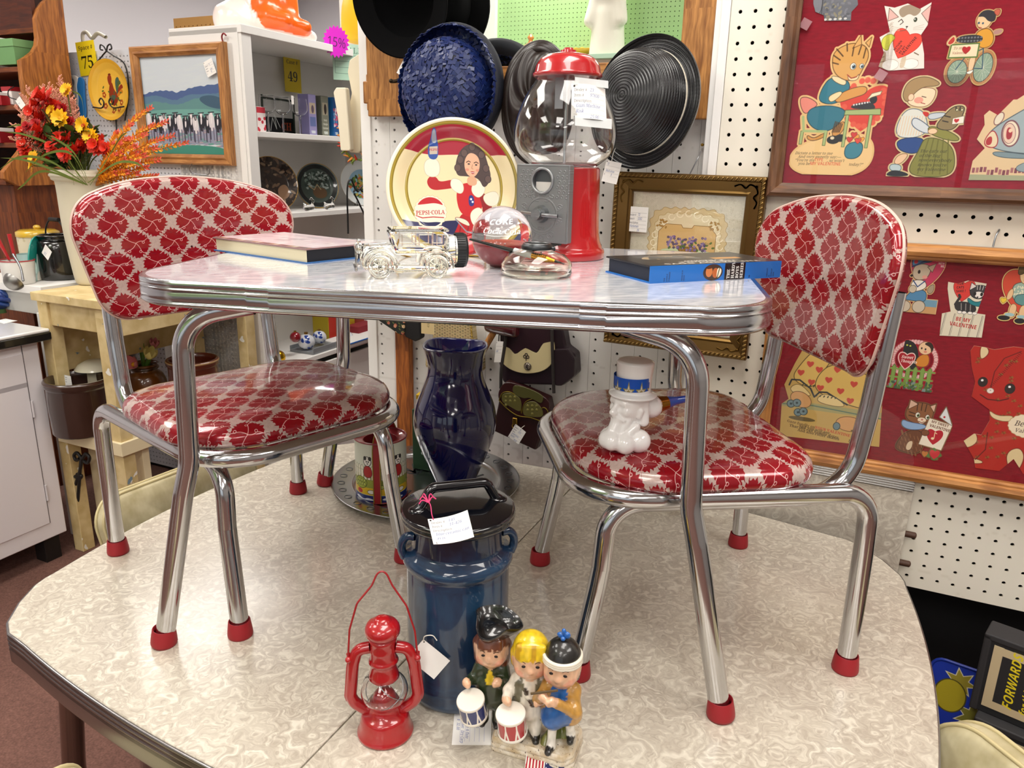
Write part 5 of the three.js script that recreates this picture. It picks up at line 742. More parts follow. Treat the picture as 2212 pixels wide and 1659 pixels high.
// ---------- picture frames ----------
// moulding given as [distance from outer edge, height above back]
function frameGeo(w,h,prof,s=0.3){const q=[[-w / 2,-h / 2],[w / 2,-h / 2],[w / 2,h / 2],[-w / 2,h / 2]]; return q.map((_,i)=>{const a=q[i],b=q[(i + 1) % 4],ang=Math.atan2(b[1] - a[1],b[0] - a[0]),L=Math.hypot(b[0] - a[0],b[1] - a[1]); const rows=prof.map(([d,z])=> [[d,d,z,z / s,d / s],[L - d,d,z,d / s + z / s*0,(L - d) / s]]); rows.forEach((r)=>{r[0][3]=r[1][3]=(r[0][1] + r[0][2]*1.3) / s; r[0][4]=r[0][0] / s; r[1][4]=r[1][0] / s; }); const g=grid3(rows,false).toNonIndexed(); g.computeVertexNormals(); return toCreasedNormals(flipNI(g),0.5).rotateZ(ang).translate(a[0],a[1],0); }); }
function flipNI(g){const P=g.attributes.position.array,U=g.attributes.uv.array; for (let i=0; i < P.length; i +=9){for (let k=0; k < 3; k++){const a=P[i + k]; P[i + k]=P[i + 3 + k]; P[i + 3 + k]=a; } } for (let i=0; i < U.length; i +=6) for (let k=0; k < 2; k++){const a=U[i + k]; U[i + k]=U[i + 2 + k]; U[i + 2 + k]=a; } g.computeVertexNormals(); return g; }
function framed(t,w,h,prof,m,names='frame_side'){for (const g of frameGeo(w,h,prof)) part(t,names,g,m); }
{// gilt frame with the violet card
  const q=QC - 0.014,[u0,y1]=wall(1330,372,q),[u1,y0]=wall(1615,775,q),w=u1 - u0,h=y1 - y0,t=thing('framed_card','old embossed greeting card with violets in a carved bronze frame','picture',grid((u0 + u1) / 2,q,(y0 + y1) / 2),ONWALL); t.rotation.z=-0.012;
  const gilt=metal(0x7a5f36,0.45); framed(t,w,h,[[0,-0.012],[0,0.012],[0.003,0.016],[0.009,0.016],[0.011,0.012],[0.03,0.005],[0.034,0.007],[0.038,0.004],[0.04,-0.004]],gilt);
  const rope=[]; for (const [a,b,n] of [[-1,0,40],[1,0,40],[0,1,34],[0,-1,34]]) for (let k=0; k < n; k++){const s=(k + 0.5) / n - 0.5,x=a?a*(w / 2 - 0.006):s*w,y=b?b*(h / 2 - 0.006):s*h; rope.push(sph(0.0042,0,0,0,1.35,0.62,0.7,8).rotateZ(0.7).translate(x,y,0.0155)); }
  const rp=part(t,'rope_edge',rope,metal(0x8d7142,0.4)); rp.userData.kind='stuff';
  for (const sx of [-1,1]) for (const sy of [-1,1]) part(t,'corner_scroll',[tube([[0,0,0],[0.012,0.004,0.001],[0.02,-0.003,0.001],[0.03,0.004,0.0],[0.042,0,0]],0.0016,20),tube([[0,0,0],[-0.004,-0.012,0.001],[0.003,-0.02,0.001],[-0.004,-0.03,0],[0,-0.042,0]],0.0016,20),sph(0.003)].map((g)=> g.scale(-sx,sy,1).translate(sx*(w / 2 - 0.02),sy*(h / 2 - 0.02),0.01)),metal(0x6a5026,0.5));
  const art=tex(1024,1024,(c,W_,H_)=>{
    c.fillStyle='#d9d3bd'; c.fillRect(0,0,W_,H_); for (let k=0; k < 2600; k++){c.strokeStyle=k % 2?'#bdb79b':'#e9e4d0'; c.lineWidth=2; c.beginPath(); c.arc(rnd()*W_,rnd()*H_,4 + rnd()*6,rnd()*6,rnd()*6 + 2); c.stroke(); }
    c.save(); c.translate(90,20); c.scale(0.82,0.62);
    const edge=(r,k)=> [...Array(56).keys()].map((i)=>{const a=i / 56*Math.PI*2,q=1 / Math.pow(Math.pow(Math.abs(Math.cos(a)),5) + Math.pow(Math.abs(Math.sin(a)),5),0.2); return [540 + Math.cos(a)*q*430*r*(1 + (i % 2?k:-k)),560 + Math.sin(a)*q*420*r*(1 + (i % 2?k:-k))]; });
    blob(c,edge(1,0.05),'#dcc796','#b79a63',6); blob(c,edge(0.86,0.05),'#e8dab2','#c2a870',6); for (let k=0; k < 24; k++){const a=k / 24*Math.PI*2; c.beginPath(); c.arc(540 + Math.cos(a)*370,560 + Math.sin(a)*360,34,0,5); c.strokeStyle='#fff4d6'; c.lineWidth=9; c.stroke(); }
    poly(c,[[300,330],[470,330],[490,365],[590,365],[610,330],[780,330],[860,420],[860,700],[780,790],[610,790],[590,755],[490,755],[470,790],[300,790],[220,700],[220,420]],'#dcb877','#8e6c34',6); for (const [x,y] of [[250,330],[830,330],[250,790],[830,790]]) for (let k=0; k < 12; k++) oval(c,x + rr(-50,50),y + rr(-50,50),14,9,'#b98f45','#8c6628',3,rnd()*3);
    blob(c,[[210,640],[420,600],[700,610],[900,640],[760,715],[400,715]],'#cfdcae','#a8b88a',4); blob(c,[[420,560],[540,590],[680,570],[650,690],[500,690]],'#a27a32','#5c4316',5); for (let k=0; k < 6; k++) line(c,[[440 + k*40,580],[500 + k*26,690]],'#6d4f1c',4);
    for (let k=0; k < 70; k++){const x=330 + rnd()*430,y=470 + rnd()*150,col=['#5d4a86','#7a64a4','#42356a','#8d79b4'][k % 4]; for (let i=0; i < 5; i++) oval(c,x + Math.cos(i*1.26)*9,y + Math.sin(i*1.26)*9,8,6,col,null,1,i*1.26); oval(c,x,y,3,3,'#e4d36a'); } for (let k=0; k < 16; k++) oval(c,300 + rnd()*560,520 + rnd()*150,16,10,'#5f7d3a','#39531e',2,rnd()*3); text(c,'for',740,545,44,'#7a6a3a','serif','italic'); c.restore();
  },{clamp:true });
  part(t,'backing_card',bxs(w - 0.076,h - 0.076,0.003,0,0,-0.006),mat(0xffffff,0.8,{map:art })); part(t,'pane',bxs(w - 0.078,h - 0.078,0.0015,0,0,-0.001),PANE);
  const [a,b]=rel(1377,474,q - 0.006,t); const g=priceTag('white dealer tag on the glass of the violet card frame',t.position.clone().addScaledVector(UT,a).add(V(0,b,0)).addScaledVector(QT,-0.004),ONWALL,0.043,0.052,['','Dealer #|72','Item #|1262','Description','|Victorian','$|26'],{bend:0.02,roll:-0.02 });
  part(t,'hanging_wire',tube([[0.0,h / 2,0],[0.012,h / 2 + 0.03,-0.004],[0.014,h / 2 + 0.045,-0.02]],0.0012,12),STEEL);
}


// ---------- two framed displays of old die-cut valentine cards ----------
const cardSide=mat(0xd8c8a0,0.8);
function display(name,label,rect,face,prof,m,felt){
  const [u0,u1,y0,y1]=rect,w=u1 - u0,h=y1 - y0,q=QC - 0.016;
  const t=thing(name,label,'picture',grid((u0 + u1) / 2,q,(y0 + y1) / 2),ONWALL);
  framed(t,w,h,prof,m); part(t,'backing_felt',bxs(w - 0.03,h - 0.03,0.003,0,0,-0.006),felt);
  part(t,'glass_pane',bxs(w - 0.04,h - 0.04,0.0014,0,0,0.004),new THREE.MeshPhysicalMaterial({color:0xffffff,roughness:0,transmission:1,thickness:0,ior:1.3 }));
  t.userData.q=q + 0.0045; return t;
}
// crop: [x0, y0, k] turns the numbers of an outline into photograph pixels
function valentine(t,label,[x0,y0,k],out,draw,curve=true){
  const xs=out.map((p)=> p[0]),ys=out.map((p)=> p[1]),ax=Math.min(...xs),ay=Math.min(...ys),W_=Math.max(...xs) - ax,H_=Math.max(...ys) - ay,s=Math.min(0.75,380 / Math.max(W_,H_));
  const keep=curve===0,big=document.createElement('canvas'); big.width=Math.ceil(W_*s); big.height=Math.ceil(H_*s);
  const bc=big.getContext('2d'),fr=bc.fillRect.bind(bc); let n=0,bg='#e0c89a'; bc.fillRect=(...r)=>{if (n++===0 && !keep) bg=bc.fillStyle; else fr(...r); };
  bc.scale(s,s); bc.translate(-ax,-ay); bc.lineCap=bc.lineJoin='round'; draw(bc);
  const tx=tex(big.width,big.height,(c,w,h)=>{if (!keep){for (let k=0; k < 16; k++) c.drawImage(big,Math.cos(k*0.393)*5,Math.sin(k*0.393)*5); c.globalCompositeOperation='source-in'; c.fillStyle=bg; c.fillRect(0,0,w,h); c.globalCompositeOperation='source-over'; } c.drawImage(big,0,0); },{clamp:true });
  const q=t.userData.q,loc=out.map(([x,y])=>{const [u,v]=wall(x0 + x*k,y0 + y*k,q); return V(u - up(t.position),v - t.position.y,0); }).reverse();
  const g=keep?uvFit(ext(loc,0.0012)):uvFit(new THREE.ShapeGeometry(shp(rectOf(loc)))).translate(0,0,0.0012);
  const m=part(t,'valentine_card',g.translate(0,0,-0.0045),keep?[mat(0xffffff,0.7,{map:tx }),cardSide]:mat(0xffffff,0.7,{map:tx,alphaTest:0.5,side:THREE.DoubleSide }),label); return m;
}
function rectOf(p){const x=p.map((v)=> v.x),y=p.map((v)=> v.y),a=Math.min(...x),b=Math.max(...x),c=Math.min(...y),d=Math.max(...y); return [[a,c],[b,c],[b,d],[a,d]]; }
const K5=[1650,0,562 / 2168],K3=[1620,420,592 / 2212],K6=[1640,680,572 / 2207];
const felt=(a,b)=> mat(0xffffff,0.85,{map:pix(256,256,(u,v)=> mix(a,b,0.5 + noise.noise(u*40,v*160,3)*0.7 + fbm(u*4,v*4,2,2)*0.5)) });
const eye=(c,x,y,r,iris='#4a6f86')=>{oval(c,x,y,r,r*1.15,'#f6f2e6','#2a2018',3); oval(c,x + r*0.2,y + r*0.1,r*0.62,r*0.75,iris); oval(c,x + r*0.2,y + r*0.1,r*0.34,r*0.42,'#16110e'); oval(c,x,y - r*0.3,r*0.18,r*0.18,'#fff'); };
const furs=(c,pts,col,lw=8)=>{for (const [x,y,a,b] of pts) line(c,[[x,y],[x + a,y + b]],col,lw); };
{
  const L=(wall(1662,425,QC)[0] + wall(1700,4,QC)[0]) / 2,yb=wall(1664,424,QC)[1];
  const t=display('framed_valentines','walnut framed display of die-cut valentine cards on red, the upper frame',[L,L + 0.62,yb,yb + 0.62],0,[[0,-0.012],[0,0.012],[0.003,0.018],[0.009,0.022],[0.017,0.02],[0.022,0.013],[0.027,0.011],[0.027,-0.004]],WALNUT,felt([126,0,26],[154,4,36]));
  // elephant-grey card cut off by the top of the picture
  valentine(t,'grey die-cut elephant card',K5,[[415,-120],[770,-120],[785,40],[730,100],[725,172],[505,175],[500,128],[430,100],[412,30]],(c)=>{c.fillStyle='#6d7078'; c.fillRect(380,-150,460,360); blob(c,[[415,-100],[500,-60],[500,120],[430,95]],'#80838b','#44464c',5); for (let k=0; k < 60; k++) oval(c,520 + rnd()*210,-60 + rnd()*220,16,9,['#7d8088','#5c5f66','#8f8a74'][k % 3],null,1,rnd()*3); for (const x of [540,580,620,660,700]) oval(c,x,158,13,9,'#d7d6d2'); line(c,[[500,-100],[505,170]],'#3d3f45',6); },0);
  // cat at a typewriter
  valentine(t,'cat in blue dress at a typewriter, with a verse',K5,[[270,1450],[920,1458],[975,1060],[950,990],[1000,940],[1018,760],[940,650],[850,660],[780,640],[838,450],[832,318],[790,340],[745,296],[690,360],[590,390],[530,480],[550,600],[470,730],[450,830],[360,785],[275,820],[330,950],[375,1100],[300,1170]],(c)=>{
    c.fillStyle='#e6bd7e'; c.fillRect(200,200,900,1300); heart(c,850,860,235,'#d8402f'); for (let k=0; k < 18; k++) oval(c,850 + Math.cos(k)*165,850 + Math.sin(k)*190,24,24,'#e05a40');
    blob(c,[[300,1180],[970,1060],[975,1470],[260,1460]],'#ecc88c');
    blob(c,[[285,800],[360,785],[470,850],[420,890],[350,950]],'#e98a78','#5a2a22',5); blob(c,[[370,960],[400,880],[560,860],[710,900],[690,980],[600,1080],[500,1080],[420,1040]],'#2d7386','#173a46',6); blob(c,[[540,620],[690,650],[720,740],[620,860],[460,840],[470,730]],'#2f7a8d','#173a46',6);
    blob(c,[[540,610],[680,650],[670,710],[560,660]],'#f1dcae','#4d3a22',4);
    blob(c,[[590,800],[700,730],[850,700],[860,770],[760,800],[620,850]],'#d79a4c','#4d2d10',5); blob(c,[[530,790],[640,740],[660,770],[570,850]],'#efd9a6','#4d3a22',4);
    blob(c,[[600,1080],[700,980],[720,1060],[640,1150]],'#cf9348','#4d2d10',5); blob(c,[[400,1110],[460,1150],[550,1090],[560,1130],[460,1170],[400,1150]],'#cf9348','#4d2d10',5); for (let k=0; k < 6; k++) line(c,[[630 + k*12,1000 + k*4],[612 + k*12,1090]],'#4a3016',8);
    oval(c,630,1155,55,36,'#1f1d1f'); oval(c,690,1140,50,32,'#232123'); oval(c,620,1140,18,14,'#e4d6b6');
    poly(c,[[700,905],[990,895],[995,945],[695,945]],'#a5b778','#4d5a30',5); for (const [x,y] of [[710,1215],[905,1222],[340,1195],[545,1205]]) poly(c,[[x,x > 600?945:1080],[x + 26,x > 600?945:1080],[x + 20,y],[x - 4,y]],'#a9bb7c','#4d5a30',4); line(c,[[345,960],[365,1080],[560,1085]],'#a9bb7c',22);
    blob(c,[[730,895],[760,850],[900,830],[945,880],[940,900]],'#2a2c30'); for (let k=0; k < 7; k++) oval(c,765 + k*22,862 - k*4,8,8,'#dfe0dc'); oval(c,920,820,30,34,'#1d1f23'); poly(c,[[862,825],[900,770],[980,750],[970,780],[905,800]],'#f3e6c4','#6b5a3a',4);
    blob(c,[[740,1180],[895,1165],[880,1310],[740,1320]],'#3d8294','#173a46',6); for (const [x,y] of [[770,1150],[820,1130],[865,1150],[800,1110],[840,1160]]) heart(c,x,y,30,['#dc4a3c','#e8a13e','#cf3a34'][x % 3],'#5a1d16',3);
    blob(c,[[528,470],[560,400],[680,350],[800,380],[838,470],[800,560],[770,640],[680,670],[560,600]],'#dba55a','#6b4318',6); poly(c,[[690,400],[745,296],[760,370]],'#e0ac66','#6b4318',5); poly(c,[[790,360],[835,314],[825,395]],'#e0ac66','#6b4318',5); for (const [x,y,a,b] of [[560,400,60,60],[540,450,60,40],[540,510,50,14],[640,360,10,60],[700,390,-4,70],[760,380,-14,70],[800,400,-10,80]]) line(c,[[x,y],[x + a,y + b]],'#5a3c1e',10);
    eye(c,715,545,24); eye(c,785,545,18); blob(c,[[680,610],[700,640],[750,640],[775,600],[770,660],[690,665]],'#f2d9a6','#5a2d14',4); line(c,[[676,612],[712,642],[756,630]],'#a02a1e',7);
    text(c,'Dictate a letter to me',312,1284,33,'#3d2c1c','serif','italic'); text(c,'And very sweetly say:—',340,1314,33,'#3d2c1c','serif','italic'); text(c,"“You're my",318,1344,33,'#3d2c1c','serif','italic'); text(c,'TYPE',490,1342,36,'#d0402c'); text(c,', so won’t',600,1344,33,'#3d2c1c','serif','italic'); text(c,'you be',350,1374,33,'#3d2c1c','serif','italic'); text(c,'MY VALENTINE',455,1376,38,'#d0402c','sans-serif','','left',0,1.05); text(c,'today?”',790,1376,33,'#3d2c1c','serif','italic');
  });
  // white cat with a heart in its mouth
  valentine(t,'white kitten holding a red paper heart',K5,[[1005,50],[1090,65],[1200,30],[1300,75],[1398,20],[1365,210],[1310,290],[1335,450],[1335,570],[1180,580],[1040,590],[955,555],[1000,440],[965,310],[1050,265]],(c)=>{
    c.fillStyle='#efe8de'; c.fillRect(900,0,600,620); poly(c,[[1005,50],[1010,160],[1100,130]],'#e9b9b0','#8a7264',6); poly(c,[[1398,20],[1300,110],[1370,190]],'#e9b9b0','#8a7264',6); blob(c,[[1080,60],[1200,20],[1310,70],[1250,140],[1190,100],[1130,150]],'#a8957e'); for (let k=0; k < 30; k++) line(c,[[1040 + rnd()*30,170 + k*4],[1015 + rnd()*20,190 + k*4]],'#cfc4b4',5);
    blob(c,[[955,550],[980,430],[1040,410],[1040,585]],'#b09a80'); furs(c,[[980,480,40,-14],[975,520,50,-14],[1290,440,40,20],[1290,500,40,10]],'#7d6850',9); oval(c,1090,540,75,48,'#f7f3ec','#c2b5a2',4); oval(c,1270,535,72,44,'#f7f3ec','#c2b5a2',4);
    blob(c,[[1215,380],[1160,570],[1230,570]],'#d8c6aa'); heart(c,1200,350,150,'#ec4a38','#c22c22',5,0.35); blob(c,[[975,310],[1040,265],[1110,300],[1060,350],[1050,425],[985,385]],'#d6d84e','#8a8c26',5);
    line(c,[[1105,170],[1130,150],[1150,175],[1125,195]],'#4a4036',7); oval(c,1255,160,16,20,'#39432e'); oval(c,1250,155,5,6,'#fff'); blob(c,[[1172,210],[1204,210],[1188,228]],'#3c2f2c'); line(c,[[1188,226],[1180,245],[1130,250]],'#6a584a',5); for (const s of [-1,1]) for (let k=0; k < 3; k++) line(c,[[1188 + s*60,225 + k*10],[1188 + s*150,205 + k*20]],'#c9bca9',3);
    ['RETURN','YOUR','BE MY','VALENTINE'].forEach((s,i)=> text(c,s,1095 + i*26 + 15,420 + i*14,i===3?34:26,'#3a1512','sans-serif','bold','left',-0.95));
  },0);
  // girl on a bicycle
  valentine(t,'child riding a bicycle with a basket of letters',K5,[[1735,150],[1800,80],[1925,75],[1900,200],[1980,250],[1915,380],[1955,480],[1930,640],[1800,715],[1640,714],[1560,640],[1570,470],[1550,460],[1525,340],[1580,275],[1640,300],[1740,260]],(c)=>{
    c.fillStyle='#c9a56c'; c.fillRect(1480,40,560,720); oval(c,1655,590,92,110,'#8ca58e','#b98352',22); oval(c,1865,560,85,135,'#8ca58e','#b98352',22,0.12); oval(c,1655,590,80,98,null,'#3a3a36',5); oval(c,1865,560,74,122,null,'#3a3a36',5,0.12); for (let k=0; k < 14; k++){const a=k*0.45; line(c,[[1655,590],[1655 + Math.cos(a)*80,590 + Math.sin(a)*96]],'#d8d8c4',2); line(c,[[1865,560],[1865 + Math.cos(a)*72,560 + Math.sin(a)*120]],'#d8d8c4',2); }
    line(c,[[1640,570],[1700,470],[1840,400],[1860,570],[1740,560]],'#34586a',9); blob(c,[[1740,270],[1850,220],[1915,300],[1900,390],[1800,400]],'#e0a030','#7a4a12',6); blob(c,[[1735,150],[1790,90],[1880,140],[1850,230],[1770,240]],'#ecc99c','#7a4a2a',5); blob(c,[[1740,140],[1790,75],[1890,95],[1900,180],[1840,180],[1800,130]],'#2b2a30'); blob(c,[[1860,90],[1930,75],[1915,150]],'#c86048','#6a2a1c',4); oval(c,1766,186,9,10,'#3c5a74'); oval(c,1800,190,8,9,'#3c5a74'); line(c,[[1770,222],[1794,226]],'#b03428',6); blob(c,[[1740,470],[1790,420],[1790,560],[1760,620],[1740,560]],'#e8c79c','#7a5a32',4); blob(c,[[1720,600],[1800,570],[1770,620]],'#f2eee2','#5a5a52',4);
    blob(c,[[1600,350],[1610,285],[1810,280],[1830,350]],'#2a2c32'); for (let k=0; k < 16; k++) oval(c,1625 + (k % 8)*26,305 + Math.floor(k / 8)*28,9,8,'#6f737a'); poly(c,[[1570,360],[1800,355],[1800,470],[1560,470]],'#efe0bc','#5c7a3a',12); heart(c,1700,405,40,'#b81c22'); text(c,'To my',1590,400,30,'#8a3a2c','serif','italic'); text(c,'Valentine',1585,440,28,'#8a3a2c','serif','italic'); blob(c,[[1525,345],[1580,275],[1600,330],[1560,365]],'#c2382c','#efd9b0',6); blob(c,[[1900,250],[1975,245],[1960,285],[1900,290]],'#b88a80');
  });
  // boy with a sack
  valentine(t,'boy in blue shorts holding a green sack with a kitten',K5,[[1090,1470],[1110,1330],[1150,1270],[1130,1150],[1100,1110],[1150,900],[1120,780],[1160,670],[1270,630],[1390,690],[1380,800],[1290,890],[1450,930],[1520,870],[1600,880],[1605,980],[1560,1080],[1595,1160],[1540,1230],[1600,1400],[1550,1470],[1330,1465],[1250,1470]],(c)=>{
    c.fillStyle='#d8c290'; c.fillRect(1050,600,600,900); blob(c,[[1100,1120],[1150,900],[1290,900],[1350,1030],[1340,1110],[1230,1150]],'#dfe0d6','#5a6a7a',6); for (let k=0; k < 10; k++) line(c,[[1140 + k*20,960],[1130 + k*20,1120]],'#e6c8a2',5); blob(c,[[1230,960],[1330,1020],[1400,1090],[1340,1110],[1220,1040]],'#d3dade','#4a5a72',6); blob(c,[[1330,940],[1460,930],[1470,960],[1350,1000]],'#c9d2d8','#4a5a72',5); blob(c,[[1280,920],[1350,930],[1330,980]],'#c8281e');
    blob(c,[[1130,1150],[1345,1130],[1330,1250],[1260,1280],[1150,1240]],'#1f4687','#12264c',6); blob(c,[[1160,1280],[1250,1270],[1190,1370],[1130,1360]],'#ecc7a0','#8a5a3a',5); blob(c,[[1110,1360],[1200,1370],[1200,1430],[1110,1420]],'#b9cdd0','#4c6a74',5); blob(c,[[1095,1440],[1150,1410],[1260,1440],[1260,1468],[1095,1470]],'#1d2026');
    blob(c,[[1150,780],[1210,730],[1360,730],[1370,800],[1330,880],[1250,890],[1170,860]],'#f3dcb8','#8a5a3a',5); blob(c,[[1120,780],[1150,670],[1270,630],[1390,690],[1370,720],[1270,720],[1210,770],[1180,840],[1150,840]],'#a8895a','#5c4326',5); oval(c,1190,805,22,28,'#f3d4b0','#a06a4a',4); oval(c,1250,830,34,26,'#eaa08a'); line(c,[[1270,800],[1300,808]],'#4a3020',6); line(c,[[1270,852],[1300,860]],'#a8352a',6);
    blob(c,[[1350,1040],[1460,1060],[1590,1130],[1590,1170],[1470,1150],[1360,1100]],'#8c8a3c','#4d4a18',6); blob(c,[[1340,1120],[1550,1180],[1605,1390],[1540,1468],[1300,1466],[1250,1400],[1310,1250]],'#84833a','#4d4a18',6); for (let k=0; k < 5; k++) line(c,[[1370 + k*36,1150],[1330 + k*55,1440]],'#6c6a26',9); ['The cat’s out','of the bag','now everybody','knows you’re','my Valentine'].forEach((s,i)=> text(c,s,1320,1262 + i*38,33,'#2d2a10','serif','italic'));
    blob(c,[[1400,1050],[1450,960],[1510,880],[1595,880],[1590,950],[1550,1070],[1470,1080]],'#8d7a52','#2e2416',6); furs(c,[[1460,960,40,10],[1450,1000,40,10],[1530,890,4,26],[1560,890,0,26]],'#2e2416',9); poly(c,[[1520,980],[1600,960],[1604,1020],[1520,1030]],'#f1ebdc','#7a6a4a',4); heart(c,1550,998,20,'#c21f22'); oval(c,1540,912,8,10,'#e8e4b0','#222',3); oval(c,1576,912,8,10,'#e8e4b0','#222',3); oval(c,1390,1085,34,24,'#f0cfa6','#8a5a3a',4);
  });
  // aeroplane in the clouds
  valentine(t,'silver aeroplane over pink clouds and a town',K5,[[1705,1500],[1740,1340],[1840,1235],[1775,1160],[1840,1040],[1835,960],[1880,920],[1950,960],[2080,830],[2110,830],[2400,640],[2640,760],[2700,1510]],(c)=>{
    c.fillStyle='#e2c69a'; c.fillRect(1650,600,1100,950); blob(c,[[1780,1160],[1840,1050],[2100,880],[2400,700],[2650,800],[2650,1180],[2300,1290],[1880,1250]],'#9fb0b4','#4a5a62',8); blob(c,[[2100,860],[2200,760],[2420,700],[2500,860],[2240,980]],'#e8d8b4','#8a7a5a',6); blob(c,[[1775,1165],[1835,1060],[1900,1150],[1890,1230],[1800,1220]],'#e8d5b0','#a8242c',8); blob(c,[[1790,1150],[1840,1120],[1850,1200],[1800,1210]],'#b32a30'); oval(c,1990,1105,72,110,'#ecdfc4','#7a4a52',12,-0.2); oval(c,1980,1105,52,86,'#e7c9b2','#7a4a52',4,-0.2); blob(c,[[1950,1050],[2000,1060],[2010,1150],[1960,1160]],'#a62a34'); oval(c,1985,1080,16,18,'#f0cfae'); oval(c,1870,980,34,56,'#e6dcc4','#8a5a52',8,0.4); blob(c,[[1850,1250],[2250,1290],[2200,1320],[1900,1310]],'#7d939a','#3d4c54',5); for (let k=0; k < 30; k++){c.fillStyle=['#94505a','#a86a6a','#7a3c4a'][k % 3]; c.fillRect(1720 + k*33,1420 - rnd()*30,24,44); } c.fillStyle='#a5a886'; c.fillRect(1650,1462,1100,60); blob(c,[[2075,1390],[2200,1330],[2500,1360],[2500,1420],[2130,1440]],'#8fa0a4','#4a5a62',5);
  },0);
  // small dealer tags stuck inside the glass
  for (const [x,y] of [[350,205],[975,630]]){const [a,b]=wall(1650 + x*0.2592,y*0.2592,t.userData.q); const g=part(t,'dealer_sticker',bxs(0.017,0.017,0.0006),phys(0xd6a0a8,0.7,{transmission:0.5 })); g.position.set(a - up(t.position),b - t.position.y,0.0022); g.rotation.z=-0.5; }
}
{
  const L=(wall(1637,930,QC)[0] + wall(1650,730,QC)[0]) / 2,yt=wall(2180,536,QC)[1],yb=wall(2150,1062,QC)[1];
  const t=display('framed_valentines','honey oak framed display of die-cut valentine cards on red, the lower frame',[L,L + 0.6,yb,yt],0,[[0,-0.012],[0,0.01],[0.004,0.016],[0.013,0.02],[0.02,0.018],[0.0225,0.012],[0.026,0.012],[0.029,0.008],[0.029,-0.004]],PALEOAK,felt([118,0,22],[144,2,30]));
  valentine(t,'puppy in sailor suit before a pink heart',K3,[[1180,940],[1185,900],[1270,780],[1250,520],[1310,450],[1390,470],[1480,440],[1570,500],[1560,600],[1470,720],[1495,760],[1430,830],[1530,838],[1525,945]],(c)=>{
    c.fillStyle='#d9b07a'; c.fillRect(1150,400,460,580); heart(c,1400,590,170,'#c4365a','#8c1e3c',4); ['COME,','SAIL THE','SEA OF','LOVE','WITH','ME.'].forEach((s,i)=> text(c,s,1395 + i*24,470 + i*21,21,'#f6e6da','sans-serif','bold')); c.fillStyle='#6f9ab0'; c.fillRect(1380,835,160,60); c.fillStyle='#c89a66'; c.fillRect(1180,890,360,60);
    blob(c,[[1230,850],[1300,760],[1430,760],[1440,860],[1320,850]],'#4f86ae','#23404f',5); oval(c,1250,900,55,45,'#c9bba4','#5a4c3a',5); oval(c,1380,895,58,48,'#c9bba4','#5a4c3a',5); blob(c,[[1430,740],[1490,700],[1490,780],[1440,790]],'#a8967c','#4a3c2c',4); blob(c,[[1270,690],[1400,680],[1430,750],[1290,790]],'#ece6da','#4a3c2c',5); line(c,[[1290,690],[1340,740],[1400,690]],'#2d4b7c',9); oval(c,1300,760,34,30,'#cbbda4','#4a3c2c',4); blob(c,[[1270,560],[1440,560],[1420,680],[1280,690]],'#c4b49a','#5a4a38',5); poly(c,[[1400,580],[1475,550],[1450,620]],'#b8a084','#4a3c2c',4); oval(c,1332,622,12,15,'#221a14'); oval(c,1270,655,14,10,'#221a14'); oval(c,1390,660,24,14,'#e2a08e'); blob(c,[[1255,520],[1300,450],[1440,480],[1460,530],[1330,560],[1260,590]],'#4f83a8','#23404f',6); line(c,[[1265,585],[1360,540],[1455,520]],'#2c3a66',12); oval(c,1290,545,18,16,'#c22d34');
  });
  valentine(t,'striped kitten on a white fence, red heart',K3,[[1530,1138],[1550,960],[1620,945],[1610,880],[1595,760],[1600,705],[1680,720],[1760,695],[1910,720],[1880,820],[1830,960],[1900,970],[1870,1155]],(c)=>{
    c.fillStyle='#e0d8c0'; c.fillRect(1500,660,440,520); heart(c,1680,765,105,'#d8392f','#8c1e1c',4); text(c,'FUR',1618,735,28,'#2a1412','sans-serif','bold','left',-0.1); text(c,'CATS',1615,765,28,'#2a1412','sans-serif','bold','left',-0.1); text(c,'SAKE !',1618,795,28,'#2a1412','sans-serif','bold','left',-0.1);
    blob(c,[[1615,890],[1660,860],[1800,870],[1830,950],[1650,950]],'#2c2a2c'); line(c,[[1630,890],[1660,830],[1650,815]],'#2c2a2c',22); furs(c,[[1680,880,10,50],[1720,880,8,50],[1760,880,8,50]],'#8a8680',9); for (const x of [1680,1720,1770,1810]) oval(c,x,950,20,12,'#f2ede4','#555',3); blob(c,[[1720,820],[1800,870],[1880,830],[1860,900],[1740,880]],'#1f7f88','#0d3f46',5);
    blob(c,[[1730,740],[1820,720],[1905,740],[1890,810],[1810,840],[1740,810]],'#3a383a','#151515',5); poly(c,[[1730,770],[1735,708],[1785,735]],'#e6dcd4','#222',4); poly(c,[[1850,735],[1905,715],[1898,780]],'#e6dcd4','#222',4); blob(c,[[1760,790],[1815,770],[1870,790],[1815,840]],'#f0ebe2'); oval(c,1780,795,12,15,'#1a1714'); oval(c,1838,795,12,15,'#1a1714'); oval(c,1808,820,8,6,'#1a1714'); furs(c,[[1790,730,4,30],[1815,726,0,34],[1842,730,-4,30]],'#e0dcd6',5);
    for (let k=0; k < 5; k++){line(c,[[1560 + k*80,965],[1545 + k*80,1145]],'#4a463c',4); line(c,[[1570 + k*80,965],[1556 + k*80,1145]],'#9a9484',4); } text(c,'BE MY',1655,1020,44,'#b5211f','sans-serif','bold','left',0.06); text(c,'VALENTINE',1612,1062,44,'#b5211f','sans-serif','bold','left',0.06);
  },0);
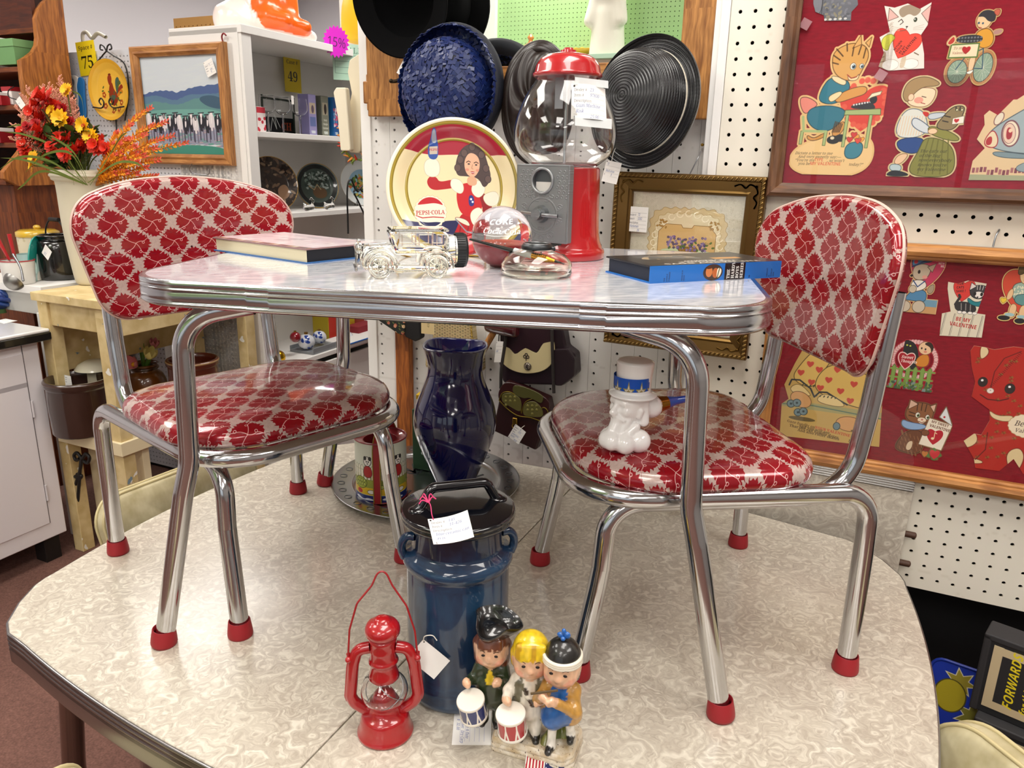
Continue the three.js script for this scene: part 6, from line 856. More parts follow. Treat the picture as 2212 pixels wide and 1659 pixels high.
  valentine(t,'toddler in blue rompers before a red heart',K3,[[1950,1030],[1985,800],[2010,700],[2060,620],[2100,540],[2200,510],[2330,560],[2380,700],[2380,1050]],(c)=>{
    c.fillStyle='#e2c47c'; c.fillRect(1930,480,480,600); heart(c,2190,760,230,'#d24a30','#8c2a1a',4); blob(c,[[2060,740],[2130,700],[2290,700],[2310,900],[2100,880]],'#9fb8a8','#3a4a44',5); for (let k=0; k < 30; k++) oval(c,2080 + rnd()*80,740 + rnd()*70,6,6,'#e6e2c4'); blob(c,[[2100,800],[2280,800],[2290,900],[2110,890]],'#5f9290','#2a4a4a',5); blob(c,[[2040,790],[2080,750],[2090,830],[2040,870]],'#e8c090','#7a5a32',4); blob(c,[[2080,880],[2140,890],[2130,1000],[2080,1000]],'#e8c090','#7a5a32',4); blob(c,[[2160,890],[2220,890],[2220,1000],[2160,1000]],'#e8c090','#7a5a32',4); oval(c,2090,975,40,14,'#9cc0c4'); oval(c,2190,985,40,14,'#9cc0c4'); oval(c,2050,1005,48,20,'#1d1c1e'); oval(c,2180,1020,42,22,'#1d1c1e'); blob(c,[[2100,600],[2240,590],[2270,680],[2200,730],[2120,710]],'#f0cf9c','#8a5f36',5); blob(c,[[2085,640],[2100,540],[2200,510],[2290,560],[2280,620],[2180,590],[2120,650]],'#6c5b34','#2f2612',5); oval(c,2175,650,13,11,'#2a2016'); oval(c,2240,655,12,11,'#2a2016'); oval(c,2170,690,26,16,'#e09a72'); line(c,[[2205,700],[2225,700]],'#a8352a',6); heart(c,2020,860,28,'#e8c93a','#8a6a1a',3);
  });
  valentine(t,'figure in heart-spotted bloomers on roller skates, with a verse',K6,[[170,1005],[188,740],[245,700],[210,580],[300,400],[380,260],[560,300],[820,480],[990,470],[1030,620],[985,740],[1025,745],[1000,1100]],(c)=>{
    c.fillStyle='#c9a85e'; c.fillRect(120,220,960,920); c.fillStyle='#a8a26c'; c.fillRect(150,760,900,60); line(c,[[180,800],[430,780],[1020,815]],'#5f7a66',10); blob(c,[[215,570],[300,400],[390,280],[560,330],[500,430],[430,640]],'#dfbc66','#4a3a1a',6); blob(c,[[430,650],[440,500],[560,370],[820,440],[1000,500],[1025,640],[960,760],[700,730]],'#dfbc66','#4a3a1a',6);
    for (const [x,y] of [[370,410],[300,495],[450,450],[540,530],[750,540],[480,610],[650,615],[960,630],[740,690],[900,730],[600,430],[1005,540],[400,570]]) heart(c,x,y,34,'#c94a3c'); line(c,[[215,620],[230,570],[300,565],[400,630],[440,700],[480,650],[540,645],[650,700],[720,730]],'#2f3438',14); blob(c,[[220,640],[300,590],[420,690],[380,700],[250,690]],'#e8cf8e','#4a3a1a',4); blob(c,[[450,740],[500,660],[600,670],[720,740],[640,765]],'#e8cf8e','#4a3a1a',4); for (let k=0; k < 10; k++) oval(c,330 + k*32,605 + (k > 3?80:0),5,11,'#3a3a2c',null,1,0.5);
    oval(c,330,740,95,66,'#d9a468','#6a4422',5,0.4); for (const [x,y] of [[250,790],[300,775],[320,860],[365,845]]){oval(c,x,y,34,34,'#6f8a90','#2d3c40',6); oval(c,x,y,10,10,'#2d3c40'); } oval(c,760,900,110,66,'#d9a468','#6a4422',5); for (const x of [660,830]) oval(c,x,935,28,34,'#6f8a90','#2d3c40',6); oval(c,360,915,115,20,'#6b5c34'); oval(c,870,955,90,14,'#6b5c34');
    text(c,'Gaze fondly on',235,962,33,'#5a3c1a','serif','bold','left',0.1); text(c,'YOUR VALENTINE',480,985,33,'#c2402c','serif','bold','left',0.1); text(c,'And you will see',340,992,33,'#3c2a14','serif','bold','left',0.1); text(c,'That she can handle dates',260,1000,33,'#3c2a14','serif','bold','left',0.11); text(c,'And also roller skates',335,1032,33,'#3c2a14','serif','bold','left',0.08); text(c,'SKATES',775,1062,36,'#3c2a14','serif','bold','left',0.08);
  },0);
  valentine(t,'black cat and child over a green picket fence in a lace heart',K6,[[1125,610],[1110,540],[1115,440],[1075,370],[1100,270],[1180,225],[1260,212],[1330,240],[1410,215],[1500,250],[1518,330],[1490,420],[1485,520],[1450,612]],(c)=>{
    c.fillStyle='#a51a2a'; c.fillRect(1040,190,520,450); for (let k=0; k < 46; k++){const a=k / 46*Math.PI*2; oval(c,1298 + Math.cos(a)*185,370 + Math.sin(a)*140,18,18,'#e6b8b4','#a86a6a',3); } blob(c,[[1190,240],[1210,220],[1280,240],[1320,300],[1340,400],[1290,480],[1200,460]],'#1c2222','#0a0c0c',4); oval(c,1218,262,9,6,'#c8d04a'); oval(c,1246,266,9,6,'#c8d04a'); blob(c,[[1330,330],[1420,310],[1430,420],[1300,420]],'#d1842a','#6a3e12',4); oval(c,1378,272,60,50,'#eac49a','#7a4a2a',4); blob(c,[[1350,240],[1410,215],[1450,260],[1430,310],[1420,260]],'#2e2116'); oval(c,1345,275,7,8,'#222'); oval(c,1378,280,7,8,'#222'); oval(c,1380,300,14,8,'#dc8a70');
    for (let k=0; k < 6; k++) poly(c,[[1120 + k*62,600],[1120 + k*62,440],[1138 + k*62,420],[1156 + k*62,440],[1156 + k*62,600]],'#7fa04c','#46602a',4); line(c,[[1100,455],[1490,455]],'#7fa04c',14); line(c,[[1110,520],[1480,520]],'#7fa04c',14); for (let k=0; k < 60; k++) oval(c,1110 + rnd()*370,550 + rnd()*60,20,10,['#4a6a3a','#7a8f8a','#6f8f3a','#3c5a44'][k % 4],null,1,rnd()*3); heart(c,1232,375,82,'#a51222','#f0d0c8',8); text(c,'Sweet',1185,368,34,'#f4e6dc','serif','italic bold'); text(c,'Thoughts',1183,398,30,'#f4e6dc','serif','italic bold');
  });
  valentine(t,'brown kitten holding an open music card',K6,[[1135,1110],[1190,1020],[1220,970],[1165,950],[1160,885],[1170,820],[1205,715],[1280,740],[1380,735],[1440,730],[1450,830],[1500,815],[1530,740],[1560,790],[1610,890],[1560,1100],[1555,1205],[1440,1190],[1330,1185],[1160,1165]],(c)=>{
    c.fillStyle='#7a4c2e'; c.fillRect(1100,690,540,560); blob(c,[[1140,1120],[1220,980],[1380,960],[1400,1180],[1170,1170]],'#6d432a','#3a2212',5); furs(c,[...Array(30).keys()].map((k)=> [1180 + (k*37) % 220,990 + (k*53) % 180,12,26]),'#8f6240',6); blob(c,[[1250,1080],[1300,1060],[1290,1150],[1240,1150]],'#dcc6a4'); blob(c,[[1190,780],[1260,730],[1400,730],[1440,820],[1400,890],[1300,920],[1190,880]],'#8a5a36','#4a2c16',5); poly(c,[[1205,800],[1212,715],[1290,745]],'#d8b49a','#5a3820',5); poly(c,[[1390,750],[1440,725],[1435,800]],'#d8b49a','#5a3820',5); furs(c,[[1280,740,4,60],[1320,735,0,60],[1360,740,-4,60],[1220,820,50,10],[1220,850,50,4]],'#3f2614',8); blob(c,[[1290,870],[1340,850],[1390,870],[1340,920]],'#ecd9bc'); eye(c,1297,838,20,'#5a7a3a'); eye(c,1385,845,18,'#5a7a3a'); oval(c,1342,872,9,7,'#c2605a'); line(c,[[1315,890],[1342,900],[1365,888]],'#6a1c14',5);
    blob(c,[[1165,890],[1240,910],[1390,910],[1380,950],[1250,975],[1170,950]],'#8fb0d4','#4a6a94',5); poly(c,[[1405,850],[1580,880],[1610,890],[1555,1110],[1350,1085]],'#efe6d2','#a8987a',4); poly(c,[[1490,830],[1530,740],[1610,890]],'#dfe4e2','#8a8a80',4); oval(c,1530,825,9,9,'#b31d26'); text(c,'MY SWEET',1425,885,32,'#6a3c22','sans-serif','bold','left',0.15); text(c,'VALENTINE',1415,920,34,'#6a3c22','sans-serif','bold','left',0.15); heart(c,1475,995,82,'#b5182a'); oval(c,1462,1020,14,11,'#f2dcae'); line(c,[[1474,1018],[1474,965],[1492,975]],'#f2dcae',7); oval(c,1390,980,34,26,'#7a4c2e','#3a2212',4); for (let k=0; k < 20; k++) oval(c,1440 + rnd()*110,1110 + rnd()*90,20,10,'#4f7a3a',null,1,rnd()*3); heart(c,1505,1150,50,'#c8323a'); heart(c,1420,1160,30,'#c07a3a');
  });
  valentine(t,'red calico teddy bear valentine',K6,[[1800,1275],[1790,1200],[1705,1050],[1790,990],[1850,1000],[1920,880],[1920,790],[1770,680],[1800,560],[1770,430],[1760,300],[1790,258],[1880,270],[1960,290],[2120,265],[2400,300],[2500,520],[2440,760],[2500,1000],[2480,1300],[2200,1325],[2120,1200],[2000,1300]],(c)=>{
    c.fillStyle='#b32318'; c.fillRect(1680,230,860,1130); blob(c,[[1770,300],[1790,262],[1840,300],[1840,350],[1790,400]],'#e4cfa0','#6a1a12',5); for (let k=0; k < 60; k++){const x=1760 + rnd()*720,y=300 + rnd()*980; for (let i=0; i < 5; i++) oval(c,x + Math.cos(i*1.3)*11,y + Math.sin(i*1.3)*9,9,4,i % 2?'#7a3a1a':'#8a6a2a',null,1,i*1.3); } line(c,[[2070,290],[1960,360],[1910,480],[1905,640]],'#5a120c',6); for (let k=0; k < 24; k++) line(c,[[2060 - k*7,300 + k*13],[2076 - k*7,308 + k*13]],'#5a120c',4);
    oval(c,1840,575,34,40,'#2b2320','#1a1010',4); oval(c,1834,562,10,10,'#fff'); oval(c,2045,605,36,42,'#2b2320','#1a1010',4); oval(c,2040,590,10,10,'#fff'); oval(c,1908,642,26,23,'#efe6da','#9a8a7a',4); oval(c,1908,638,4,4,'#8a7a6a'); line(c,[[1840,685],[1900,716],[1990,716],[2050,690]],'#4a0e0a',8); blob(c,[[1920,800],[2000,850],[2120,820],[2100,890],[1960,880]],'#e6d2a4','#7a5a32',5); blob(c,[[1790,1010],[1860,1000],[1900,1100],[1800,1180],[1720,1060]],'#e2cc9a','#6a1a12',5); oval(c,1880,1265,80,22,'#e2cc9a','#6a1a12',5); blob(c,[[2110,1150],[2200,1080],[2260,1160],[2230,1310],[2160,1300]],'#e2cc9a','#6a1a12',5); line(c,[[1950,1000],[1960,1150],[1900,1250]],'#5a120c',7);
    const p=[]; for (let k=0; k < 40; k++) p.push([2230 + Math.cos(k / 40*6.283)*(140 + (k % 2)*10),900 + Math.sin(k / 40*6.283)*(96 + (k % 2)*10)]); blob(c,p,'#f0e2c4','#b89a6a',4); text(c,'Be my',2128,905,60,'#2a1a14','serif','italic'); text(c,'Valentine',2140,960,44,'#2a1a14','serif','italic');
  },0);
  part(t,'hanging_hook',tube([[0.068,0.01 + (yt - yb) / 2 - 0.008,0],[0.07,(yt - yb) / 2 + 0.022,-0.004],[0.074,(yt - yb) / 2 + 0.031,-0.012],[0.074,(yt - yb) / 2 + 0.031,-0.02]],0.0016,16),STEEL);
}


// ---------- purses and other things on the white panel below the table ----------
const QP=QW - 0.03;
{// dark maroon bag with cream scalloped flap
  const t=onWall('shoulder_bag','dark maroon leather bag with cream scalloped flap and round clasp','handbag',1150,765,QP),r=(x,y)=> rel(x,y,QP,t),m=phys(0x22101a,0.42),k=(pts)=> pts.map(([x,y])=>{const [a,b]=r(840 + x*0.2532,640 + y*0.2532); return V(a,b,0); }).reverse();
  part(t,'bag_body',ext(fillet(k([[960,250],[1500,230],[1530,420],[1610,480],[1620,650],[1510,745],[1000,730],[950,480]]),0.012,true,4),0.03,0.004,2).translate(0,0,-0.016),m);
  part(t,'gusset',ext(fillet(k([[1440,430],[1560,425],[1620,520],[1615,660],[1510,740],[1440,740]]),0.01,true,4),0.018,0.003,2).translate(0,0,0.008),m);
  part(t,'upper_flap',ext(k([[975,245],[1405,235],[1425,370],[1350,385],[1290,465],[1200,425],[1110,475],[1060,425],[975,400]]),0.004,0.001,1).translate(0,0,0.019),phys(0x2c131c,0.4));
  part(t,'cream_flap',ext(spline(k([[975,395],[1060,425],[1110,475],[1200,425],[1290,465],[1350,385],[1425,362],[1432,530],[1360,610],[1200,640],[1060,600],[985,520]]).map((v)=> [v.x,v.y]),90),0.004,0.001,1).translate(0,0,0.0185),mat(0xd8c896,0.5),'cream scalloped flap');
  const [cx,cy]=r(840 + 1218*0.2532,640 + 580*0.2532); part(t,'clasp',[sph(0.0085,cx,cy,0.025,1,1,0.5),tor(0.009,0.0012,cx,cy,0.024)],metal(0x8d8478,0.3)); const [ex,ey]=r(840 + 1206*0.2532,640 + 495*0.2532); part(t,'emblem',[tor(0.0035,0.0009,ex,ey + 0.004,0.024,14),tor(0.0035,0.0009,ex - 0.004,ey - 0.001,0.024,14),tor(0.0035,0.0009,ex + 0.004,ey - 0.001,0.024,14),cyl(0.0009,0.0009,0.01,ex,ey - 0.006,0.024,6)],mat(0x1c1014,0.4));
  const st=(pts)=>{const P=pts.map(([x,y,z])=>{const [a,b]=r(840 + x*0.2532,640 + y*0.2532); return V(a,b,z); }); return tube(P,0.0042,40,false,8).scale(1,1,1); };
  part(t,'strap',st([[1040,200,0.03],[1045,330,0.032],[1010,600,0.034],[1000,760,0.03]]),mat(0x2a2422,0.6)); part(t,'strap',st([[1430,200,0.028],[1435,400,0.03],[1445,800,0.028]]),mat(0x2a2422,0.6)); part(t,'handle',st([[1480,230,0.01],[1505,320,0.014],[1520,420,0.01]]),m);
}
{// maroon purse with tooled green leaves
  const t=onWall('tooled_purse','maroon leather purse hung crooked, tooled green leaves on its flap','handbag',1135,892,QP - 0.02),r=(x,y)=> rel(x,y,QP - 0.02,t),k=(pts)=> pts.map(([x,y])=>{const [a,b]=r(840 + x*0.2532,640 + y*0.2532); return V(a,b,0); }).reverse(),m=phys(0x2a0a0c,0.4);
  part(t,'bag_body',ext(fillet(k([[1020,705],[1380,860],[1400,960],[1330,1150],[1275,1300],[905,1130],[960,880]]),0.006,true,4),0.022,0.004,2).translate(0,0,-0.01),m);
  part(t,'flap',ext(spline(k([[1030,720],[1380,870],[1390,950],[1340,1040],[1230,1010],[1130,1000],[1050,950],[970,870],[965,800]]).map((v)=> [v.x,v.y]),80),0.004,0.001,1).translate(0,0,0.014),phys(0x34100f,0.35));
  const olive=mat(0x4d4a1c,0.5),gl=(pts,d=0.002)=> ext(spline(k(pts).map((v)=> [v.x,v.y]),40),d,0.0008,1).translate(0,0,0.0185);
  part(t,'leaf_panel',gl([[1100,745],[1340,835],[1330,890],[1230,850],[1170,850],[1090,800]]),olive); part(t,'tooled_leaf',gl([[1000,820],[1080,810],[1150,860],[1150,960],[1060,920],[1000,880]]),mat(0x5c5624,0.5)); part(t,'tooled_leaf',gl([[1190,900],[1270,880],[1330,940],[1340,1000],[1260,1010],[1180,990]]),mat(0x5c5624,0.5));
  const tb=(pts)=> tube(pts.map(([x,y])=>{const [a,b]=r(840 + x*0.2532,640 + y*0.2532); return [a,b,0.02]; }),0.0014,40,false,6); part(t,'tooled_edge',[tb([[970,870],[1000,810],[1060,800],[1140,860],[1160,980]]),tb([[970,870],[1050,950],[1130,1000],[1230,1015],[1340,1040],[1385,970],[1350,930],[1310,960]]),tb([[1160,980],[1190,890],[1270,850]])],metal(0x7c6a2c,0.5)).userData.kind='stuff';
  for (let i=0; i < 14; i++){const [a,b]=r(840 + (i < 7?1030 + (i % 3)*38:1215 + (i % 3)*38)*0.2532,640 + ((i < 7?840:915) + Math.floor((i % 7) / 3)*34)*0.2532); part(t,'tooled_berry',sph(0.0038,a,b,0.0205,1,1,0.5,12),mat(0x77702e,0.45)); }
  const [cx,cy]=r(1120,905); part(t,'clasp',[box(0.013,0.018,0.006,cx,cy,0.02,0.002),tor(0.005,0.0014,cx - 0.002,cy - 0.013,0.021,18)],BRASS);
  const P=onQ(1117,938,QP - 0.05); priceTag('white price tag with handwriting hanging on the clasp of the tooled maroon purse',P,ONWALL,0.033,0.041,['Dealer #|72','Item #|2255','Descr.','|tooled purse','|leather','$|48.00'],{roll:-0.5,string:[[0.0,0.019,0],[0.002,0.024,0.002],[0.004,0.03,-0.004]] });
}
{// gold brocade bag
  const t=onWall('brocade_bag','gold brocade evening bag with beaded edge behind the cobalt vase','handbag',975,715,QP),r=(x,y)=> rel(x,y,QP,t),k=(pts)=> pts.map(([x,y])=>{const [a,b]=r(840 + x*0.2532,640 + y*0.2532); return V(a,b,0); }).reverse();
  const br=tex(256,256,(c)=>{c.fillStyle='#c6b284'; c.fillRect(0,0,256,256); for (let i=0; i < 8; i++) for (let j=0; j < 8; j++){const x=16 + i*32,y=16 + j*32 + (i % 2)*16; for (let q=0; q < 5; q++) oval(c,x + Math.cos(q*1.26)*6,y + Math.sin(q*1.26)*6,4,3,['#6a4a3a','#8a6a42','#4c4a30'][(i + j) % 3]); oval(c,x,y,2,2,'#efe6c8'); line(c,[[x + 8,y + 8],[x + 16,y + 18]],'#8d7a4a',2); } });
  part(t,'bag_body',uvPlane(ext(fillet(k([[380,200],[720,195],[740,380],[800,430],[810,640],[330,600],[340,430],[400,380]]),0.008,true,4),0.02,0.004,2).translate(0,0,-0.01),0.06),mat(0xffffff,0.55,{map:br,metalness:0.25 }));
  const edge=k([[410,205],[715,200],[735,380],[790,440]]); part(t,'bead_edge',edge.slice(0,-1).flatMap((a,i)=> [...Array(14).keys()].map((n)=>{const p=a.clone().lerp(edge[i + 1],n / 14); return sph(0.0028,p.x,p.y,0.013,1,1,1,7); })),metal(0xb59a4e,0.35)).userData.kind='stuff';
  priceTag('white price tag lying on the gold brocade bag',onQ(981,752,QP - 0.05),ONWALL,0.036,0.03,['Dealer #|72','Item #|','Descr.','|gold bag'],{roll:-0.75 });
}
{// tapestry purse and a kraft tag
  const t=onWall('tapestry_purse','black purse with floral tapestry front hanging beside the shelf','handbag',868,690,QP - 0.02),r=(x,y)=> rel(x,y,QP - 0.02,t),k=(pts)=> pts.map(([x,y])=>{const [a,b]=r(540 + x*0.2532,640 + y*0.2532); return V(a,b,0); }).reverse();
  const fl=tex(256,256,(c)=>{c.fillStyle='#171c16'; c.fillRect(0,0,256,256); for (let i=0; i < 150; i++){const x=rnd()*256,y=rnd()*256,q=i % 5; q?oval(c,x,y,9,4,['#3f4a24','#5f6a34','#2c3a28'][i % 3],null,1,rnd()*3):[0,1,2,3,4].forEach((n)=> oval(c,x + Math.cos(n*1.26)*7,y + Math.sin(n*1.26)*7,6,5,['#b0614a','#c88a6a','#a84858','#d8b48a'][i % 4])); } });
  part(t,'tapestry_front',uvPlane(ext(fillet(k([[1000,-60],[1350,-60],[1345,330],[1290,310],[1070,160]]),0.008,true,4),0.02,0.003,2).translate(0,0,-0.006),0.1),mat(0xffffff,0.8,{map:fl }));
  part(t,'bag_side',ext(fillet(k([[1345,-60],[1440,-60],[1480,350],[1430,380],[1340,335]]),0.008,true,4),0.016,0.003,2).translate(0,0,-0.006),mat(0x07070a,0.6));
  const g=thing('price_tag','plain tan card tag beside the floral tapestry purse','price tag',onQ(924,702,QP - 0.06),ONWALL + 0.1); card(g,0.036,0.046,tex(96,128,(c,w,h)=>{c.fillStyle='#d8c08c'; c.fillRect(0,0,w,h); text(c,'450,-',58,84,22,'#6a5a34','serif','italic','left',-Math.PI / 2 + 0.1); },{clamp:true }),0.05,false);
}
{// wooden handled red tool
  const t=onWall('mallet','wooden handled mallet with dark red head hanging behind the vase','mallet',1080,705,QP - 0.03),r=(x,y)=> rel(x,y,QP - 0.03,t),[a,b]=r(1036,772),[c,d]=r(1083,690),[e,f]=r(1085,706),hd=(n)=> part(t,n,uvBox(rod([a,b,0.004],[c + (c - a)*0.45,d + (d - b)*0.45,0],0.0085,0.008,16),0.2,'y'),mat(0xffffff,0.5,{map:OAKT }));
  hd('handle'); part(t,'head',lathe(smooth([[0.001,-0.042],[0.019,-0.04],[0.021,0],[0.019,0.04],[0.001,0.042]],20),28).rotateZ(Math.PI / 2 - 0.08).translate(e,f,-0.002),glaze(0x4a0d12,0.35));
  priceTag('narrow white tag hanging from the wooden mallet handle',onQ(1077,760,QP - 0.05),ONWALL + 0.9,0.018,0.052,['','','|mallet'],{roll:-0.12,string:[[0,0.025,0],[0.0,0.04,-0.004]] });
}
{// stained board and peg hooks
  const v=onQ(874,800,QW - 0.02),t=thing('wooden_post','stained brown wooden board standing upright against the white panel','board',V(v.x,0,v.z),ONWALL),topY=1.14;
  part(t,'board',uvBox(box(0.043,topY,0.022,0,topY / 2,0,0.002),0.25,'y'),mat(0xe8c090,0.6,{map:OAKT }));
  const h=onWall('peg_hook','short brass peg in the white board right of the black straw hat','peg',1523,313,QW - 0.004); part(h,'peg',[sph(0.0032,-0.005,0,0.004),sph(0.0032,0.005,0,0.004),box(0.01,0.003,0.003,0,0,0.004,0.001)],BRASS);
  const s=onWall('screw','cross-head screw in the white board above the bronze picture frame','screw',1524,344,QW - 0.001); part(s,'head',[sph(0.0042,0,0,0,1,1,0.5,14),box(0.005,0.0008,0.001,0,0,0.0021,0.0002).rotateZ(0.5),box(0.005,0.0008,0.001,0,0,0.0021,0.0002).rotateZ(2.07)],STEEL);
}
// leftover table leaf leaning behind the table, with two wooden pegs
{
  const A=onQ(1977,1045,QC - 0.028),Lf=0.385,hgt=0.95,t=thing('table_leaf','spare grey swirl laminate table leaf with chrome edge propped behind the dining table','table leaf',A.clone(),ONWALL); t.rotation.x=0.012; t.rotation.z=-0.012;
  const pl=uvPlane(box(Lf,hgt,0.02,-Lf / 2,-hgt / 2,-0.01,0.002),0.42); part(t,'leaf_panel',pl,swirlMat);
  part(t,'edge_band',[box(Lf,0.026,0.026,-Lf / 2,-0.006,-0.01,0.003),...[0.0,-0.005,-0.01,-0.015].map((y)=> box(Lf,0.0028,0.004,-Lf / 2,y,0.003,0.001))],metal(0xa9a7a5,0.3));
  for (const y of [-0.115,-0.18]) part(t,'dowel_peg',[cyl(0.0065,0.0065,0.02).rotateZ(Math.PI / 2).translate(0.008,y,-0.012),sph(0.0065,0.018,y,-0.012,0.6,1,1,14)],mat(0x4a2f20,0.6));
}
// cream vinyl dining chairs round the table: only their backs show
const vinyl=phys(0xffffff,0.45,{clearcoat:0.3,map:pix(256,256,(u,v)=> mix([206,196,160],[176,164,124],0.4 + fbm(u*8,v*8,3,4)*1.4 + noise.noise(u*50,v*20,5)*0.2)) });
function vinylChair(label,pos,turn,w=0.44,top=0.83,lean=0.2,legs=true){
  const t=thing('dining_chair',label,'chair',pos,turn,'cream vinyl dining chairs');
  const o=fillet([[-w / 2 + 0.02,0,0],[w / 2 - 0.02,0,0],[w / 2,0.27,0],[-w / 2,0.27,0]],[0.05,0.05,0.06,0.06],true,8).map((p)=> V(p.x,p.y - 0.135,0));
  const ring=[[0.01,0.026],[0.7,0.026],[0.92,0.022],[0.985,0.013],[1,0],[0.985,-0.013],[0.92,-0.022],[0.01,-0.024]],g=grid3(ring.map(([k,h])=> o.map((p)=> [p.x*k,p.y*k,h + 0.35*p.x*p.x,p.x*k / 0.3,p.y*k / 0.3])));
  const b=part(t,'backrest',g.rotateX(-lean).translate(0,top - 0.135,-0.22),vinyl); part(b,'piping',[0.013,-0.015].map((z)=> tubeP(o.map((p)=> V(p.x*0.99,p.y*0.99,z + 0.35*p.x*p.x)),0.003,120,true,6).rotateX(-lean).translate(0,top - 0.135,-0.22)),mat(0xcdbf90,0.5));
  if (legs){const s=fillet([[-w / 2,-0.2,0],[w / 2,-0.2,0],[w / 2,0.2,0],[-w / 2,0.2,0]],0.07,true,6); part(t,'seat',pillow(s.map((p)=> V(p.x,-p.y,0)),[[0.01,0.478],[0.8,0.475],[0.96,0.465],[1,0.45],[0.97,0.43],[0.01,0.43]],0.3),vinyl);
    for (const x of [-1,1]){part(t,'back_support',tubeP(fillet([[x*0.17,0.43,0.1],[x*0.17,0.425,-0.2],[x*0.17,top - 0.12,-0.245]],[0,0.06,0]),0.012,30,false,12),CHROME); for (const z of [-0.19,0.18]) part(t,'leg',rod([x*0.19,0,z*1.08],[x*0.175,0.43,z],0.011,0.012,14),CHROME); } }
  return t;
}
{
  // left of the table: its back, seen from inside, runs along the left edge
  const a=onY(196,1150,0.76),b=onY(556,1003,0.76),c=a.clone().add(b).multiplyScalar(0.5),d=b.clone().sub(a).normalize(),turn=Math.atan2(-d.z,d.x);
  const place=(pc,tr,top,lean)=> pc.clone().sub(V(0,0,-0.22).applyAxisAngle(V(0,1,0),tr)).setY(0);
  vinylChair('cream vinyl dining chair, its back along the left edge of the big table',place(c.clone().addScaledVector(V(-d.z,0,d.x),-0.035).addScaledVector(d,0.03),turn),turn,a.distanceTo(b) - 0.01,0.795,0.22,true);
  vinylChair('cream vinyl dining chair behind the table, under the hanging purses',place(grid(-0.40,1.648),ONWALL),ONWALL,0.4,0.815,0.02,false);
}


// ---------- left background: grey pegboard end, white shelf unit, hutch, bench, cabinet ----------
const CLEAR=new THREE.MeshPhysicalMaterial({color:0xffffff,roughness:0.02,transmission:1,thickness:0.003,ior:1.2 });
const PS=-2.3,QE=2.389;
const LQ=(x,y,q,t)=>{const v=onQ(x,y,q).sub(t.position); return V(v.dot(UT),v.y,0); };           // in a thing that faces us (x along p)
const LP=(x,y,p,t)=>{const v=onP(x,y,p).sub(t.position); return V(v.dot(QT) ,v.y,0); };           // in a thing that faces +p: its x runs along... see AISLE
// AISLE: local z = +p, local x = +q
const AT=-GRID + Math.PI / 2;
const onFace=(name,label,cat,x,y,q,g)=> thing(name,label,cat,onQ(x,y,q),ONWALL,g);
{
  const yT=1.885,pL=-4.3,g=new THREE.Group(); g.name='wall_panel_grey'; g.userData.kind='structure'; g.position.copy(grid(pL,QE)); g.rotation.y=ONWALL; scene.add(g);
  part(g,'pegboard',pegboard(PS - 0.03 - pL,yT - 0.02,0.0212,0.0036,0.012,0.016,0.004,8).translate(0,0.02,0),mat(0xd3d4da,0.55)); part(g,'backing',bxs(PS - pL - 0.03,yT,0.006,(PS - 0.03 - pL) / 2,yT / 2,-0.02),mat(0x201f22,0.9));
}
// white shelf unit: open side towards +p, local x along q
const SU=thing('shelf_unit','white painted shelf unit full of glassware, puzzles and plates','shelving unit',grid(PS,QE),AT);
{
  const L=1.35,D=0.36,b=(n,...a)=> part(SU,n,box(...a),WHITE);
  b('end_panel',0.03,1.94,D,0.015,0.97,-D / 2 - 0.0); b('front_post',0.052,1.93,0.024,0.03,0.965,0.002); b('back_panel',L,1.92,0.015,L / 2,0.96,-D);
  b('top_board',L,0.03,D + 0.02,L / 2,1.935,-D / 2 + 0.01); for (const [y,n] of [[1.556,'shelf'],[1.226,'shelf'],[0.565,'shelf'],[0.11,'shelf']]) b(n,L - 0.03,0.022,D - 0.01,L / 2 + 0.015,y,-D / 2); b('far_panel',0.03,1.94,D,L - 0.015,0.97,-D / 2); b('kick_board',L,0.1,0.02,L / 2,0.05,-0.02); b('lower_front',L,0.42,0.015,L / 2,0.32,-0.01);
}
const inShelf=(name,label,cat,x,y,dp,Y,grp)=>{const v=onP(x,y,PS - dp); v.y=Y; return thing(name,label,cat,v,AT,grp); };
const S1=1.5675,S2=1.2375,S3=0.5765;
const faceTex=(w,h,f)=> mat(0xffffff,0.4,{map:tex(w,h,f,{clamp:true }) });
function boxed(name,label,cat,x,y,dp,Y,w,h,d,front,side,grp,turn=0){const t=inShelf(name,label,cat,x,y,dp,Y,grp); t.rotation.y +=turn; part(t,'carton',box(w,h,d,0,h / 2,0,0.002),side); part(t,'front_print',bxs(w*0.97,h*0.97,0.001,0,h / 2,d / 2 + 0.0003),front); return t; }
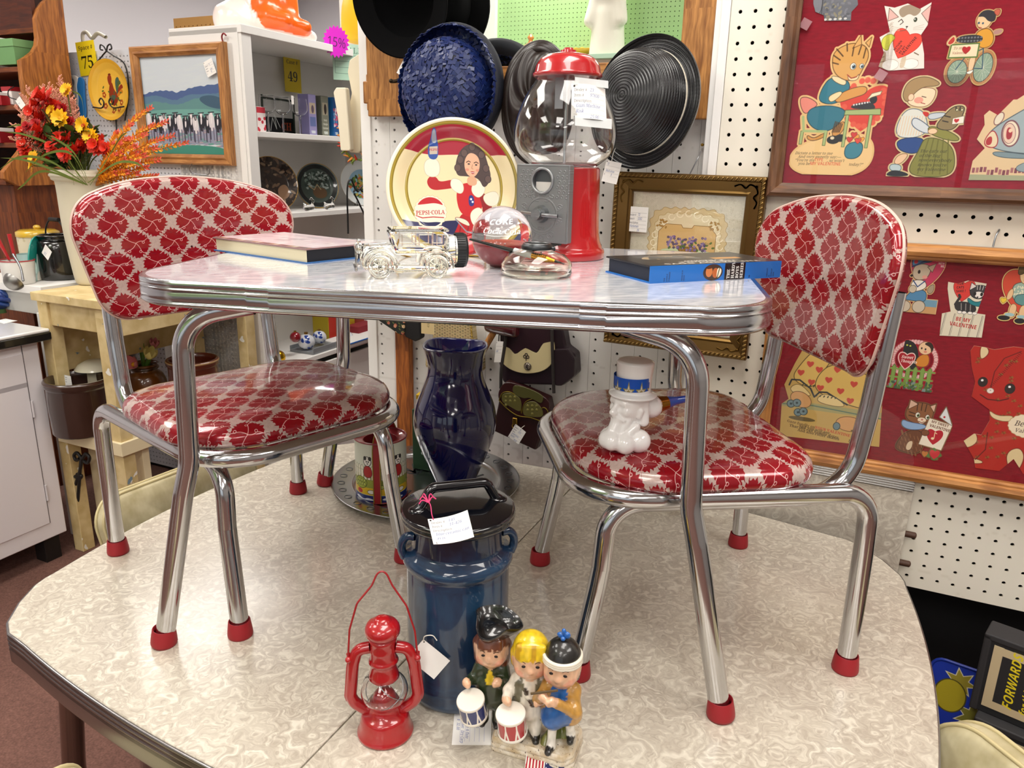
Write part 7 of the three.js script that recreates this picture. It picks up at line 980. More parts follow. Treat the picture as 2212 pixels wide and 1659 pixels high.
{
  const m=(x,y)=> mpp(onP(x,y,PS - 0.1)),s=m(600,250);
  boxed('candy_box','red and white small box at the near end of the glassware shelf','box',556,279,0.1,S1,0.05,0.1,0.05,faceTex(64,128,(c)=>{c.fillStyle='#f0e4e2'; c.fillRect(0,0,64,128); c.fillStyle='#d03a4a'; c.fillRect(0,0,64,30); for (let i=0; i < 8; i++) oval(c,rnd()*64,30 + rnd()*90,9,9,'#c83242'); }),mat(0xe9dcda,0.5));
  const bd=inShelf('chalkboard','dark framed sign with white lettering leaning behind the wine glasses','sign',592,286,0.24,S1); part(bd,'board',bxs(0.2,0.15,0.006,0.03,0.075,0),faceTex(256,192,(c)=>{c.fillStyle='#b4b4b0'; c.fillRect(0,0,256,192); c.fillStyle='#101312'; c.fillRect(0,96,256,96); line(c,[[60,170],[80,100],[110,160],[96,80],[140,150]],'#c9cfca',5); text(c,'CH',150,165,60,'#b04a2a','serif','bold'); })); part(bd,'frame',[box(0.212,0.009,0.012,0.03,0.153,0.002,0.001),box(0.009,0.15,0.012,-0.072,0.075,0.002,0.001),box(0.009,0.15,0.012,0.132,0.075,0.002,0.001)],mat(0x1d2a20,0.5));
  const wg=[[581,'near wine glass of three on the white shelf'],[613,'middle wine glass of three on the white shelf'],[650,'far wine glass of three on the white shelf, in front of the puzzles']];
  let first; wg.forEach(([x,l],i)=>{const v=onP(x,284,PS - 0.08).setY(S1); let t; if (!i){t=first=thing('wine_glass',l,'wine glass',v,0,'wine glasses on the white shelf'); part(t,'bowl',lathe([...smooth([[0.004,0.075],[0.02,0.082],[0.033,0.1],[0.034,0.125],[0.031,0.15]],20),...smooth([[0.0298,0.15],[0.0328,0.125],[0.0318,0.1],[0.019,0.084],[0.001,0.079]],20)],36),CLEAR); part(t,'stem',lathe([[0.0032,0.006],[0.004,0.03],[0.003,0.05],[0.0045,0.076]],16),GLASS); part(t,'foot',lathe([[0,0.0005],[0.031,0.0005],[0.031,0.002],[0.006,0.006],[0,0.0062]],32),GLASS); } else{t=first.clone(); t.name=numbered('wine_glass'); t.userData={...first.userData,label:l }; t.position.copy(v); scene.add(t); } });
  const gt=thing('price_tag','tiny white price tag hanging on the far wine glass','price tag',onP(632,216,PS - 0.06),AT); card(gt,0.016,0.035,tagTex(['','|6.00']),0.02,false);
  const cs=inShelf('case_sign','yellow case number sign taped to the back of the white shelf','sign',638,196,0.3,onP(638,197,PS - 0.33).y); part(cs,'card',bxs(0.115,0.165,0.002,0.01,0.075,-0.02),faceTex(200,290,(c)=>{c.fillStyle='#e0c41e'; c.fillRect(0,0,200,290); text(c,'Case #',100,70,44,'#4a3d12','serif','bold','center'); text(c,'49',100,205,110,'#1c180c','serif','bold','center'); })); part(cs,'tape',bxs(0.05,0.02,0.001,0.01,0.16,-0.0185),phys(0xd8d6d0,0.3));
  const pz=(x,w,c1,c2,l,f)=> boxed('puzzle_box',l,'puzzle',x,288,0.13,S1,w,0.178,0.06,faceTex(96,256,(c)=>{c.fillStyle=c1; c.fillRect(0,0,96,256); f(c); text(c,'1000',48,246,26,'#e9f2ee','sans-serif','bold','center'); }),mat(c2,0.5),'puzzle boxes on the shelf');
  pz(666,0.052,'#8f88b4',0x7a74a0,'lavender puzzle box standing among the puzzles on the shelf',(c)=>{c.fillStyle='#b9a890'; c.fillRect(10,50,76,70); oval(c,50,90,18,26,'#5a4a5a'); c.fillStyle='#5d6a9a'; c.fillRect(10,140,76,60); });
  pz(693,0.052,'#77796a',0x5c5e52,'olive grey puzzle box standing among the puzzles on the shelf',(c)=>{c.fillStyle='#a39a84'; c.fillRect(14,40,70,80); oval(c,52,82,18,34,'#2a221e'); ['Ivory','Steeple','Summer'].forEach((s,i)=> text(c,s,48,160 + i*26,18,'#e8e6da','serif','','center')); });
  pz(716,0.036,'#174f8e',0x1f66a8,'bright blue puzzle box standing among the puzzles on the shelf',(c)=>{for (let i=0; i < 40; i++) oval(c,rnd()*96,70 + rnd()*120,12,10,['#c83a5a','#3aa0d0','#e06a8a','#f0d8e0'][i % 4]); });
  pz(741,0.062,'#141a22',0x10151c,'black puzzle box with pink blossom picture on the shelf',(c)=>{for (let i=0; i < 70; i++) oval(c,rnd()*96,20 + rnd()*190,12,10,['#d8487a','#f09ab4','#7ac0dc','#58a04a','#e8d060'][i % 5]); });
  const pf=inShelf('small_frame','small framed picture standing behind the puzzles on the shelf','picture',768,200,0.26,onP(768,205,PS - 0.26).y - 0.02); part(pf,'print',bxs(0.12,0.1,0.004,0,0.05,0),faceTex(96,80,(c)=>{c.fillStyle='#b8b6ac'; c.fillRect(0,0,96,80); oval(c,50,44,26,20,'#6a6c6a'); line(c,[[20,30],[70,26]],'#8a3a34',6); })); part(pf,'frame',[box(0.13,0.008,0.01,0,0.102,0),box(0.008,0.1,0.01,-0.062,0.05,0),box(0.13,0.008,0.01,0,0,0)],STEEL);
  // plates on the second shelf
  const plate=(x,y,r,dp,label,f,tilt=-0.2,rim=0xb9924a)=>{const v=onP(x,y,PS - dp); v.y=S2; const t=thing('decorative_plate',label,'plate',v,AT - 0.5,'plates on the white shelf'); t.rotation.x=tilt; const g=lathe([[0,0.003],[r*0.62,0.003],[r*0.68,0.006],[r,0.0135],[r,0.0115],[r*0.66,0.002],[0,0.0]],56).rotateX(Math.PI / 2); part(t,'disc',uvFit(g).translate(0,r,0),phys(0xffffff,0.2,{map:tex(256,256,f,{clamp:true }),clearcoat:1 })); part(t,'gilt_rim',tor(r,0.0016,0,r,0.0125,56),metal(rim,0.3)); part(t,'stand',[tube([[-0.04,0.02,0.012],[-0.04,0.002,0.02],[-0.03,0.002,-0.04],[-0.02,0.06,-0.012]],0.0018,16),tube([[0.04,0.02,0.012],[0.04,0.002,0.02],[0.03,0.002,-0.04],[0.02,0.06,-0.012]],0.0018,16)],IRON); return t; };
  plate(592,445,0.118,0.12,'brown wildlife collector plate on the white shelf, the nearest one',(c)=>{c.fillStyle='#2a211c'; c.fillRect(0,0,256,256); for (let i=0; i < 160; i++) oval(c,rnd()*256,rnd()*256,14,6,['#4a382c','#6b5542','#38302a','#8a7660'][i % 4],null,1,rnd()*3); blob(c,[[150,150],[200,120],[220,180],[170,210]],'#8a6a50'); });
  plate(690,452,0.105,0.14,'dark green collector plate picturing a moose among trees',(c)=>{c.fillStyle='#161e1e'; c.fillRect(0,0,256,256); oval(c,128,128,98,98,'#3c4a44'); for (let i=0; i < 120; i++) oval(c,60 + rnd()*140,50 + rnd()*90,10,6,['#22302a','#6a7a72','#2f3f3a','#94a09a'][i % 4],null,1,rnd()*3); blob(c,[[95,150],[130,130],[190,150],[180,200],[110,200]],'#5d4630'); line(c,[[80,130],[110,150],[130,120],[150,148]],'#9c8a6a',6); oval(c,128,128,124,124,null,'#5a6a6a',6); });
  plate(785,445,0.115,0.12,'white rimmed plate with bright landscape next to the pegboard post',(c)=>{c.fillStyle='#e6ebea'; c.fillRect(0,0,256,256); oval(c,136,136,84,84,'#9cc4dc'); for (let i=0; i < 140; i++){const a=rnd()*6.28,r=rnd()*78; oval(c,136 + Math.cos(a)*r,150 + Math.sin(a)*r*0.8,12,7,['#4f7a3a','#7a9a4a','#c8b45a','#3c5a3a','#d8744a'][i % 5],null,1,rnd()*3); } },-0.2,0xd8d4c8);
  const sw=(x,y,l)=>{const v=onP(x,y,PS - 0.04); v.y=S2; const t=thing('crystal_swan',l,'figurine',v,AT,'crystal figures on the plate shelf'),B=[[-0.02,0.014,0,0.02,0.016,0,0.014,0.012],[0.018,0.018,0,0.03,0.045,0,0.006,0.004],[0.03,0.045,0,0.018,0.055,0,0.004,0.004],[0.018,0.055,0,0.006,0.05,0,0.004,0.002],[-0.018,0.02,0,-0.036,0.034,0,0.008,0.003]]; part(t,'body',body(B,0.006,36),CLEAR); };
  sw(668,450,'clear crystal swan figure before the dark green plate, nearer one'); sw(712,450,'clear crystal swan figure before the dark green plate, farther one');
}
{// black iron hanger stand at the far end
  const t=thing('iron_stand','thin black wrought iron plant stand with looped top before the plates','plant stand',onP(785,640,PS + 0.12),AT),P=(x,y,z=0)=>{const v=onP(x,y,PS + 0.12).sub(t.position); return V(v.dot(QT),v.y,z); };
  const r=0.004,w=(...p)=> tube(p,r,50); part(t,'rod',w(P(752,505),P(752,395),P(758,388),P(764,400),P(768,412)),IRON); part(t,'rod',w(P(775,410),P(790,395),P(815,372)),IRON); part(t,'rod',w(P(765,418),P(776,440),P(800,500),P(815,640)),IRON); part(t,'rod',w(P(785,412),P(797,440),P(812,470),P(818,490)),IRON); part(t,'scroll',w(P(764,415),P(768,409),P(773,414),P(778,409),P(783,414),P(787,411)),IRON);
  part(t,'rod',w(P(795,640),P(808,760),P(812,830)),IRON); part(t,'rod',w(P(815,640),P(815,760),P(812,830)),IRON);
}
{// wares on the low shelf
  boxed('toy_box','yellow and red cardboard box on the low shelf behind the table leg','box',722,703,0.2,S3,0.22,0.15,0.1,faceTex(256,160,(c)=>{c.fillStyle='#c9b31e'; c.fillRect(0,0,256,160); c.fillStyle='#c4301e'; c.fillRect(0,0,90,160); text(c,'ARGENT',110,120,38,'#d8842a','serif','bold'); }),mat(0xb9a21c,0.5));
  const tr=inShelf('ornament_tray','plastic tray for christmas ornaments on the low shelf','tray',690,752,0.09,S3); part(tr,'tray',[box(0.26,0.012,0.14,0,0.006,0),box(0.26,0.03,0.006,0,0.015,0.068),box(0.26,0.03,0.006,0,0.015,-0.068)],phys(0x9a9ea2,0.25,{transmission:0.3 }));
  const orn=(x,y,r,m,l)=>{const v=onP(x,y,PS - 0.09); const t=thing('ornament',l,'christmas ornament',v,AT); part(t,'ball',sph(r,0,0,0,1,0.96,1,24),m); part(t,'cap',cyl(r*0.22,r*0.24,r*0.28,0,r*1.02,0,14),BRASS); };
  const delft=phys(0xffffff,0.15,{clearcoat:1,map:tex(128,64,(c)=>{c.fillStyle='#e4e8ee'; c.fillRect(0,0,128,64); for (let i=0; i < 26; i++) oval(c,rnd()*128,rnd()*64,7,4,'#24449a',null,1,rnd()*3); }) });
  orn(662,738,0.04,delft,'blue and white painted ornament ball, nearest in the tray'); orn(690,728,0.034,delft,'blue and white painted ornament ball, middle one in the tray'); orn(748,729,0.036,delft,'blue and white painted ornament ball, farthest in the tray'); orn(638,728,0.026,glaze(0x8c0c1e,0.2),'shiny dark red ornament ball beside the painted ones'); orn(600,772,0.035,metal(0xd8a81c,0.2),'shiny gold ornament ball low at the near end of the shelf');
  boxed('red_pouch','dark red flat box on the low shelf at the far end','box',782,738,0.1,S3,0.16,0.055,0.08,mat(0x8d1a26,0.7),mat(0x86202a,0.7)); boxed('red_carton','orange red small carton on top of wares at the low shelf','box',768,712,0.2,S3 + 0.002,0.12,0.115,0.07,mat(0xa8381c,0.6),mat(0x8c2c18,0.6));
  const wb=inShelf('gift_box','shallow white gift box with blue edge lying on the low shelf','box',772,758,0.02,S3); part(wb,'box',box(0.3,0.02,0.16,0,0.011,-0.02),WHITE); part(wb,'blue_edge',box(0.3,0.006,0.006,0,0.02,0.062,0.001),mat(0x1668c0,0.4));
}
{// things on top of the unit and at its far end
  const v=onP(585,82,PS - 0.14); v.y=1.9515; const t=thing('plastic_figure','glossy orange and white plastic figure on the shelf top, only its feet showing','figure',v,AT - 0.55); const u=1; const OR=0xff6a12,WH=0xfdeee6;
  part(t,'figure',body([[-0.18,0.03,0,0.17,0.02,0.02,0.03,0.024,WH],[-0.14,0.06,-0.02,-0.1,0.12,-0.03,0.085,0.05,WH],[-0.05,0.06,0,0.12,0.04,0,0.05,0.04,WH],[-0.02,0.075,0.05,0.04,0.065,0.075,0.036,0.03,OR],[0.07,0.065,0.04,0.13,0.05,0.06,0.034,0.028,OR],[-0.02,0.1,0,-0.03,0.26,-0.02,0.06,0.07,OR],[0.07,0.1,0,0.06,0.26,-0.02,0.055,0.065,OR]],0.03,60),phys(0xffffff,0.3,{vertexColors:true,clearcoat:0.6 }));
  const st=thing('sale_star','magenta starburst sign reading 15% off','sign',onP(726,90,PS + 0.03),AT - 0.75),p=[]; for (let k=0; k < 40; k++){const a=k / 40*6.2832,r=k % 2?0.059:0.049; p.push(V(Math.cos(a)*r,Math.sin(a)*r*1.15,0)); } part(st,'star',uvFit(ext(p,0.001)),[faceTex(256,256,(c)=>{c.fillStyle='#e81ad8'; c.fillRect(0,0,256,256); c.save(); c.translate(128,168); c.rotate(0.1); text(c,'15%',0,0,104,'#5a1460','sans-serif','','center',0,0.9); c.restore(); }),mat(0xe81ad8,0.6)]);
  const sg=thing('sale_sign','pale green sale price sign with ruled lines under the magenta star','sign',onP(757,135,PS + 0.01),AT - 0.75); part(sg,'card',bxs(0.16,0.155,0.002),faceTex(256,240,(c)=>{c.fillStyle='#bfe8cf'; c.fillRect(0,0,256,240); text(c,'SALE',150,60,52,'#5a8a72','serif','','center'); c.strokeStyle='#7aa890'; c.lineWidth=3; c.strokeRect(16,76,224,120); line(c,[[16,116],[240,116]],'#7aa890',3); line(c,[[16,156],[240,156]],'#7aa890',3); }));
  const yl=thing('lampshade','bright yellow rounded shade at the far end above the sale sign','lampshade',onP(790,96,PS - 0.02),AT); part(yl,'shade',lathe(smooth([[0.02,0],[0.09,0.012],[0.11,0.06],[0.105,0.16],[0.08,0.24]],24),40),mat(0xf2c810,0.5,{side:THREE.DoubleSide })); part(yl,'ring',tor(0.08,0.004).rotateX(Math.PI / 2).translate(0,0.24,0),BRASS);
  const po=thing('white_column','white painted square column behind the sale signs','column',grid(PS - 0.2,QE + 0.95),AT); part(po,'shaft',box(0.1,CEIL - 0.02,0.1,0.06,CEIL / 2,0),WHITE); part(po,'collar',box(0.13,0.06,0.13,0.06,1.98,0),WHITE);
  // the brown and the grey pegboard offcuts behind
  const kb=thing('pegboard_offcut','tan pegboard strip standing on top of the white shelf','pegboard',onP(497,62,PS - 0.33).setY(1.9515),ONWALL); part(kb,'board',pegboard(0.33,0.1,0.0254,0.003,0.014,0.014,0.005,8).translate(-0.33,-0.0,0),mat(0xb98a4c,0.7)); part(kb,'backing',bxs(0.33,0.1,0.004,-0.165,0.05,-0.01),mat(0x4c3820,0.9));
}
{// cream painted wall shelf by the end post, with a garland
  const q=1.84,t=onFace('scalloped_rack','cream painted wooden rack with round topped sides by the oak mirror','wall rack',790,330,q),k=(pts)=> pts.map(([x,y])=> LQ(480 + x / 3.95,y / 3.95,q,t)).reverse(),cm=mat(0xe4d8bc,0.6);
  part(t,'side_board',ext(fillet(k([[1100,1300],[1200,1310],[1225,760],[1255,470],[1180,472],[1110,520],[1095,620],[1130,800],[1095,950]]),0.01,true,4),0.012,0.002,1),cm); part(t,'front_board',ext(fillet(k([[1095,1290],[1180,1290],[1140,760],[1060,760],[1035,800],[1070,1000]]),0.006,true,4),0.014,0.002,1).translate(0,0,0.03),mat(0xe9dfc6,0.6));
  const lat=[]; for (let i=0; i < 5; i++){const a=k([[1225,870 + i*95]])[0],b=k([[1325,870 + i*95]])[0]; lat.push(rod(a,b,0.003,0.003,6)); } for (const x of [1228,1290,1322]){const a=k([[x,860]])[0],b=k([[x,1310]])[0]; lat.push(rod(a,b,0.0035,0.0035,6)); } part(t,'lattice',lat,cm).userData.kind='stuff';
  const gl=thing('garland','garland of red and orange buds with green leaves behind the cream rack','garland',onQ(752,300,q - 0.004),ONWALL),pts=[[735,250],[742,285],[740,310],[752,335],[775,345],[795,340]].map(([x,y])=>{const v=onQ(x,y,q - 0.03).sub(gl.position); return V(v.dot(UT),v.y,-v.dot(QT)); }),cv=new THREE.CatmullRomCurve3(pts);
  part(gl,'vine',new THREE.TubeGeometry(cv,30,0.0025,6),mat(0x4f6a26,0.7)); for (let i=0; i < 34; i++){const p=cv.getPoint(rnd()),d=V(rr(-1,1),rr(-1,1),rr(-0.2,1)).normalize().multiplyScalar(0.018); part(gl,i % 3?'bud':'leaf',rod(p,p.clone().add(d),0.0042,0.001,7),i % 3?(i % 2?mat(0xc83a1c,0.6):mat(0xd8862a,0.6)):mat(0x6a7f2c,0.7)); }
}
// ---------- on the grey pegboard ----------
{
  const q=QE - 0.006;
  const sg=onFace('space_sign','yellow card sign reading Space number 75 on the grey pegboard','sign',188,126,q); sg.rotation.z=0.06; part(sg,'card',bxs(0.115,0.135,0.0015),faceTex(220,260,(c)=>{c.fillStyle='#ecd21c'; c.fillRect(0,0,220,260); text(c,'Space #',110,64,46,'#3a3010','serif','bold','center'); text(c,'75',110,206,132,'#17140a','serif','bold','center'); }));
  const pl=onFace('rooster_plate','yellow plate painted with a folk rooster in a black wire hanger','plate',243,195,q - 0.02),r=0.122,art=tex(384,384,(c)=>{
    c.fillStyle='#e3ac30'; c.fillRect(0,0,384,384); oval(c,192,192,168,168,'#e9b843'); blob(c,[[180,150],[205,140],[215,190],[250,220],[245,260],[200,300],[165,260],[160,210]],'#8a2c16'); blob(c,[[160,120],[175,96],[205,100],[200,150],[175,170]],'#8f3018'); blob(c,[[165,100],[190,84],[205,100]],'#6d1c10'); for (const [x,y,k] of [[262,150,'#3f5a2c'],[280,175,'#8a2c16'],[250,130,'#2f5a52'],[275,205,'#c87a1c']]) blob(c,[[235,220],[x - 20,y],[x + 14,y - 24],[x + 28,y + 6],[x,y + 10],[250,236]],k); heart(c,205,235,22,'#3a5a4a'); for (const [x,y] of [[115,220],[275,270],[120,290],[255,310],[200,320]]){for (let i=0; i < 5; i++) oval(c,x + Math.cos(i*1.26)*10,y + Math.sin(i*1.26)*12,9,9,'#a84a1c'); oval(c,x,y,6,6,'#e8c85a'); } for (let k=0; k < 16; k++) oval(c,100 + rnd()*190,170 + rnd()*170,11,5,'#47602a',null,1,rnd()*3);
  },{clamp:true });
  part(pl,'disc',uvFit(lathe([[0,0.004],[r*0.62,0.004],[r*0.72,0.01],[r*0.98,0.022],[r,0.0215],[r*0.74,0.006],[0,0]],56).rotateX(Math.PI / 2)),phys(0xffffff,0.25,{map:art,clearcoat:1,clearcoatRoughness:0.05 }));
  const w=(p)=> tube(p,0.003,50),H=part(pl,'wire_hanger',[-1,1].flatMap((s)=> [w([[0,0.15,0.006],[s*0.012,0.17,0.008],[s*0.03,0.176,0.008],[s*0.034,0.16,0.008],[s*0.02,0.156,0.008]]),w([[0,0.152,0.006],[s*0.03,0.136,0.004],[s*0.085,0.1,-0.004],[s*0.09,0,-0.006],[s*0.05,-0.12,-0.004]]),w([[s*0.095,-0.068,0.03],[s*0.03,-0.07,0.034],[s*0.016,-0.05,0.036],[s*0.03,-0.034,0.036],[s*0.044,-0.046,0.036],[s*0.034,-0.06,0.036]])]).concat([w([[0,-0.11,0],[0.002,-0.16,0.004],[0,-0.2,0.002]])]),IRON,'black wire plate hanger with scrolls');
  const gs=onFace('goose_cutout','blue and white wooden goose cutout hanging on the grey pegboard','wall decoration',176,212,q - 0.004),G=(pts)=> pts.map(([x,y])=> LQ(x / 3.95,y / 3.95,q,gs)).reverse(); part(gs,'body',ext(spline(G([[700,660],[725,680],[735,800],[742,1000],[715,1020],[690,900],[670,780],[672,690]]).map((p)=> [p.x,p.y]),40),0.006,0.001,1),mat(0x2a7cc4,0.5)); part(gs,'neck',ext(spline(G([[632,650],[660,648],[684,670],[676,740],[690,860],[680,920],[655,880],[648,760],[660,700]]).map((p)=> [p.x,p.y]),40),0.007,0.001,1).translate(0,0,0.002),mat(0xece8e2,0.6));
  const pe=onFace('white_bracket','bent cream pipe behind the top edge of the grey pegboard','pipe',195,80,QE + 0.1); part(pe,'pipe',tube([[-0.05,-0.05,0],[-0.045,0.015,0],[-0.02,0.02,0],[0.01,-0.005,0],[0.05,0.012,0],[0.1,-0.005,0]],0.008,40),mat(0xd8d2c0,0.5));
  const rh=onFace('red_hook','small red plastic hook above the right end of the cow painting','hook',486,80,q - 0.004); part(rh,'hook',tube([[-0.012,-0.02,0],[-0.012,0.002,0.004],[0,0.012,0.006],[0.012,0.004,0.006]],0.003,24),mat(0x8a2026,0.4));
}
{// painting of cows
  const q=QE - 0.012,a=onQ(284,108,q),b=onQ(498,88,q),c0=onQ(498,358,q),u0=up(a),u1=(up(b)*0.4 + up(c0)*0.6),y1=(a.y + b.y) / 2 + 0.004,y0=c0.y,w=u1 - u0,h=y1 - y0,t=thing('cow_painting','oak framed painting of black and white cows before blue hills','picture',grid((u0 + u1) / 2,q,(y0 + y1) / 2),ONWALL);
  framed(t,w,h,[[0,-0.012],[0,0.012],[0.006,0.018],[0.02,0.016],[0.028,0.02],[0.036,0.012],[0.04,0.01],[0.042,0.002]],PALEOAK);
  part(t,'canvas',bxs(w - 0.076,h - 0.076,0.004,0,0,-0.003),faceTex(640,640,(c,W_,H_)=>{
    const g=['#c9d2da','#d6dce0','#cfd6dc']; c.fillStyle='#ccd4db'; c.fillRect(0,0,W_,H_); for (let i=0; i < 200; i++){c.globalAlpha=0.12; oval(c,rnd()*W_,rnd()*200,60,8,g[i % 3],null,1,-0.1); } c.globalAlpha=1;
    const ridge=(y,amp,k,col)=>{const p=[[-10,480]]; for (let x=-10; x <=660; x +=10) p.push([x,y + amp*(noise.noise(x*0.006,k,1)*2 + noise.noise(x*0.03,k,2)*0.5) - (x > 330?(x - 330)*0.1:0)]); p.push([660,480]); poly(c,p,col); }; ridge(225,22,3.3,'#4a6190'); ridge(262,18,7.1,'#587a94'); ridge(300,14,9.7,'#5f8d8c'); blob(c,[[440,270],[560,250],[670,290],[660,350],[520,330]],'#3c5a70'); blob(c,[[-20,350],[300,340],[660,345],[660,470],[-20,470]],'#6da39a'); c.fillStyle='#8f94a8'; c.fillRect(0,450,W_,120); for (let i=0; i < 300; i++) oval(c,rnd()*W_,450 + rnd()*190,24,3,['#9a90a4','#7a8aa0','#b09a9a','#5f9a8a'][i % 4],null,1,-0.1); blob(c,[[-20,590],[300,570],[660,585],[660,660],[-20,660]],'#3c8a78');
    for (let k=0; k < 15; k++){const x=20 + k*43 + (k % 3)*5,y=372 + (k*37) % 26,s=1 + (k % 3)*0.08; blob(c,[[x - 20,y + 10],[x,y - 4],[x + 26*s,y],[x + 34*s,y + 60],[x + 22,y + 110],[x - 10,y + 105]],k % 3?'#22232c':'#d9d3d6'); line(c,[[x - 6,y + 90],[x - 8,y + 160]],'#3c3a4c',9); line(c,[[x + 18,y + 90],[x + 20,y + 165]],'#6a647a',8); blob(c,[[x + 2,y + 14],[x + 16,y + 18],[x + 12,y + 60],[x,y + 66]],'#e6e0e2'); blob(c,[[x - 4,y - 14],[x + 22,y - 16],[x + 16,y + 24],[x + 2,y + 22]],k % 2?'#1b1c24':'#e2d8d8'); line(c,[[x - 12,y - 10],[x + 30,y - 12]],'#2a2a34',7); blob(c,[[x + 6,y - 8],[x + 13,y - 8],[x + 11,y + 18],[x + 7,y + 18]],'#efe9ea'); }
  }));
  const g=priceTag('tilted white price tag on the glass of the cow painting',onQ(453,146,q - 0.012),ONWALL,0.05,0.058,['','Dealer #|75','Item #','Descr.|cows','$|95'],{roll:0.35,bend:0.02 });
  const hk=onFace('wire_hook','pair of bent wire pegboard hooks below the cow painting','hook',450,362,q - 0.003); part(hk,'wire',tube([[-0.08,0.02,0.0],[-0.07,0.0,0.03],[-0.03,-0.02,0.06],[0.05,-0.025,0.05],[0.06,-0.005,0.05]],0.0022,40),STEEL);
}
// ---------- oak hutch at far left ----------
{
  const p=-3.19,t=thing('oak_hutch','tall oak hutch with scalloped side at the far left, shelves open','hutch',grid(p,2.0),AT),P=(x,y)=>{const v=onP(x,y,p).sub(t.position); return V(v.dot(QT),v.y,0); };
  const o=[[129,-40],[135,0],[157,192],[166,398],[40,402],[33,398],[8,386],[6,372],[48,320],[56,228],[48,172],[44,130],[58,122],[71,112],[79,98],[81,82],[79,60],[77,40],[82,20],[92,6],[104,-4],[112,-40]].map(([x,y])=> P(x,y)).reverse();
  const yb=P(100,400).y,yt=P(130,-40).y;
  part(t,'side_panel',uvBox(ext(o,0.022,0.002,1).translate(0,0,-0.022),0.35,'y'),mat(0xf6dcb8,0.45,{map:OAKT })); const W_=0.95,q1=P(150,100).x,dk=mat(0xa87c50,0.6,{map:OAKT });
  const sh=(y,x0)=>{const f=P(x0,y); return part(t,'shelf',uvBox(box(Math.abs(q1 - f.x),0.02,W_,(q1 + f.x) / 2,f.y,-W_ / 2 - 0.022,0.002),0.35,'z'),dk); };
  sh(64,80); sh(149,46); sh(232,54); sh(314,48); sh(395,20); part(t,'crest',uvBox(box(0.02,0.14,W_,P(80,20).x,P(80,30).y,-W_ / 2 - 0.022),0.35,'z'),mat(0x7a4a26,0.5,{map:OAKT })); part(t,'back_panel',uvBox(box(0.015,yt - yb,W_,q1,(yt + yb) / 2,-W_ / 2 - 0.022),0.35,'z'),mat(0x4d2f1a,0.8,{map:OAKT })); part(t,'far_side',box(0.2,yt - yb,0.02,q1 - 0.1,(yt + yb) / 2,-W_ - 0.01),dk);
  part(t,'lower_case',uvBox(box(0.3,yb - t.position.y*0,W_ - 0.02,q1 - 0.16,yb / 2,-W_ / 2 - 0.022),0.35,'y'),dk);
  // wares on it (each placed on its shelf)
  const on=(name,label,cat,x,y,dp)=>{const v=onP(x,y,p - dp); return thing(name,label,cat,v,ONWALL); };
  const gb=on('green_box','pale green lidded box on the second shelf of the oak hutch','box',40,144,0.11); part(gb,'box',box(0.11,0.08,0.09,0,0.042,0,0.002),mat(0x6d9a62,0.7)); part(gb,'lid',box(0.116,0.03,0.096,0,0.085,0,0.002),mat(0x78a66c,0.7));
  const wj=on('spotted_jar','white jar with dark spots beside the pale green box','jar',4,145,0.2); part(wj,'body',lathe(smooth([[0.03,0.001],[0.05,0.02],[0.052,0.07],[0.035,0.11]],20),28),glaze(0xe8e6e2,0.3)); part(wj,'spots',[sph(0.014,0.03,0.06,0.036,1,1.2,0.6),sph(0.012,0.045,0.03,0.02,0.7,1,1)],mat(0x16161a,0.4));
  const rb=(x,y,dp,w,h,c,l)=>{const b=on('tin_box',l,'tin',x,y,dp); part(b,'box',box(w,h,0.06,0,h / 2 + 0.001,0,0.003),mat(c,0.45)); part(b,'lid',box(w + 0.004,h*0.25,0.064,0,h*0.9,0,0.002),mat(c===0xe6e0dc?0xa01c24:0xe6e0dc,0.45)); };
  rb(8,229,0.15,0.07,0.05,0xa01620,'red tin box with white lid on the third shelf of the hutch, left one'); rb(34,228,0.13,0.06,0.07,0xe6e0dc,'white tin box with red lid on the third shelf of the hutch, right one'); rb(6,310,0.15,0.07,0.06,0x8a121c,'dark red tin box on the fourth shelf of the hutch');
  const ht=thing('price_tag','white price tag hanging from a wire handle on the oak hutch','price tag',onP(44,222,p + 0.02),ONWALL + 0.2); ht.rotation.z=0.6; card(ht,0.03,0.04,tagTex(['','','|14.00']),0.05); part(ht,'wire',tube([[-0.006,0.018,0],[-0.03,0.05,0],[-0.015,0.065,0],[0.02,0.06,0]],0.002,24),IRON);
}


// ---------- worn yellow bench, cabinet, crocks and flowers ----------
const BY=1.0,PB=-2.27,QB=1.66;
{
  const t=thing('work_bench','worn cream yellow painted wooden bench with chipped blue paint','bench',grid(PB,QB),AT);     // local x along q, z along p
  const worn=(sd)=> mat(0xffffff,0.7,{map:pix(384,384,(u,v)=>{const n=fbm(u*9,v*9,sd,4),k=noise.noise(u*16,v*16,sd + 5); return k > 0.5 && n > 0.05?[120,140,150]:mix(mix([222,200,150],[190,164,108],0.4 + n*1.3),[236,232,222],n > 0.34?1:0); }) });
  const A=worn(3),B=worn(9),L=0.7,D=0.37; const b=(n,w,h,d,x,y,z,m=A)=> part(t,n,uvBox(box(w,h,d,x,y,z,0.003),0.6,'x'),m);
  b('top_board',L,0.03,D,L / 2,BY - 0.015,-D / 2); b('front_apron',L - 0.03,0.095,0.018,L / 2,BY - 0.085,-0.02,B); b('end_apron',0.018,0.085,D - 0.06,0.03,BY - 0.075,-D / 2,B); for (const [x,z] of [[0.035,-0.035],[0.035,-D + 0.04],[L - 0.04,-0.035],[L - 0.04,-D + 0.04]]) b('leg',0.05,BY - 0.03,0.05,x,(BY - 0.03) / 2,z,B); b('side_rail',0.1,BY - 0.04,0.015,L - 0.07,(BY - 0.04) / 2,-D + 0.02,B); b('back_board',L - 0.08,0.26,0.012,L / 2,BY - 0.17,-D + 0.02,B);
}
const LB=0.5;
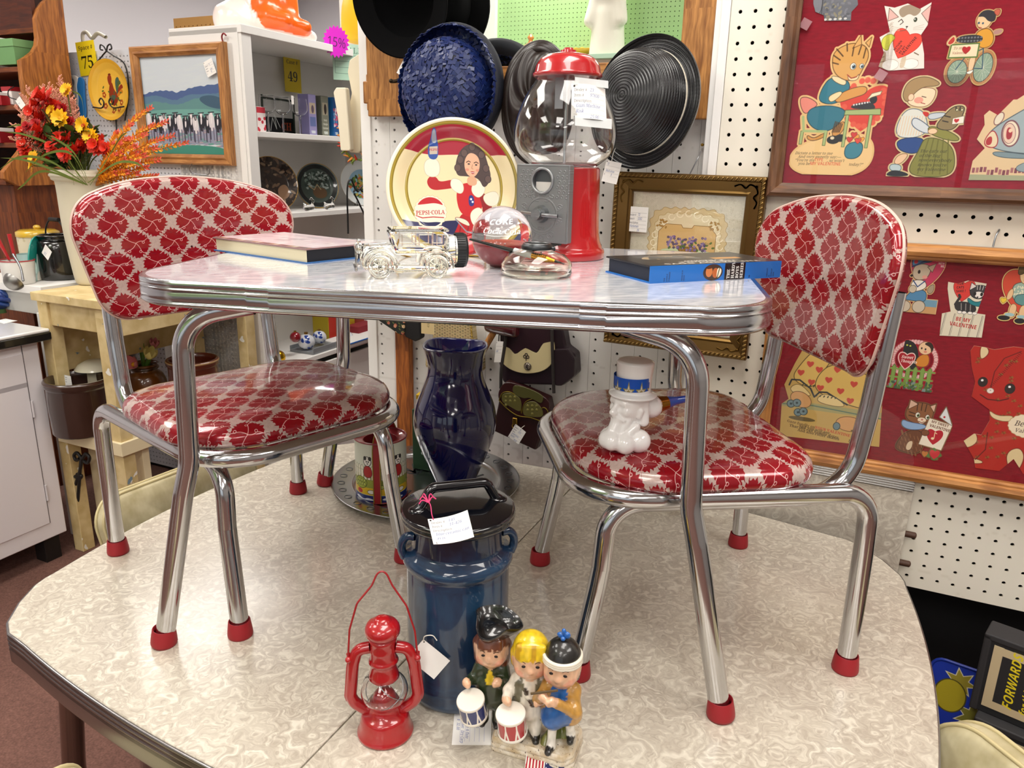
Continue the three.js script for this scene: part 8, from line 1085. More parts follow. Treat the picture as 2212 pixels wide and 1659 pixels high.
{
  const t=thing('low_bench','low pale wooden bench carrying brown crocks beneath the yellow bench','bench',grid(PB - 0.02,QB),AT),m=mat(0xe2d2ac,0.65),b=(n,...a)=> part(t,n,box(...a,0.003),m);
  b('seat_board',0.62,0.05,0.34,0.31,LB - 0.025,-0.15); for (const x of [0.11,0.52]){b('leg_board',0.03,LB - 0.05,0.3,x,(LB - 0.05) / 2,-0.15); } b('stretcher',0.4,0.06,0.02,0.31,0.2,-0.15);
}
const onB=(name,label,cat,x,y,Y=BY,dy=0.0005)=> thing(name,label,cat,onY(x,y,Y).setY(Y + dy),ONWALL);
function crock(label,x,y,Y,r,h,c,c2){const t=onB('crock',label,'crock',x,y,Y); part(t,'body',lathe([[0,0.001],[r*0.94,0.001],[r*0.97,0.006],[r,h*0.5],[r*0.99,h*0.84],[r*1.0,h*0.86],[r*1.05,h*0.89],[r*1.06,h*0.97],[r*1.03,h],[r*0.94,h],[r*0.92,h*0.9],[r*0.92,0.02],[0,0.02]],56),glaze(c,0.35)); part(t,'rim',tor(r*1.02,r*0.05,0,h*0.975,0,56).rotateX(0),glaze(c2,0.4)).geometry.translate(0,-h*0.975,0).rotateX(Math.PI / 2).translate(0,h*0.965,0); return t; }
crock('wide dark brown stoneware crock on the low bench beside the white cabinet',184,930,LB,0.105,0.2,0x2e160c,0x3d2012);
crock('brown stoneware crock with tan rim under the yellow bench, the farther one',425,872,LB,0.095,0.19,0x571f0c,0x9c7a50);
{
  const tg=priceTag('white price tag stuck inside the wide dark brown crock',onY(148,826,LB + 0.19),ONWALL,0.035,0.05,['Dealer #','Item #','Descr.'],{bend:0.05 });
  const j=onB('amber_jug','round amber brown glazed jug holding tulips','jug',318,858,LB + 0.001); part(j,'body',lathe(smooth([[0.05,0.001],[0.075,0.02],[0.083,0.06],[0.07,0.1],[0.05,0.118],[0.052,0.14],[0.056,0.146]],30),48),glaze(0x6a3a0c,0.3)); part(j,'neck_band',tor(0.052,0.006).rotateX(Math.PI / 2).translate(0,0.128,0),glaze(0x3c1e0a,0.35));
  const b=thing('tulip_bunch','bunch of pink and pale yellow tulips in the amber jug','flowers',j.position.clone().add(V(0,0.15,0)),ONWALL);
  const pk=mat(0xe28a90,0.6),ye=mat(0xefe090,0.6),gr=mat(0x4f7a22,0.6);
  const tulip=(x,y,z,r,m,open,tz)=>{const g=new THREE.Group(); g.name='tulip'; b.add(g); g.position.set(x,y,z); g.rotation.set(open?1.0:0.2,0,tz); for (let k=0; k < 6; k++){const rows=[]; for (let i=0; i <=6; i++){const v=i / 6,w=Math.sin(Math.PI*Math.min(1,v*0.85 + 0.12))*r*0.62,R=r*(0.25 + 0.85*Math.sin(v*(open?1.5:2.3)))*(k % 2?1:0.9),q=[]; for (let s=-2; s <=2; s++){const a=k*Math.PI / 3 + s / 2*w / Math.max(R,0.004); q.push([Math.cos(a)*R,v*r*2.3,Math.sin(a)*R]); } rows.push(q); } part(g,'petal',grid3(rows,false),m); m.side=THREE.DoubleSide; } if (open) part(g,'centre',sph(r*0.35,0,r*0.8,0),mat(0xe0a818,0.6)); part(b,'stem',tube([[x*0.2,-0.06,0],[x*0.6,y*0.4 - 0.02,z*0.5],[x,y,z]],0.003,14),gr); };
  tulip(-0.065,0.02,0.02,0.025,pk,0,0.5); tulip(-0.012,0.055,0.0,0.029,pk,0,0.05); tulip(-0.022,0.0,0.06,0.027,ye,1,0.1); tulip(0.03,0.0,0.055,0.027,pk,1,-0.3); tulip(0.055,0.025,0.015,0.025,ye,0,-0.6); tulip(0.038,0.06,-0.03,0.018,pk,0,-0.4);
  const leaf=(x0,y0,z0,x1,y1,z1,w)=>{const rows=[]; for (let i=0; i <=8; i++){const v=i / 8,ww=Math.sin(Math.PI*Math.min(1,v + 0.02))*w; rows.push([[x0 + (x1 - x0)*v - ww,y0 + (y1 - y0)*v + Math.sin(v*3)*0.01,z0 + (z1 - z0)*v],[x0 + (x1 - x0)*v,y0 + (y1 - y0)*v - ww*0.5,z0 + (z1 - z0)*v + 0.002],[x0 + (x1 - x0)*v + ww,y0 + (y1 - y0)*v + Math.sin(v*3)*0.01,z0 + (z1 - z0)*v]]); } part(b,'leaf',grid3(rows,false),mat(0x5c8a24,0.55,{side:THREE.DoubleSide })); };
  leaf(0,-0.04,0,-0.075,-0.02,0.05,0.014); leaf(0,-0.04,0,0.06,0.09,-0.02,0.01); leaf(0,-0.03,0,0.085,0.05,0.0,0.009); leaf(0,-0.03,0,0.03,0.085,0.01,0.008); leaf(0,-0.03,-0.01,-0.05,0.07,-0.02,0.009);
  priceTag('white price tag leaning on the amber jug',onY(345,830,LB + 0.06),ONWALL - 0.3,0.032,0.03,['','|jug'],{roll:0.5 });
  const e=onB('enamel_pot','dark blue enamel coffee pot with silver lid under the yellow bench','pot',194,808,LB + 0.001),eg=glaze(0x1c2c3c,0.25); e.position.addScaledVector(QT,0.14); part(e,'body',lathe(smooth([[0.05,0.001],[0.062,0.01],[0.06,0.1],[0.052,0.15]],20),40),eg); part(e,'lid',lathe([[0.053,0.15],[0.055,0.156],[0.045,0.166],[0.03,0.17],[0.012,0.172],[0.012,0.182],[0,0.184]],36),metal(0xb8b8b6,0.3)); part(e,'handle',tube([[-0.055,0.13,0.02],[-0.085,0.12,0.02],[-0.088,0.07,0.02],[-0.058,0.05,0.02]],0.006,24),eg);
  const w=onB('enamel_bowl','pale cream bowl upside down behind the wide brown crock','bowl',140,812,LB + 0.2); w.position.addScaledVector(QT,0.12); part(w,'bowl',lathe([[0,0.03],[0.03,0.03],[0.055,0.018],[0.07,0],[0.067,0],[0.05,0.014],[0,0.026]],40),glaze(0xd8d2bc,0.4)); part(w,'support',cyl(0.035,0.04,0.2,0,-0.1,0,24),mat(0xcfc7ae,0.6));
  const ea=thing('iron_easel','black wrought iron easel with scrolled top beside the low bench','easel',grid(PB + 0.06,QB + 0.02),ONWALL),P=(x,y)=>{const v=onQ(x,y,QB + 0.02).sub(ea.position); return V(v.dot(UT),v.y,0); },wr=(...p)=> tube(p.map((a)=> P(...a)),0.006,40);
  part(ea,'scroll',[wr([175,988],[166,978],[160,984],[164,994],[172,990]),wr([178,990],[186,980],[193,988],[189,1000],[181,996])],IRON); part(ea,'leg',wr([176,985],[172,1030],[166,1115],[164,1180]),IRON); part(ea,'leg',wr([178,985],[172,1020],[158,1060]),IRON); part(ea,'cross_bar',wr([160,1028],[172,1034],[176,1028],[166,1024]),IRON);
}
// jar and kitchen wares on the bench and the white table beyond
{
  const j=onB('black_jar','black glazed jar with wire bail and a diamond price tag on the yellow bench','jar',134,601,BY),g=glaze(0x070605,0.2); part(j,'body',lathe(smooth([[0.06,0.001],[0.078,0.012],[0.08,0.1],[0.072,0.14],[0.058,0.15],[0.06,0.165]],30),44),g); part(j,'rim',tor(0.059,0.005).rotateX(Math.PI / 2).translate(0,0.163,0),g); part(j,'bail',tube([[-0.062,0.14,0],[-0.052,0.19,0],[-0.02,0.222,0],[0.02,0.222,0],[0.052,0.19,0],[0.062,0.14,0]],0.003,40),IRON); part(j,'grip',rod([-0.022,0.223,0],[0.03,0.223,0],0.008,0.008,14),mat(0x100c0a,0.5));
  priceTag('white diamond price tag on the front of the black jar',onQ(101,545,uq(j.position) - 0.088),ONWALL,0.044,0.04,['','|black','|jar 48'],{roll:0.85,bend:0.05 });
  const tp=onB('teal_plate','teal rimmed enamel plate standing on edge behind the black jar','plate',88,604,BY); part(tp,'disc',lathe([[0,0.002],[0.055,0.002],[0.078,0.012],[0.08,0.012],[0.056,0],[0,0]],40).rotateX(Math.PI / 2).translate(0,0.082,0),glaze(0x138a80,0.3)); tp.rotation.y=ONWALL - 0.9; tp.rotation.x=-0.1; part(tp,'rim',tor(0.079,0.003,0,0.082,0.012),glaze(0x1c9c90,0.3));
  const TYW=1.0,w=thing('white_table','white painted table with kitchen wares in front of the oak hutch','table',grid(-2.7,1.74),AT); part(w,'tabletop',box(0.6,0.03,0.46,0.3,TYW - 0.015,-0.23),WHITE); part(w,'apron',box(0.56,0.08,0.42,0.3,TYW - 0.07,-0.23),mat(0xd8d6d0,0.6)); for (const [x,z] of [[0.03,-0.03],[0.57,-0.03],[0.03,-0.43],[0.57,-0.43]]) part(w,'leg',box(0.05,TYW - 0.1,0.05,x,(TYW - 0.1) / 2,z),WHITE);
  const c=onB('canister','cream canister with yellow lid and strawberry print among kitchen wares','canister',30,600,TYW); c.position.addScaledVector(QT,0.12); part(c,'body',lathe([[0,0.001],[0.07,0.001],[0.074,0.15]],40),mat(0xffffff,0.5,{map:tex(256,128,(k)=>{k.fillStyle='#e2d8bc'; k.fillRect(0,0,256,128); for (let i=0; i < 300; i++) oval(k,rnd()*256,rnd()*128,3,2,'#cfc39e'); for (let i=0; i < 9; i++){const x=i*30,y=70 + (i % 3)*14; oval(k,x,y,11,12,'#b8281c'); oval(k,x,y - 12,9,4,'#4f6a2a'); } }) })); part(c,'lid',lathe([[0,0.178],[0.06,0.176],[0.076,0.168],[0.077,0.15],[0.07,0.15]],40),glaze(0xd9b02a,0.4)); part(c,'knob',sph(0.012,0,0.184,0,1.4,0.8,1),glaze(0xd9b02a,0.4));
  const m=onB('enamel_mug','white enamel tub with red rim holding red handled utensils','tub',44,612,TYW); part(m,'body',lathe([[0,0.001],[0.05,0.001],[0.058,0.085],[0.0565,0.085],[0.048,0.006],[0,0.006]],36),glaze(0xe9e6e0,0.3)); part(m,'rim',tor(0.0575,0.0025).rotateX(Math.PI / 2).translate(0,0.085,0),glaze(0xa8202a,0.4));
  const ut=(dx,dz,l)=>{const u=thing('utensil',l,'kitchen utensil',m.position.clone().add(V(0,0.02,0)),0); part(u,'shaft',rod([0,0,0],[dx*0.45,0.07,dz*0.45],0.0025),STEEL); part(u,'handle',rod([dx*0.42,0.066,dz*0.42],[dx,0.16,dz],0.005,0.008),glaze(0xb8141e,0.35)); }; ut(-0.05,0.02,'red handled utensil leaning to the left in the white tub'); ut(-0.012,0.0,'red handled utensil standing nearly upright in the white tub');
  const ld=onB('ladle','grey metal ladle hanging over the edge of the white table','ladle',35,628,TYW); ld.position.add(V(0,0.035,0)); part(ld,'bowl',new THREE.SphereGeometry(0.034,28,14,0,6.29,0,1.6).rotateX(2.2),metal(0x8c8a86,0.4,{side:THREE.DoubleSide })); part(ld,'handle',tube([[0,-0.005,-0.03],[-0.02,0.04,-0.04],[-0.05,0.085,-0.04]],0.004,20),STEEL);
  const st=onB('gingham_mug','pastel mug with yellow and green flowers beside the teal plate','mug',68,606,TYW - 0.0); part(st,'body',lathe([[0,0.001],[0.034,0.001],[0.036,0.1],[0.034,0.1],[0.032,0.005],[0,0.005]],32),mat(0xffffff,0.4,{map:tex(128,96,(k)=>{k.fillStyle='#b8d8d4'; k.fillRect(0,0,128,96); for (let i=0; i < 26; i++) oval(k,rnd()*128,rnd()*96,8,7,['#d8c24a','#6a9a4a','#c85a4a','#f0ece0'][i % 4]); }) })); part(st,'handle',tube([[0.034,0.08,0.01],[0.055,0.07,0.012],[0.054,0.035,0.012],[0.033,0.025,0.01]],0.004,20),glaze(0xb8d8d4,0.4));
}
// white enamel topped cabinet
{
  const pc=-2.6,t=thing('kitchen_cabinet','white painted kitchen cabinet with black edged enamel top at the left','cabinet',grid(pc,1.635),AT),L=1.1,D=0.5,yb=0.1,yt=0.835,m=mat(0xece6e8,0.45);   // local x = q, z = p; it runs towards us (-x)
  part(t,'carcass',box(L,yt - yb,D,-L / 2,(yt + yb) / 2,-D / 2,0.004),m);
  part(t,'enamel_top',box(L + 0.05,0.012,D + 0.05,-L / 2 + 0.005,yt + 0.036,-D / 2 + 0.008,0.005),glaze(0xf4f3f2,0.25)); part(t,'black_edge',box(L + 0.056,0.03,D + 0.056,-L / 2 + 0.005,yt + 0.016,-D / 2 + 0.008,0.006),glaze(0x0a0d0c,0.35));
  const dr=part(t,'drawer',box(0.5,0.12,0.006,-0.31,yt - 0.095,0.001,0.002),m),d=part(t,'door',box(0.5,0.54,0.006,-0.31,0.43,0.001,0.002),m); part(t,'door',box(0.44,0.54,0.006,-0.8,0.43,0.001,0.002),m); part(t,'drawer',box(0.44,0.12,0.006,-0.8,yt - 0.095,0.001,0.002),m);
  part(t,'shadow_gap',[box(0.506,0.004,0.004,-0.31,yt - 0.16,-0.0005,0.0005),box(0.003,0.68,0.004,-0.058,0.5,-0.0005,0.0005)],mat(0x6a6466,0.8)).userData.kind='stuff';
  for (const y of [0.28,0.6]) part(d,'hinge',[cyl(0.004,0.004,0.06,-0.056,y,0.006,10)],mat(0xd6d0d2,0.4)); for (const [x,z] of [[-0.05,-0.05],[-1.05,-0.05],[-0.05,-D + 0.05],[-1.05,-D + 0.05]]) part(t,'foot',box(0.06,yb,0.06,x,yb / 2,z),mat(0x140e0c,0.6));
  const tg=thing('price_tag','white price tag lying on the enamel top of the kitchen cabinet','price tag',onY(10,694,yt + 0.043),ONWALL); tg.rotation.x=-Math.PI / 2 + 0.05; card(tg,0.07,0.05,tagTex(['Dealer #','Item #']),0.02);
  const bl=thing('blue_bundle','twisted blue glass or yarn ornament on the kitchen cabinet at the left edge','ornament',onY(2,676,yt + 0.043).setY(yt + 0.043),ONWALL),ro=[]; for (let k=0; k < 7; k++) part(bl,'coil',tor(0.03 + k*0.002,0.009,0,0,0,30).rotateY(k*0.5).rotateX(0.4 + k*0.15).translate(0,0.06,0),glaze(k % 2?0x2a4f9c:0x1c3a84,0.3)); part(bl,'stand',lathe([[0,0.001],[0.02,0.001],[0.012,0.03],[0.016,0.04]],20),mat(0x5a7a4a,0.5));
}
// tall urn with autumn flowers
{
  const P=onY(208,612,BY).setY(BY + 0.0005),t=thing('urn','tall weathered cream urn behind the left red chair','urn',P,ONWALL); part(t,'body',lathe(smooth([[0.06,0.001],[0.07,0.03],[0.085,0.2],[0.088,0.34],[0.09,0.37]],30).concat([[0.1,0.375],[0.102,0.39],[0.1,0.405],[0.092,0.41],[0.085,0.4],[0.08,0.3],[0,0.3]]),48),mat(0xd4ccb4,0.6)); part(t,'rim_band',tor(0.1,0.006).rotateX(Math.PI / 2).translate(0,0.39,0),mat(0xd9d2bc,0.6));
  const fl=thing('flower_arrangement','arrangement of artificial autumn flowers, orange sprays and grasses in the cream urn','flowers',P.clone().setY(BY + 0.4),ONWALL),s=mpp(P.clone().setY(1.5));
  const zc=P.clone().setY(1.5).sub(camera.position).dot(FW),Q3=(x,y,z)=>{const v=onZ(x,y,zc - z*0.9).sub(fl.position); return V(v.dot(UT),v.y,-v.dot(QT)); };   // local, metres
  const dsm=(c,r=0.6)=> mat(c,r,{side:THREE.DoubleSide }),greens=[dsm(0x35541c),dsm(0x4a6a24),dsm(0x22381a),dsm(0x6d7f34)],stemM=mat(0x5c6a2c,0.7);
  const stem=(x,y,z,r=0.0022)=> part(fl,'stem',tube([[x*0.08,-0.05,z*0.1],[x*0.4,y*0.45,z*0.5],[x,y,z]],r,16,false,5),stemM);
  const petalG=(l,w,up_)=>{const g=new THREE.BufferGeometry(),p=[],rows=[]; for (let i=0; i <=4; i++){const v=i / 4,ww=Math.sin(Math.PI*(0.12 + v*0.8))*w; rows.push([[v*l,Math.sin(v*1.6)*up_,-ww],[v*l,Math.sin(v*1.6)*up_ - w*0.15,0],[v*l,Math.sin(v*1.6)*up_,ww]]); } return grid3(rows,false); };
  // flower heads of several kinds, facing out
  const head=(px,py,z,r,m,n,layers,cm)=>{const{x,y,z:zz }=Q3(px,py,z); stem(x,y,zz); z=zz; const g=new THREE.Group(); g.name='flower_head'; fl.add(g); g.position.set(x,y,z); g.rotation.set(1.15 + rr(-0.3,0.3),rr(-0.4,0.4),rr(-0.5,0.5)); const gs=[]; for (let L=0; L < layers; L++) for (let k=0; k < n; k++) gs.push(petalG(r*(1 - L*0.22),r*0.26,r*(0.15 + L*0.3)).rotateY((k + L*0.5) / n*Math.PI*2 + rr(-0.1,0.1)).translate(0,L*r*0.1,0)); part(g,'petals',gs,m).userData.kind='stuff'; part(g,'centre',sph(r*0.24,0,r*0.12,0,1,0.6,1,12),cm??m); };
  const RD=dsm(0xd62c12),R2_=dsm(0xb0161a),YL=dsm(0xf0b808),OY=dsm(0xe88a14),BR=mat(0x8a4a12,0.7);
  for (const [x,y,r] of [[102,215,0.045],[98,255,0.04],[75,245,0.034],[125,270,0.024],[92,283,0.034],[94,303,0.032],[55,318,0.03],[112,320,0.024],[65,335,0.03],[210,318,0.034],[185,315,0.03],[220,305,0.028],[232,322,0.026],[118,232,0.03],[85,225,0.03],[70,300,0.03],[130,300,0.028],[50,290,0.026],[150,300,0.03],[170,325,0.03],[108,345,0.03],[142,335,0.028]]) head(x,y,rr(0.03,0.12),r,RD,12,3,R2_);
  for (const [x,y,r] of [[131,256,0.034],[112,240,0.022],[145,195,0.026]]) head(x,y,0.1,r,YL,11,2,mat(0xd89a08,0.7)); for (const [x,y,r] of [[182,272,0.034],[196,295,0.03],[205,300,0.022],[75,342,0.028],[72,358,0.024]]) head(x,y,0.1,r,YL,11,2,mat(0xc43c10,0.7)); for (const [x,y] of [[138,235],[153,263],[60,275],[80,268]]) head(x,y,0.08,0.02,R2_,10,3);
  // orange leafy sprays to the right: stem with leaf pairs fading to red tips
  const lf=petalG(0.0165,0.0036,0.004),cols=[dsm(0xe8921a),dsm(0xf4b42c),dsm(0xe2701c),dsm(0xd6503c)];
  const spray=(pts,n)=>{const cv=new THREE.CatmullRomCurve3(pts.map(([x,y,z])=> Q3(x,y,z))); const g=new THREE.Group(); g.name='orange_spray'; fl.add(g); part(g,'stem',new THREE.TubeGeometry(cv,24,0.0018,5),mat(0xb8701c,0.7)); const by=[[],[],[],[]]; for (let i=0; i < n; i++){const u=0.18 + 0.82*i / n,p=cv.getPoint(u),d=cv.getTangent(u),k=i % 4,q=new THREE.Quaternion().setFromUnitVectors(V(1,0,0),d.clone().applyAxisAngle(V(0,0,1),(k % 2?0.75:-0.75)).add(V(0,0,k < 2?0.4:-0.15)).normalize()),c=u > 0.86?3:u > 0.72 && i % 2?2:i % 3?0:1; by[c].push(lf.clone().rotateX(rr(0.7,2.3)).scale(1.15 - u*0.35,1.15 - u*0.3,1.15 - u*0.3).applyQuaternion(q).translate(p.x,p.y,p.z)); } by.forEach((b,c)=>{if (b.length) part(g,'leaves',b,cols[c]).userData.kind='stuff'; }); };
  for (const [tx,ty,z] of [[328,232,0.06],[362,262,0.08],[405,308,0.09],[375,292,0.05],[345,345,0.12],[300,250,0.02],[285,268,0.1],[315,290,0.13],[340,318,0.14],[300,330,0.15],[275,300,0.13],[265,330,0.15],[320,362,0.14],[255,285,0.06],[285,350,0.16],[245,310,0.1],[300,375,0.15],[262,372,0.16],[235,345,0.12],[350,300,0.1],[330,270,0.08],[270,345,0.17],[295,315,0.16],[315,335,0.16],[285,300,0.1],[250,335,0.16],[275,372,0.17],[248,375,0.17],[300,350,0.17],[260,310,0.14],[340,380,0.13]]) spray([[205,402,0.0],[215 + (tx - 215)*0.35,395 + (ty - 395)*0.5,z*0.6],[215 + (tx - 215)*0.72,395 + (ty - 395)*0.86,z],[tx,ty,z]],56);
  // feathery salmon astilbe plumes
  const plume=(x,y,z,x0=175)=>{const g=new THREE.Group(); g.name='plume'; fl.add(g); const a=V(-0.01,0,0),b=Q3(x,y,z),cv=new THREE.CatmullRomCurve3([a,a.clone().lerp(b,0.5).add(V(0,0.02,0.01)),b]); part(g,'stem',new THREE.TubeGeometry(cv,16,0.0014,5),mat(0xb88a5a,0.7)); const gs=[]; for (let i=0; i < 46; i++){const u=0.55 + 0.45*i / 46,p=cv.getPoint(u),L=0.035*(1.05 - u) / 0.5 + 0.006,an=rr(0,6.28),e=p.clone().add(V(Math.cos(an)*L,L*0.8,Math.sin(an)*L*0.6)); gs.push(rod(p,e,0.0011,0.0006,4)); for (let k=1; k < 4; k++) gs.push(new THREE.OctahedronGeometry(0.0026).translate(...p.clone().lerp(e,k / 3.2).toArray())); } part(g,'tuft',gs,mat(0xe0a088,0.8)).userData.kind='stuff'; };
  for (const [x,y,z] of [[55,188,0.02],[80,205,0.05],[105,180,0.0],[128,165,0.02],[122,195,0.04],[150,190,0.0],[160,215,0.04],[165,240,0.06],[40,250,0.06],[50,285,0.08],[35,315,0.07],[140,215,0.06],[190,262,0.04],[60,220,0.05],[30,230,0.05],[45,205,0.03],[90,185,0.03],[112,195,0.05],[138,180,0.02],[150,230,0.06],[25,270,0.06],[20,300,0.08],[178,255,0.06],[200,275,0.06]]) plume(x,y,z);
  // grasses and dark green leaves
  const blade=(pts,w=0.0035)=>{const cv=new THREE.CatmullRomCurve3(pts.map(([x,y,z])=> Q3(x,y,z??0.08))),rows=[]; for (let i=0; i <=20; i++){const u=i / 20,p=cv.getPoint(u),ww=w*Math.sin(Math.PI*(0.1 + 0.88*u)); rows.push([[p.x - ww*0.3,p.y - ww,p.z],[p.x + ww*0.3,p.y + ww,p.z + 0.001]]); } part(fl,'grass_blade',grid3(rows,false),greens[3]); };
  for (const p of [[[190,400],[100,345,0.14],[40,340,0.16],[0,365,0.18]],[[190,400],[110,365,0.14],[50,345,0.16],[2,341,0.18]],[[190,400],[120,320,0.1],[50,290,0.1],[10,285,0.1]],[[190,400],[90,370,0.18],[50,400,0.2],[38,410,0.2]],[[190,395],[150,330,0.16],[100,333,0.18],[55,372,0.2]],[[190,400],[152,350,0.16],[150,325,0.18],[160,400,0.2]],[[195,400],[160,330,0.14],[120,300,0.16],[100,290,0.17]],[[195,400],[240,330,0.16],[262,295,0.16],[275,285,0.16]],[[180,400],[120,300,0.04],[105,200,0.02],[102,165,0]],[[190,395],[260,350,0.2],[300,355,0.22],[312,368,0.22]],[[185,400],[110,300,0.08],[45,270,0.08],[15,275,0.08]],[[185,400],[182,250,0.1],[172,205,0.1],[150,195,0.1]]]) blade(p,0.0042);
  const lg=petalG(0.045,0.011,0.008); for (const [k,n] of [[0,90],[1,70],[2,90]]){const gs=[]; for (let i=0; i < n; i++){const a=rr(-1.2,0.6),R=rr(0.03,0.2),x=Math.sin(a)*R - 0.01,y=Math.cos(a)*R*0.8 + 0.01,z=rr(-0.04,0.1); gs.push(lg.clone().scale(rr(0.6,1.1),1,rr(0.7,1.1)).rotateY(rr(0,6.3)).rotateZ(rr(-0.3,1.3)).rotateX(rr(-0.6,0.6)).translate(x,y,z)); } part(fl,'foliage',gs,greens[k]).userData.kind='stuff'; }
  priceTag('white price card stuck among the flowers at the urn rim',onZ(213,390,P.clone().sub(camera.position).dot(FW) - 0.12),ONWALL,0.062,0.045,['','Item #','|flowers'],{roll:-0.7,bend:0.05 });
}


// ---------- lower right: dark shelf wares and a cream chair ----------
{
  const ga=onZ(2245,1572,1.3),gb=onZ(2250,1702,1.3),tr=onZ(2062,1662,1.4),SY=Math.min(gb.y,tr.y);
  const game=(label,P,w,h,d,sub)=>{const t=thing('game_box',label,'game box',P,ONWALL - 0.3),f=tex(512,360,(c,W_,H_)=>{c.fillStyle='#cbb993'; c.fillRect(0,0,W_,H_); c.fillStyle='#242426'; c.fillRect(44,44,W_ - 88,H_ - 88); if (sub) text(c,'collector',70,250,84,'#e9e4d6','serif','italic'); else ['FORWARDS','for thinking'].forEach((s,k)=> text(c,s,130 + k*66,330,k?46:60,'#e6d21c','sans-serif','bold italic','left',-Math.PI / 2)); },{clamp:true }); part(t,'box_base',box(w,h,d,0,h / 2,0,0.003),mat(0x1d1d20,0.7)); part(t,'lid_print',bxs(w - 0.03,h - 0.03,0.002,0,h / 2,d / 2 + 0.0005),mat(0xffffff,0.6,{map:f })); part(t,'lid_lip',box(w + 0.004,0.012,d + 0.004,0,h - 0.004,0,0.003),mat(0x2c2b2d,0.7)); part(t,'lid_edge',box(0.012,h,d + 0.004,-w / 2 + 0.004,h / 2,0,0.003),mat(0x2c2b2d,0.7)); return t; };
  const hb=ga.y - gb.y - 0.001; game('black and cream game box with yellow lettering standing in the dark recess',ga,0.2,0.15,0.05,0); game('black and cream game box with white script under the yellow lettered one',gb.clone(),0.22,hb,0.06,1);
  const sh=thing('dark_shelf','low dark shelf in the black recess under the cream pegboard','shelf',grid(up(gb) + 0.1,uq(gb) + 0.06),ONWALL); part(sh,'board',box(0.75,0.02,0.34,0,SY - 0.012,0,0.003),mat(0x0b0b0c,0.9)); for (const x of [-0.36,0.36]) part(sh,'support',box(0.02,SY - 0.022,0.32,x,(SY - 0.022) / 2,0,0.002),mat(0x0b0b0c,0.9));
  const tray=thing('blue_tray','blue tray painted with yellow leaves and red berries in the dark recess','tray',tr,ONWALL - 0.2); tray.rotation.x=-0.14; const art=tex(256,384,(c)=>{c.fillStyle='#0a2f9c'; c.fillRect(0,0,256,384); const leafy=(x,y,s,k)=>{const p=[]; for (let i=0; i < 14; i++){const r=s*(i % 2?0.5:1),q=i / 14*6.283; p.push([x + Math.cos(q)*r,y + Math.sin(q)*r]); } poly(c,p,k,'#d8d0b0',3); }; leafy(150,170,62,'#7c7a2a'); leafy(90,60,50,'#94882a'); oval(c,70,120,46,60,'#a89a1e','#4a4410',4); for (let i=0; i < 24; i++) oval(c,50 + rnd()*80,240 + rnd()*70,11,11,i % 2?'#b81c3a':'#d8a0b0','#5a0a1a',2); leafy(170,300,30,'#5a6a4a'); });
  part(tray,'panel',uvFit(ext(fillet([[-0.07,0,0],[0.07,0,0],[0.07,0.2,0],[-0.07,0.2,0]],0.02,true,6),0.004,0.001,1)),mat(0xffffff,0.4,{map:art })); part(tray,'rim',tubeP(fillet([[-0.07,0,0.004],[0.07,0,0.004],[0.07,0.2,0.004],[-0.07,0.2,0.004]],0.02,true,6),0.003,80,true,6),mat(0x0a2a8a,0.4));
  const corner=(label,v,turn,top,w)=>{const d=V(Math.cos(turn),0,-Math.sin(turn)),b=V(0,0,-0.22).applyAxisAngle(V(0,1,0),turn); return vinylChair(label,v.clone().setY(0).addScaledVector(d,w / 2 - 0.03).sub(b),turn,w,top,0.12,true); };
  const A=onZ(2075,1545,1.02); corner('cream vinyl dining chair at the right, its back corner before the game boxes',A,-1.25,A.y,0.42);
  const B=onY(152,1643,0.79); corner('cream vinyl dining chair at the lower left, only one corner showing',B,-2.0,B.y,0.42);
}
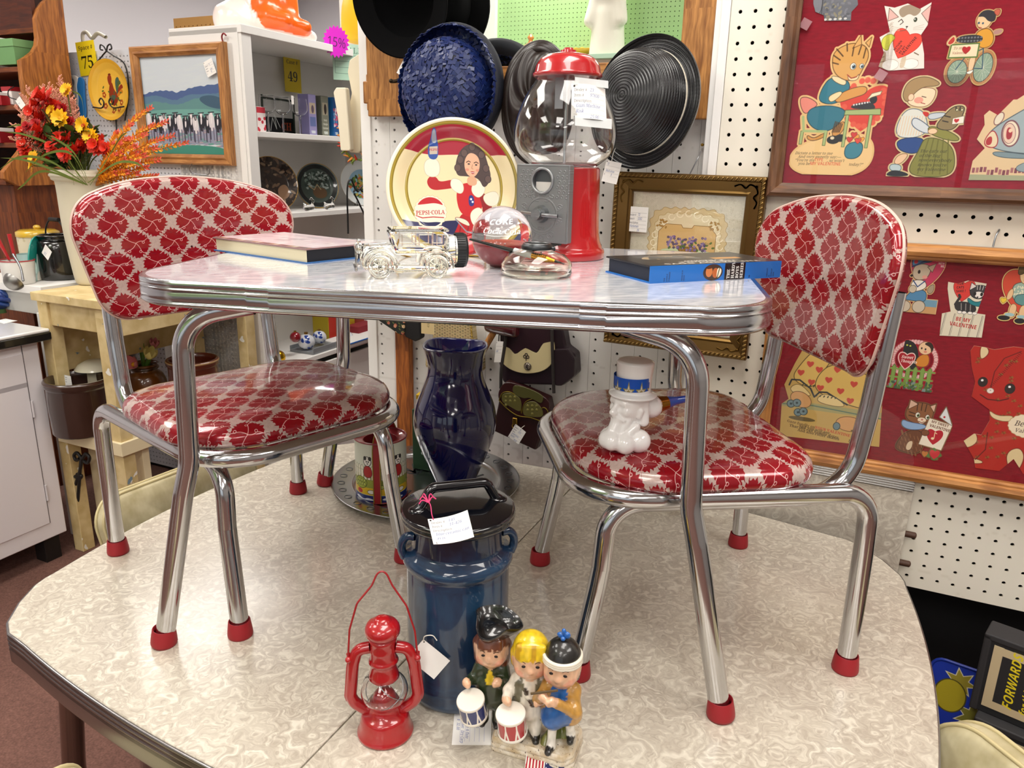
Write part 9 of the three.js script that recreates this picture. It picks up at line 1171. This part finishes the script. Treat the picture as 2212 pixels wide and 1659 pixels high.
// ---------- what the hall mirror shows: the aisle behind us ----------
{
  // a place seen in the mirror, found by reflecting in the mirror's plane
  const MP=MQ - 0.001,seen=(x,y,D)=>{const v=onQ(x,y,D); return v.addScaledVector(QT,2*(MP - uq(v))); };
  const D=4.6,q=2*MP - D,c=seen(1280,40,D),gp=thing('green_pegboard','pale green pegboard panel reflected in the oak mirror','pegboard',grid(up(c),q,0),ONWALL + Math.PI),w=1.25;
  part(gp,'board',pegboard(w,1.2,0.0254,0.0032,0.013,0.013,0.005,8).translate(-w / 2,1.45,0),mat(0xa8cc8e,0.6)); part(gp,'backing',bxs(w,1.2,0.006,0,2.05,-0.02),mat(0x3d4a34,0.9)); part(gp,'side_post',[box(0.12,2.6,0.06,-w / 2 - 0.06,1.3,0),box(0.22,2.6,0.06,w / 2 + 0.11,1.3,0)],WHITE);
  const sy=seen(1200,128,D - 0.15).y; part(gp,'shelf',box(w + 0.3,0.025,0.3,0,sy - 0.013,0.16),mat(0xbfe0c8,0.4));
  const on=(n,l,k,x,dd)=>{const v=seen(x,120,D - dd).setY(sy + 0.001); return thing(n,l,k,v,ONWALL + Math.PI); };
  const b=on('white_statue','white plaster statue reflected at the top of the oak mirror','statue',1310,0.18),pl=mat(0xf4efe2,0.6);
  part(b,'figure',body([[0,0.02,0,0,0.2,0,0.1,0.085],[0,0.2,0,0,0.3,0,0.07,0.075],[0,0.36,0,0,0.46,0.01,0.11,0.115],[-0.06,0.3,0.03,-0.09,0.18,0.05,0.04,0.035],[0.06,0.3,0.03,0.09,0.18,0.05,0.04,0.035],[0,0.42,0.1,0,0.41,0.11,0.025,0.02]],0.03,56),pl);
  const o=on('orange_dish','orange glass covered dish reflected in the oak mirror','dish',1145,0.14); part(o,'dish',lathe(smooth([[0.03,0.001],[0.05,0.01],[0.062,0.05],[0.05,0.075],[0.02,0.095],[0.012,0.11],[0.02,0.125],[0.004,0.145]],30),32),glaze(0xd8823c,0.3));
  const y=on('yellow_dish','yellow glass dish reflected in the oak mirror beside the red lid','dish',1255,0.13); part(y,'dish',lathe([[0,0.005],[0.05,0.005],[0.09,0.03],[0.1,0.045],[0.095,0.045],[0.05,0.012],[0,0.012]],36),glaze(0xe0a81c,0.3)); part(y,'fruit',[...Array(6).keys()].map((k)=> sph(0.022,Math.cos(k)*0.04,0.035,Math.sin(k)*0.04)),mat(0xe8b82a,0.5)).userData.kind='stuff';
  const pk=seen(1055,45,D + 1.2),wp=thing('white_pegboard','white pegboard booth wall seen in the oak mirror','pegboard',grid(up(pk),2*MP - D - 1.2,0),ONWALL + Math.PI); part(wp,'board',pegboard(0.7,2.3,0.0254,0.0032,0.013,0.013,0.005,6).translate(-0.35,0.3,0),mat(0xeceae4,0.6)); part(wp,'backing',bxs(0.7,2.3,0.006,0,1.45,-0.02),DARK);
  const pq2=seen(1035,45,D + 1.15),bk=thing('wood_plaque','grey brown wooden plaque hanging on the white pegboard in the mirror','plaque',pq2,ONWALL + Math.PI); part(bk,'board',ext(fillet([[-0.12,-0.045,0],[0.09,-0.055,0],[0.12,-0.01,0],[0.11,0.05,0],[-0.12,0.05,0]],0.01,true,4),0.02,0.003,1),mat(0xb09a80,0.7,{map:OAKT }));
}

renderer.render(scene,camera);
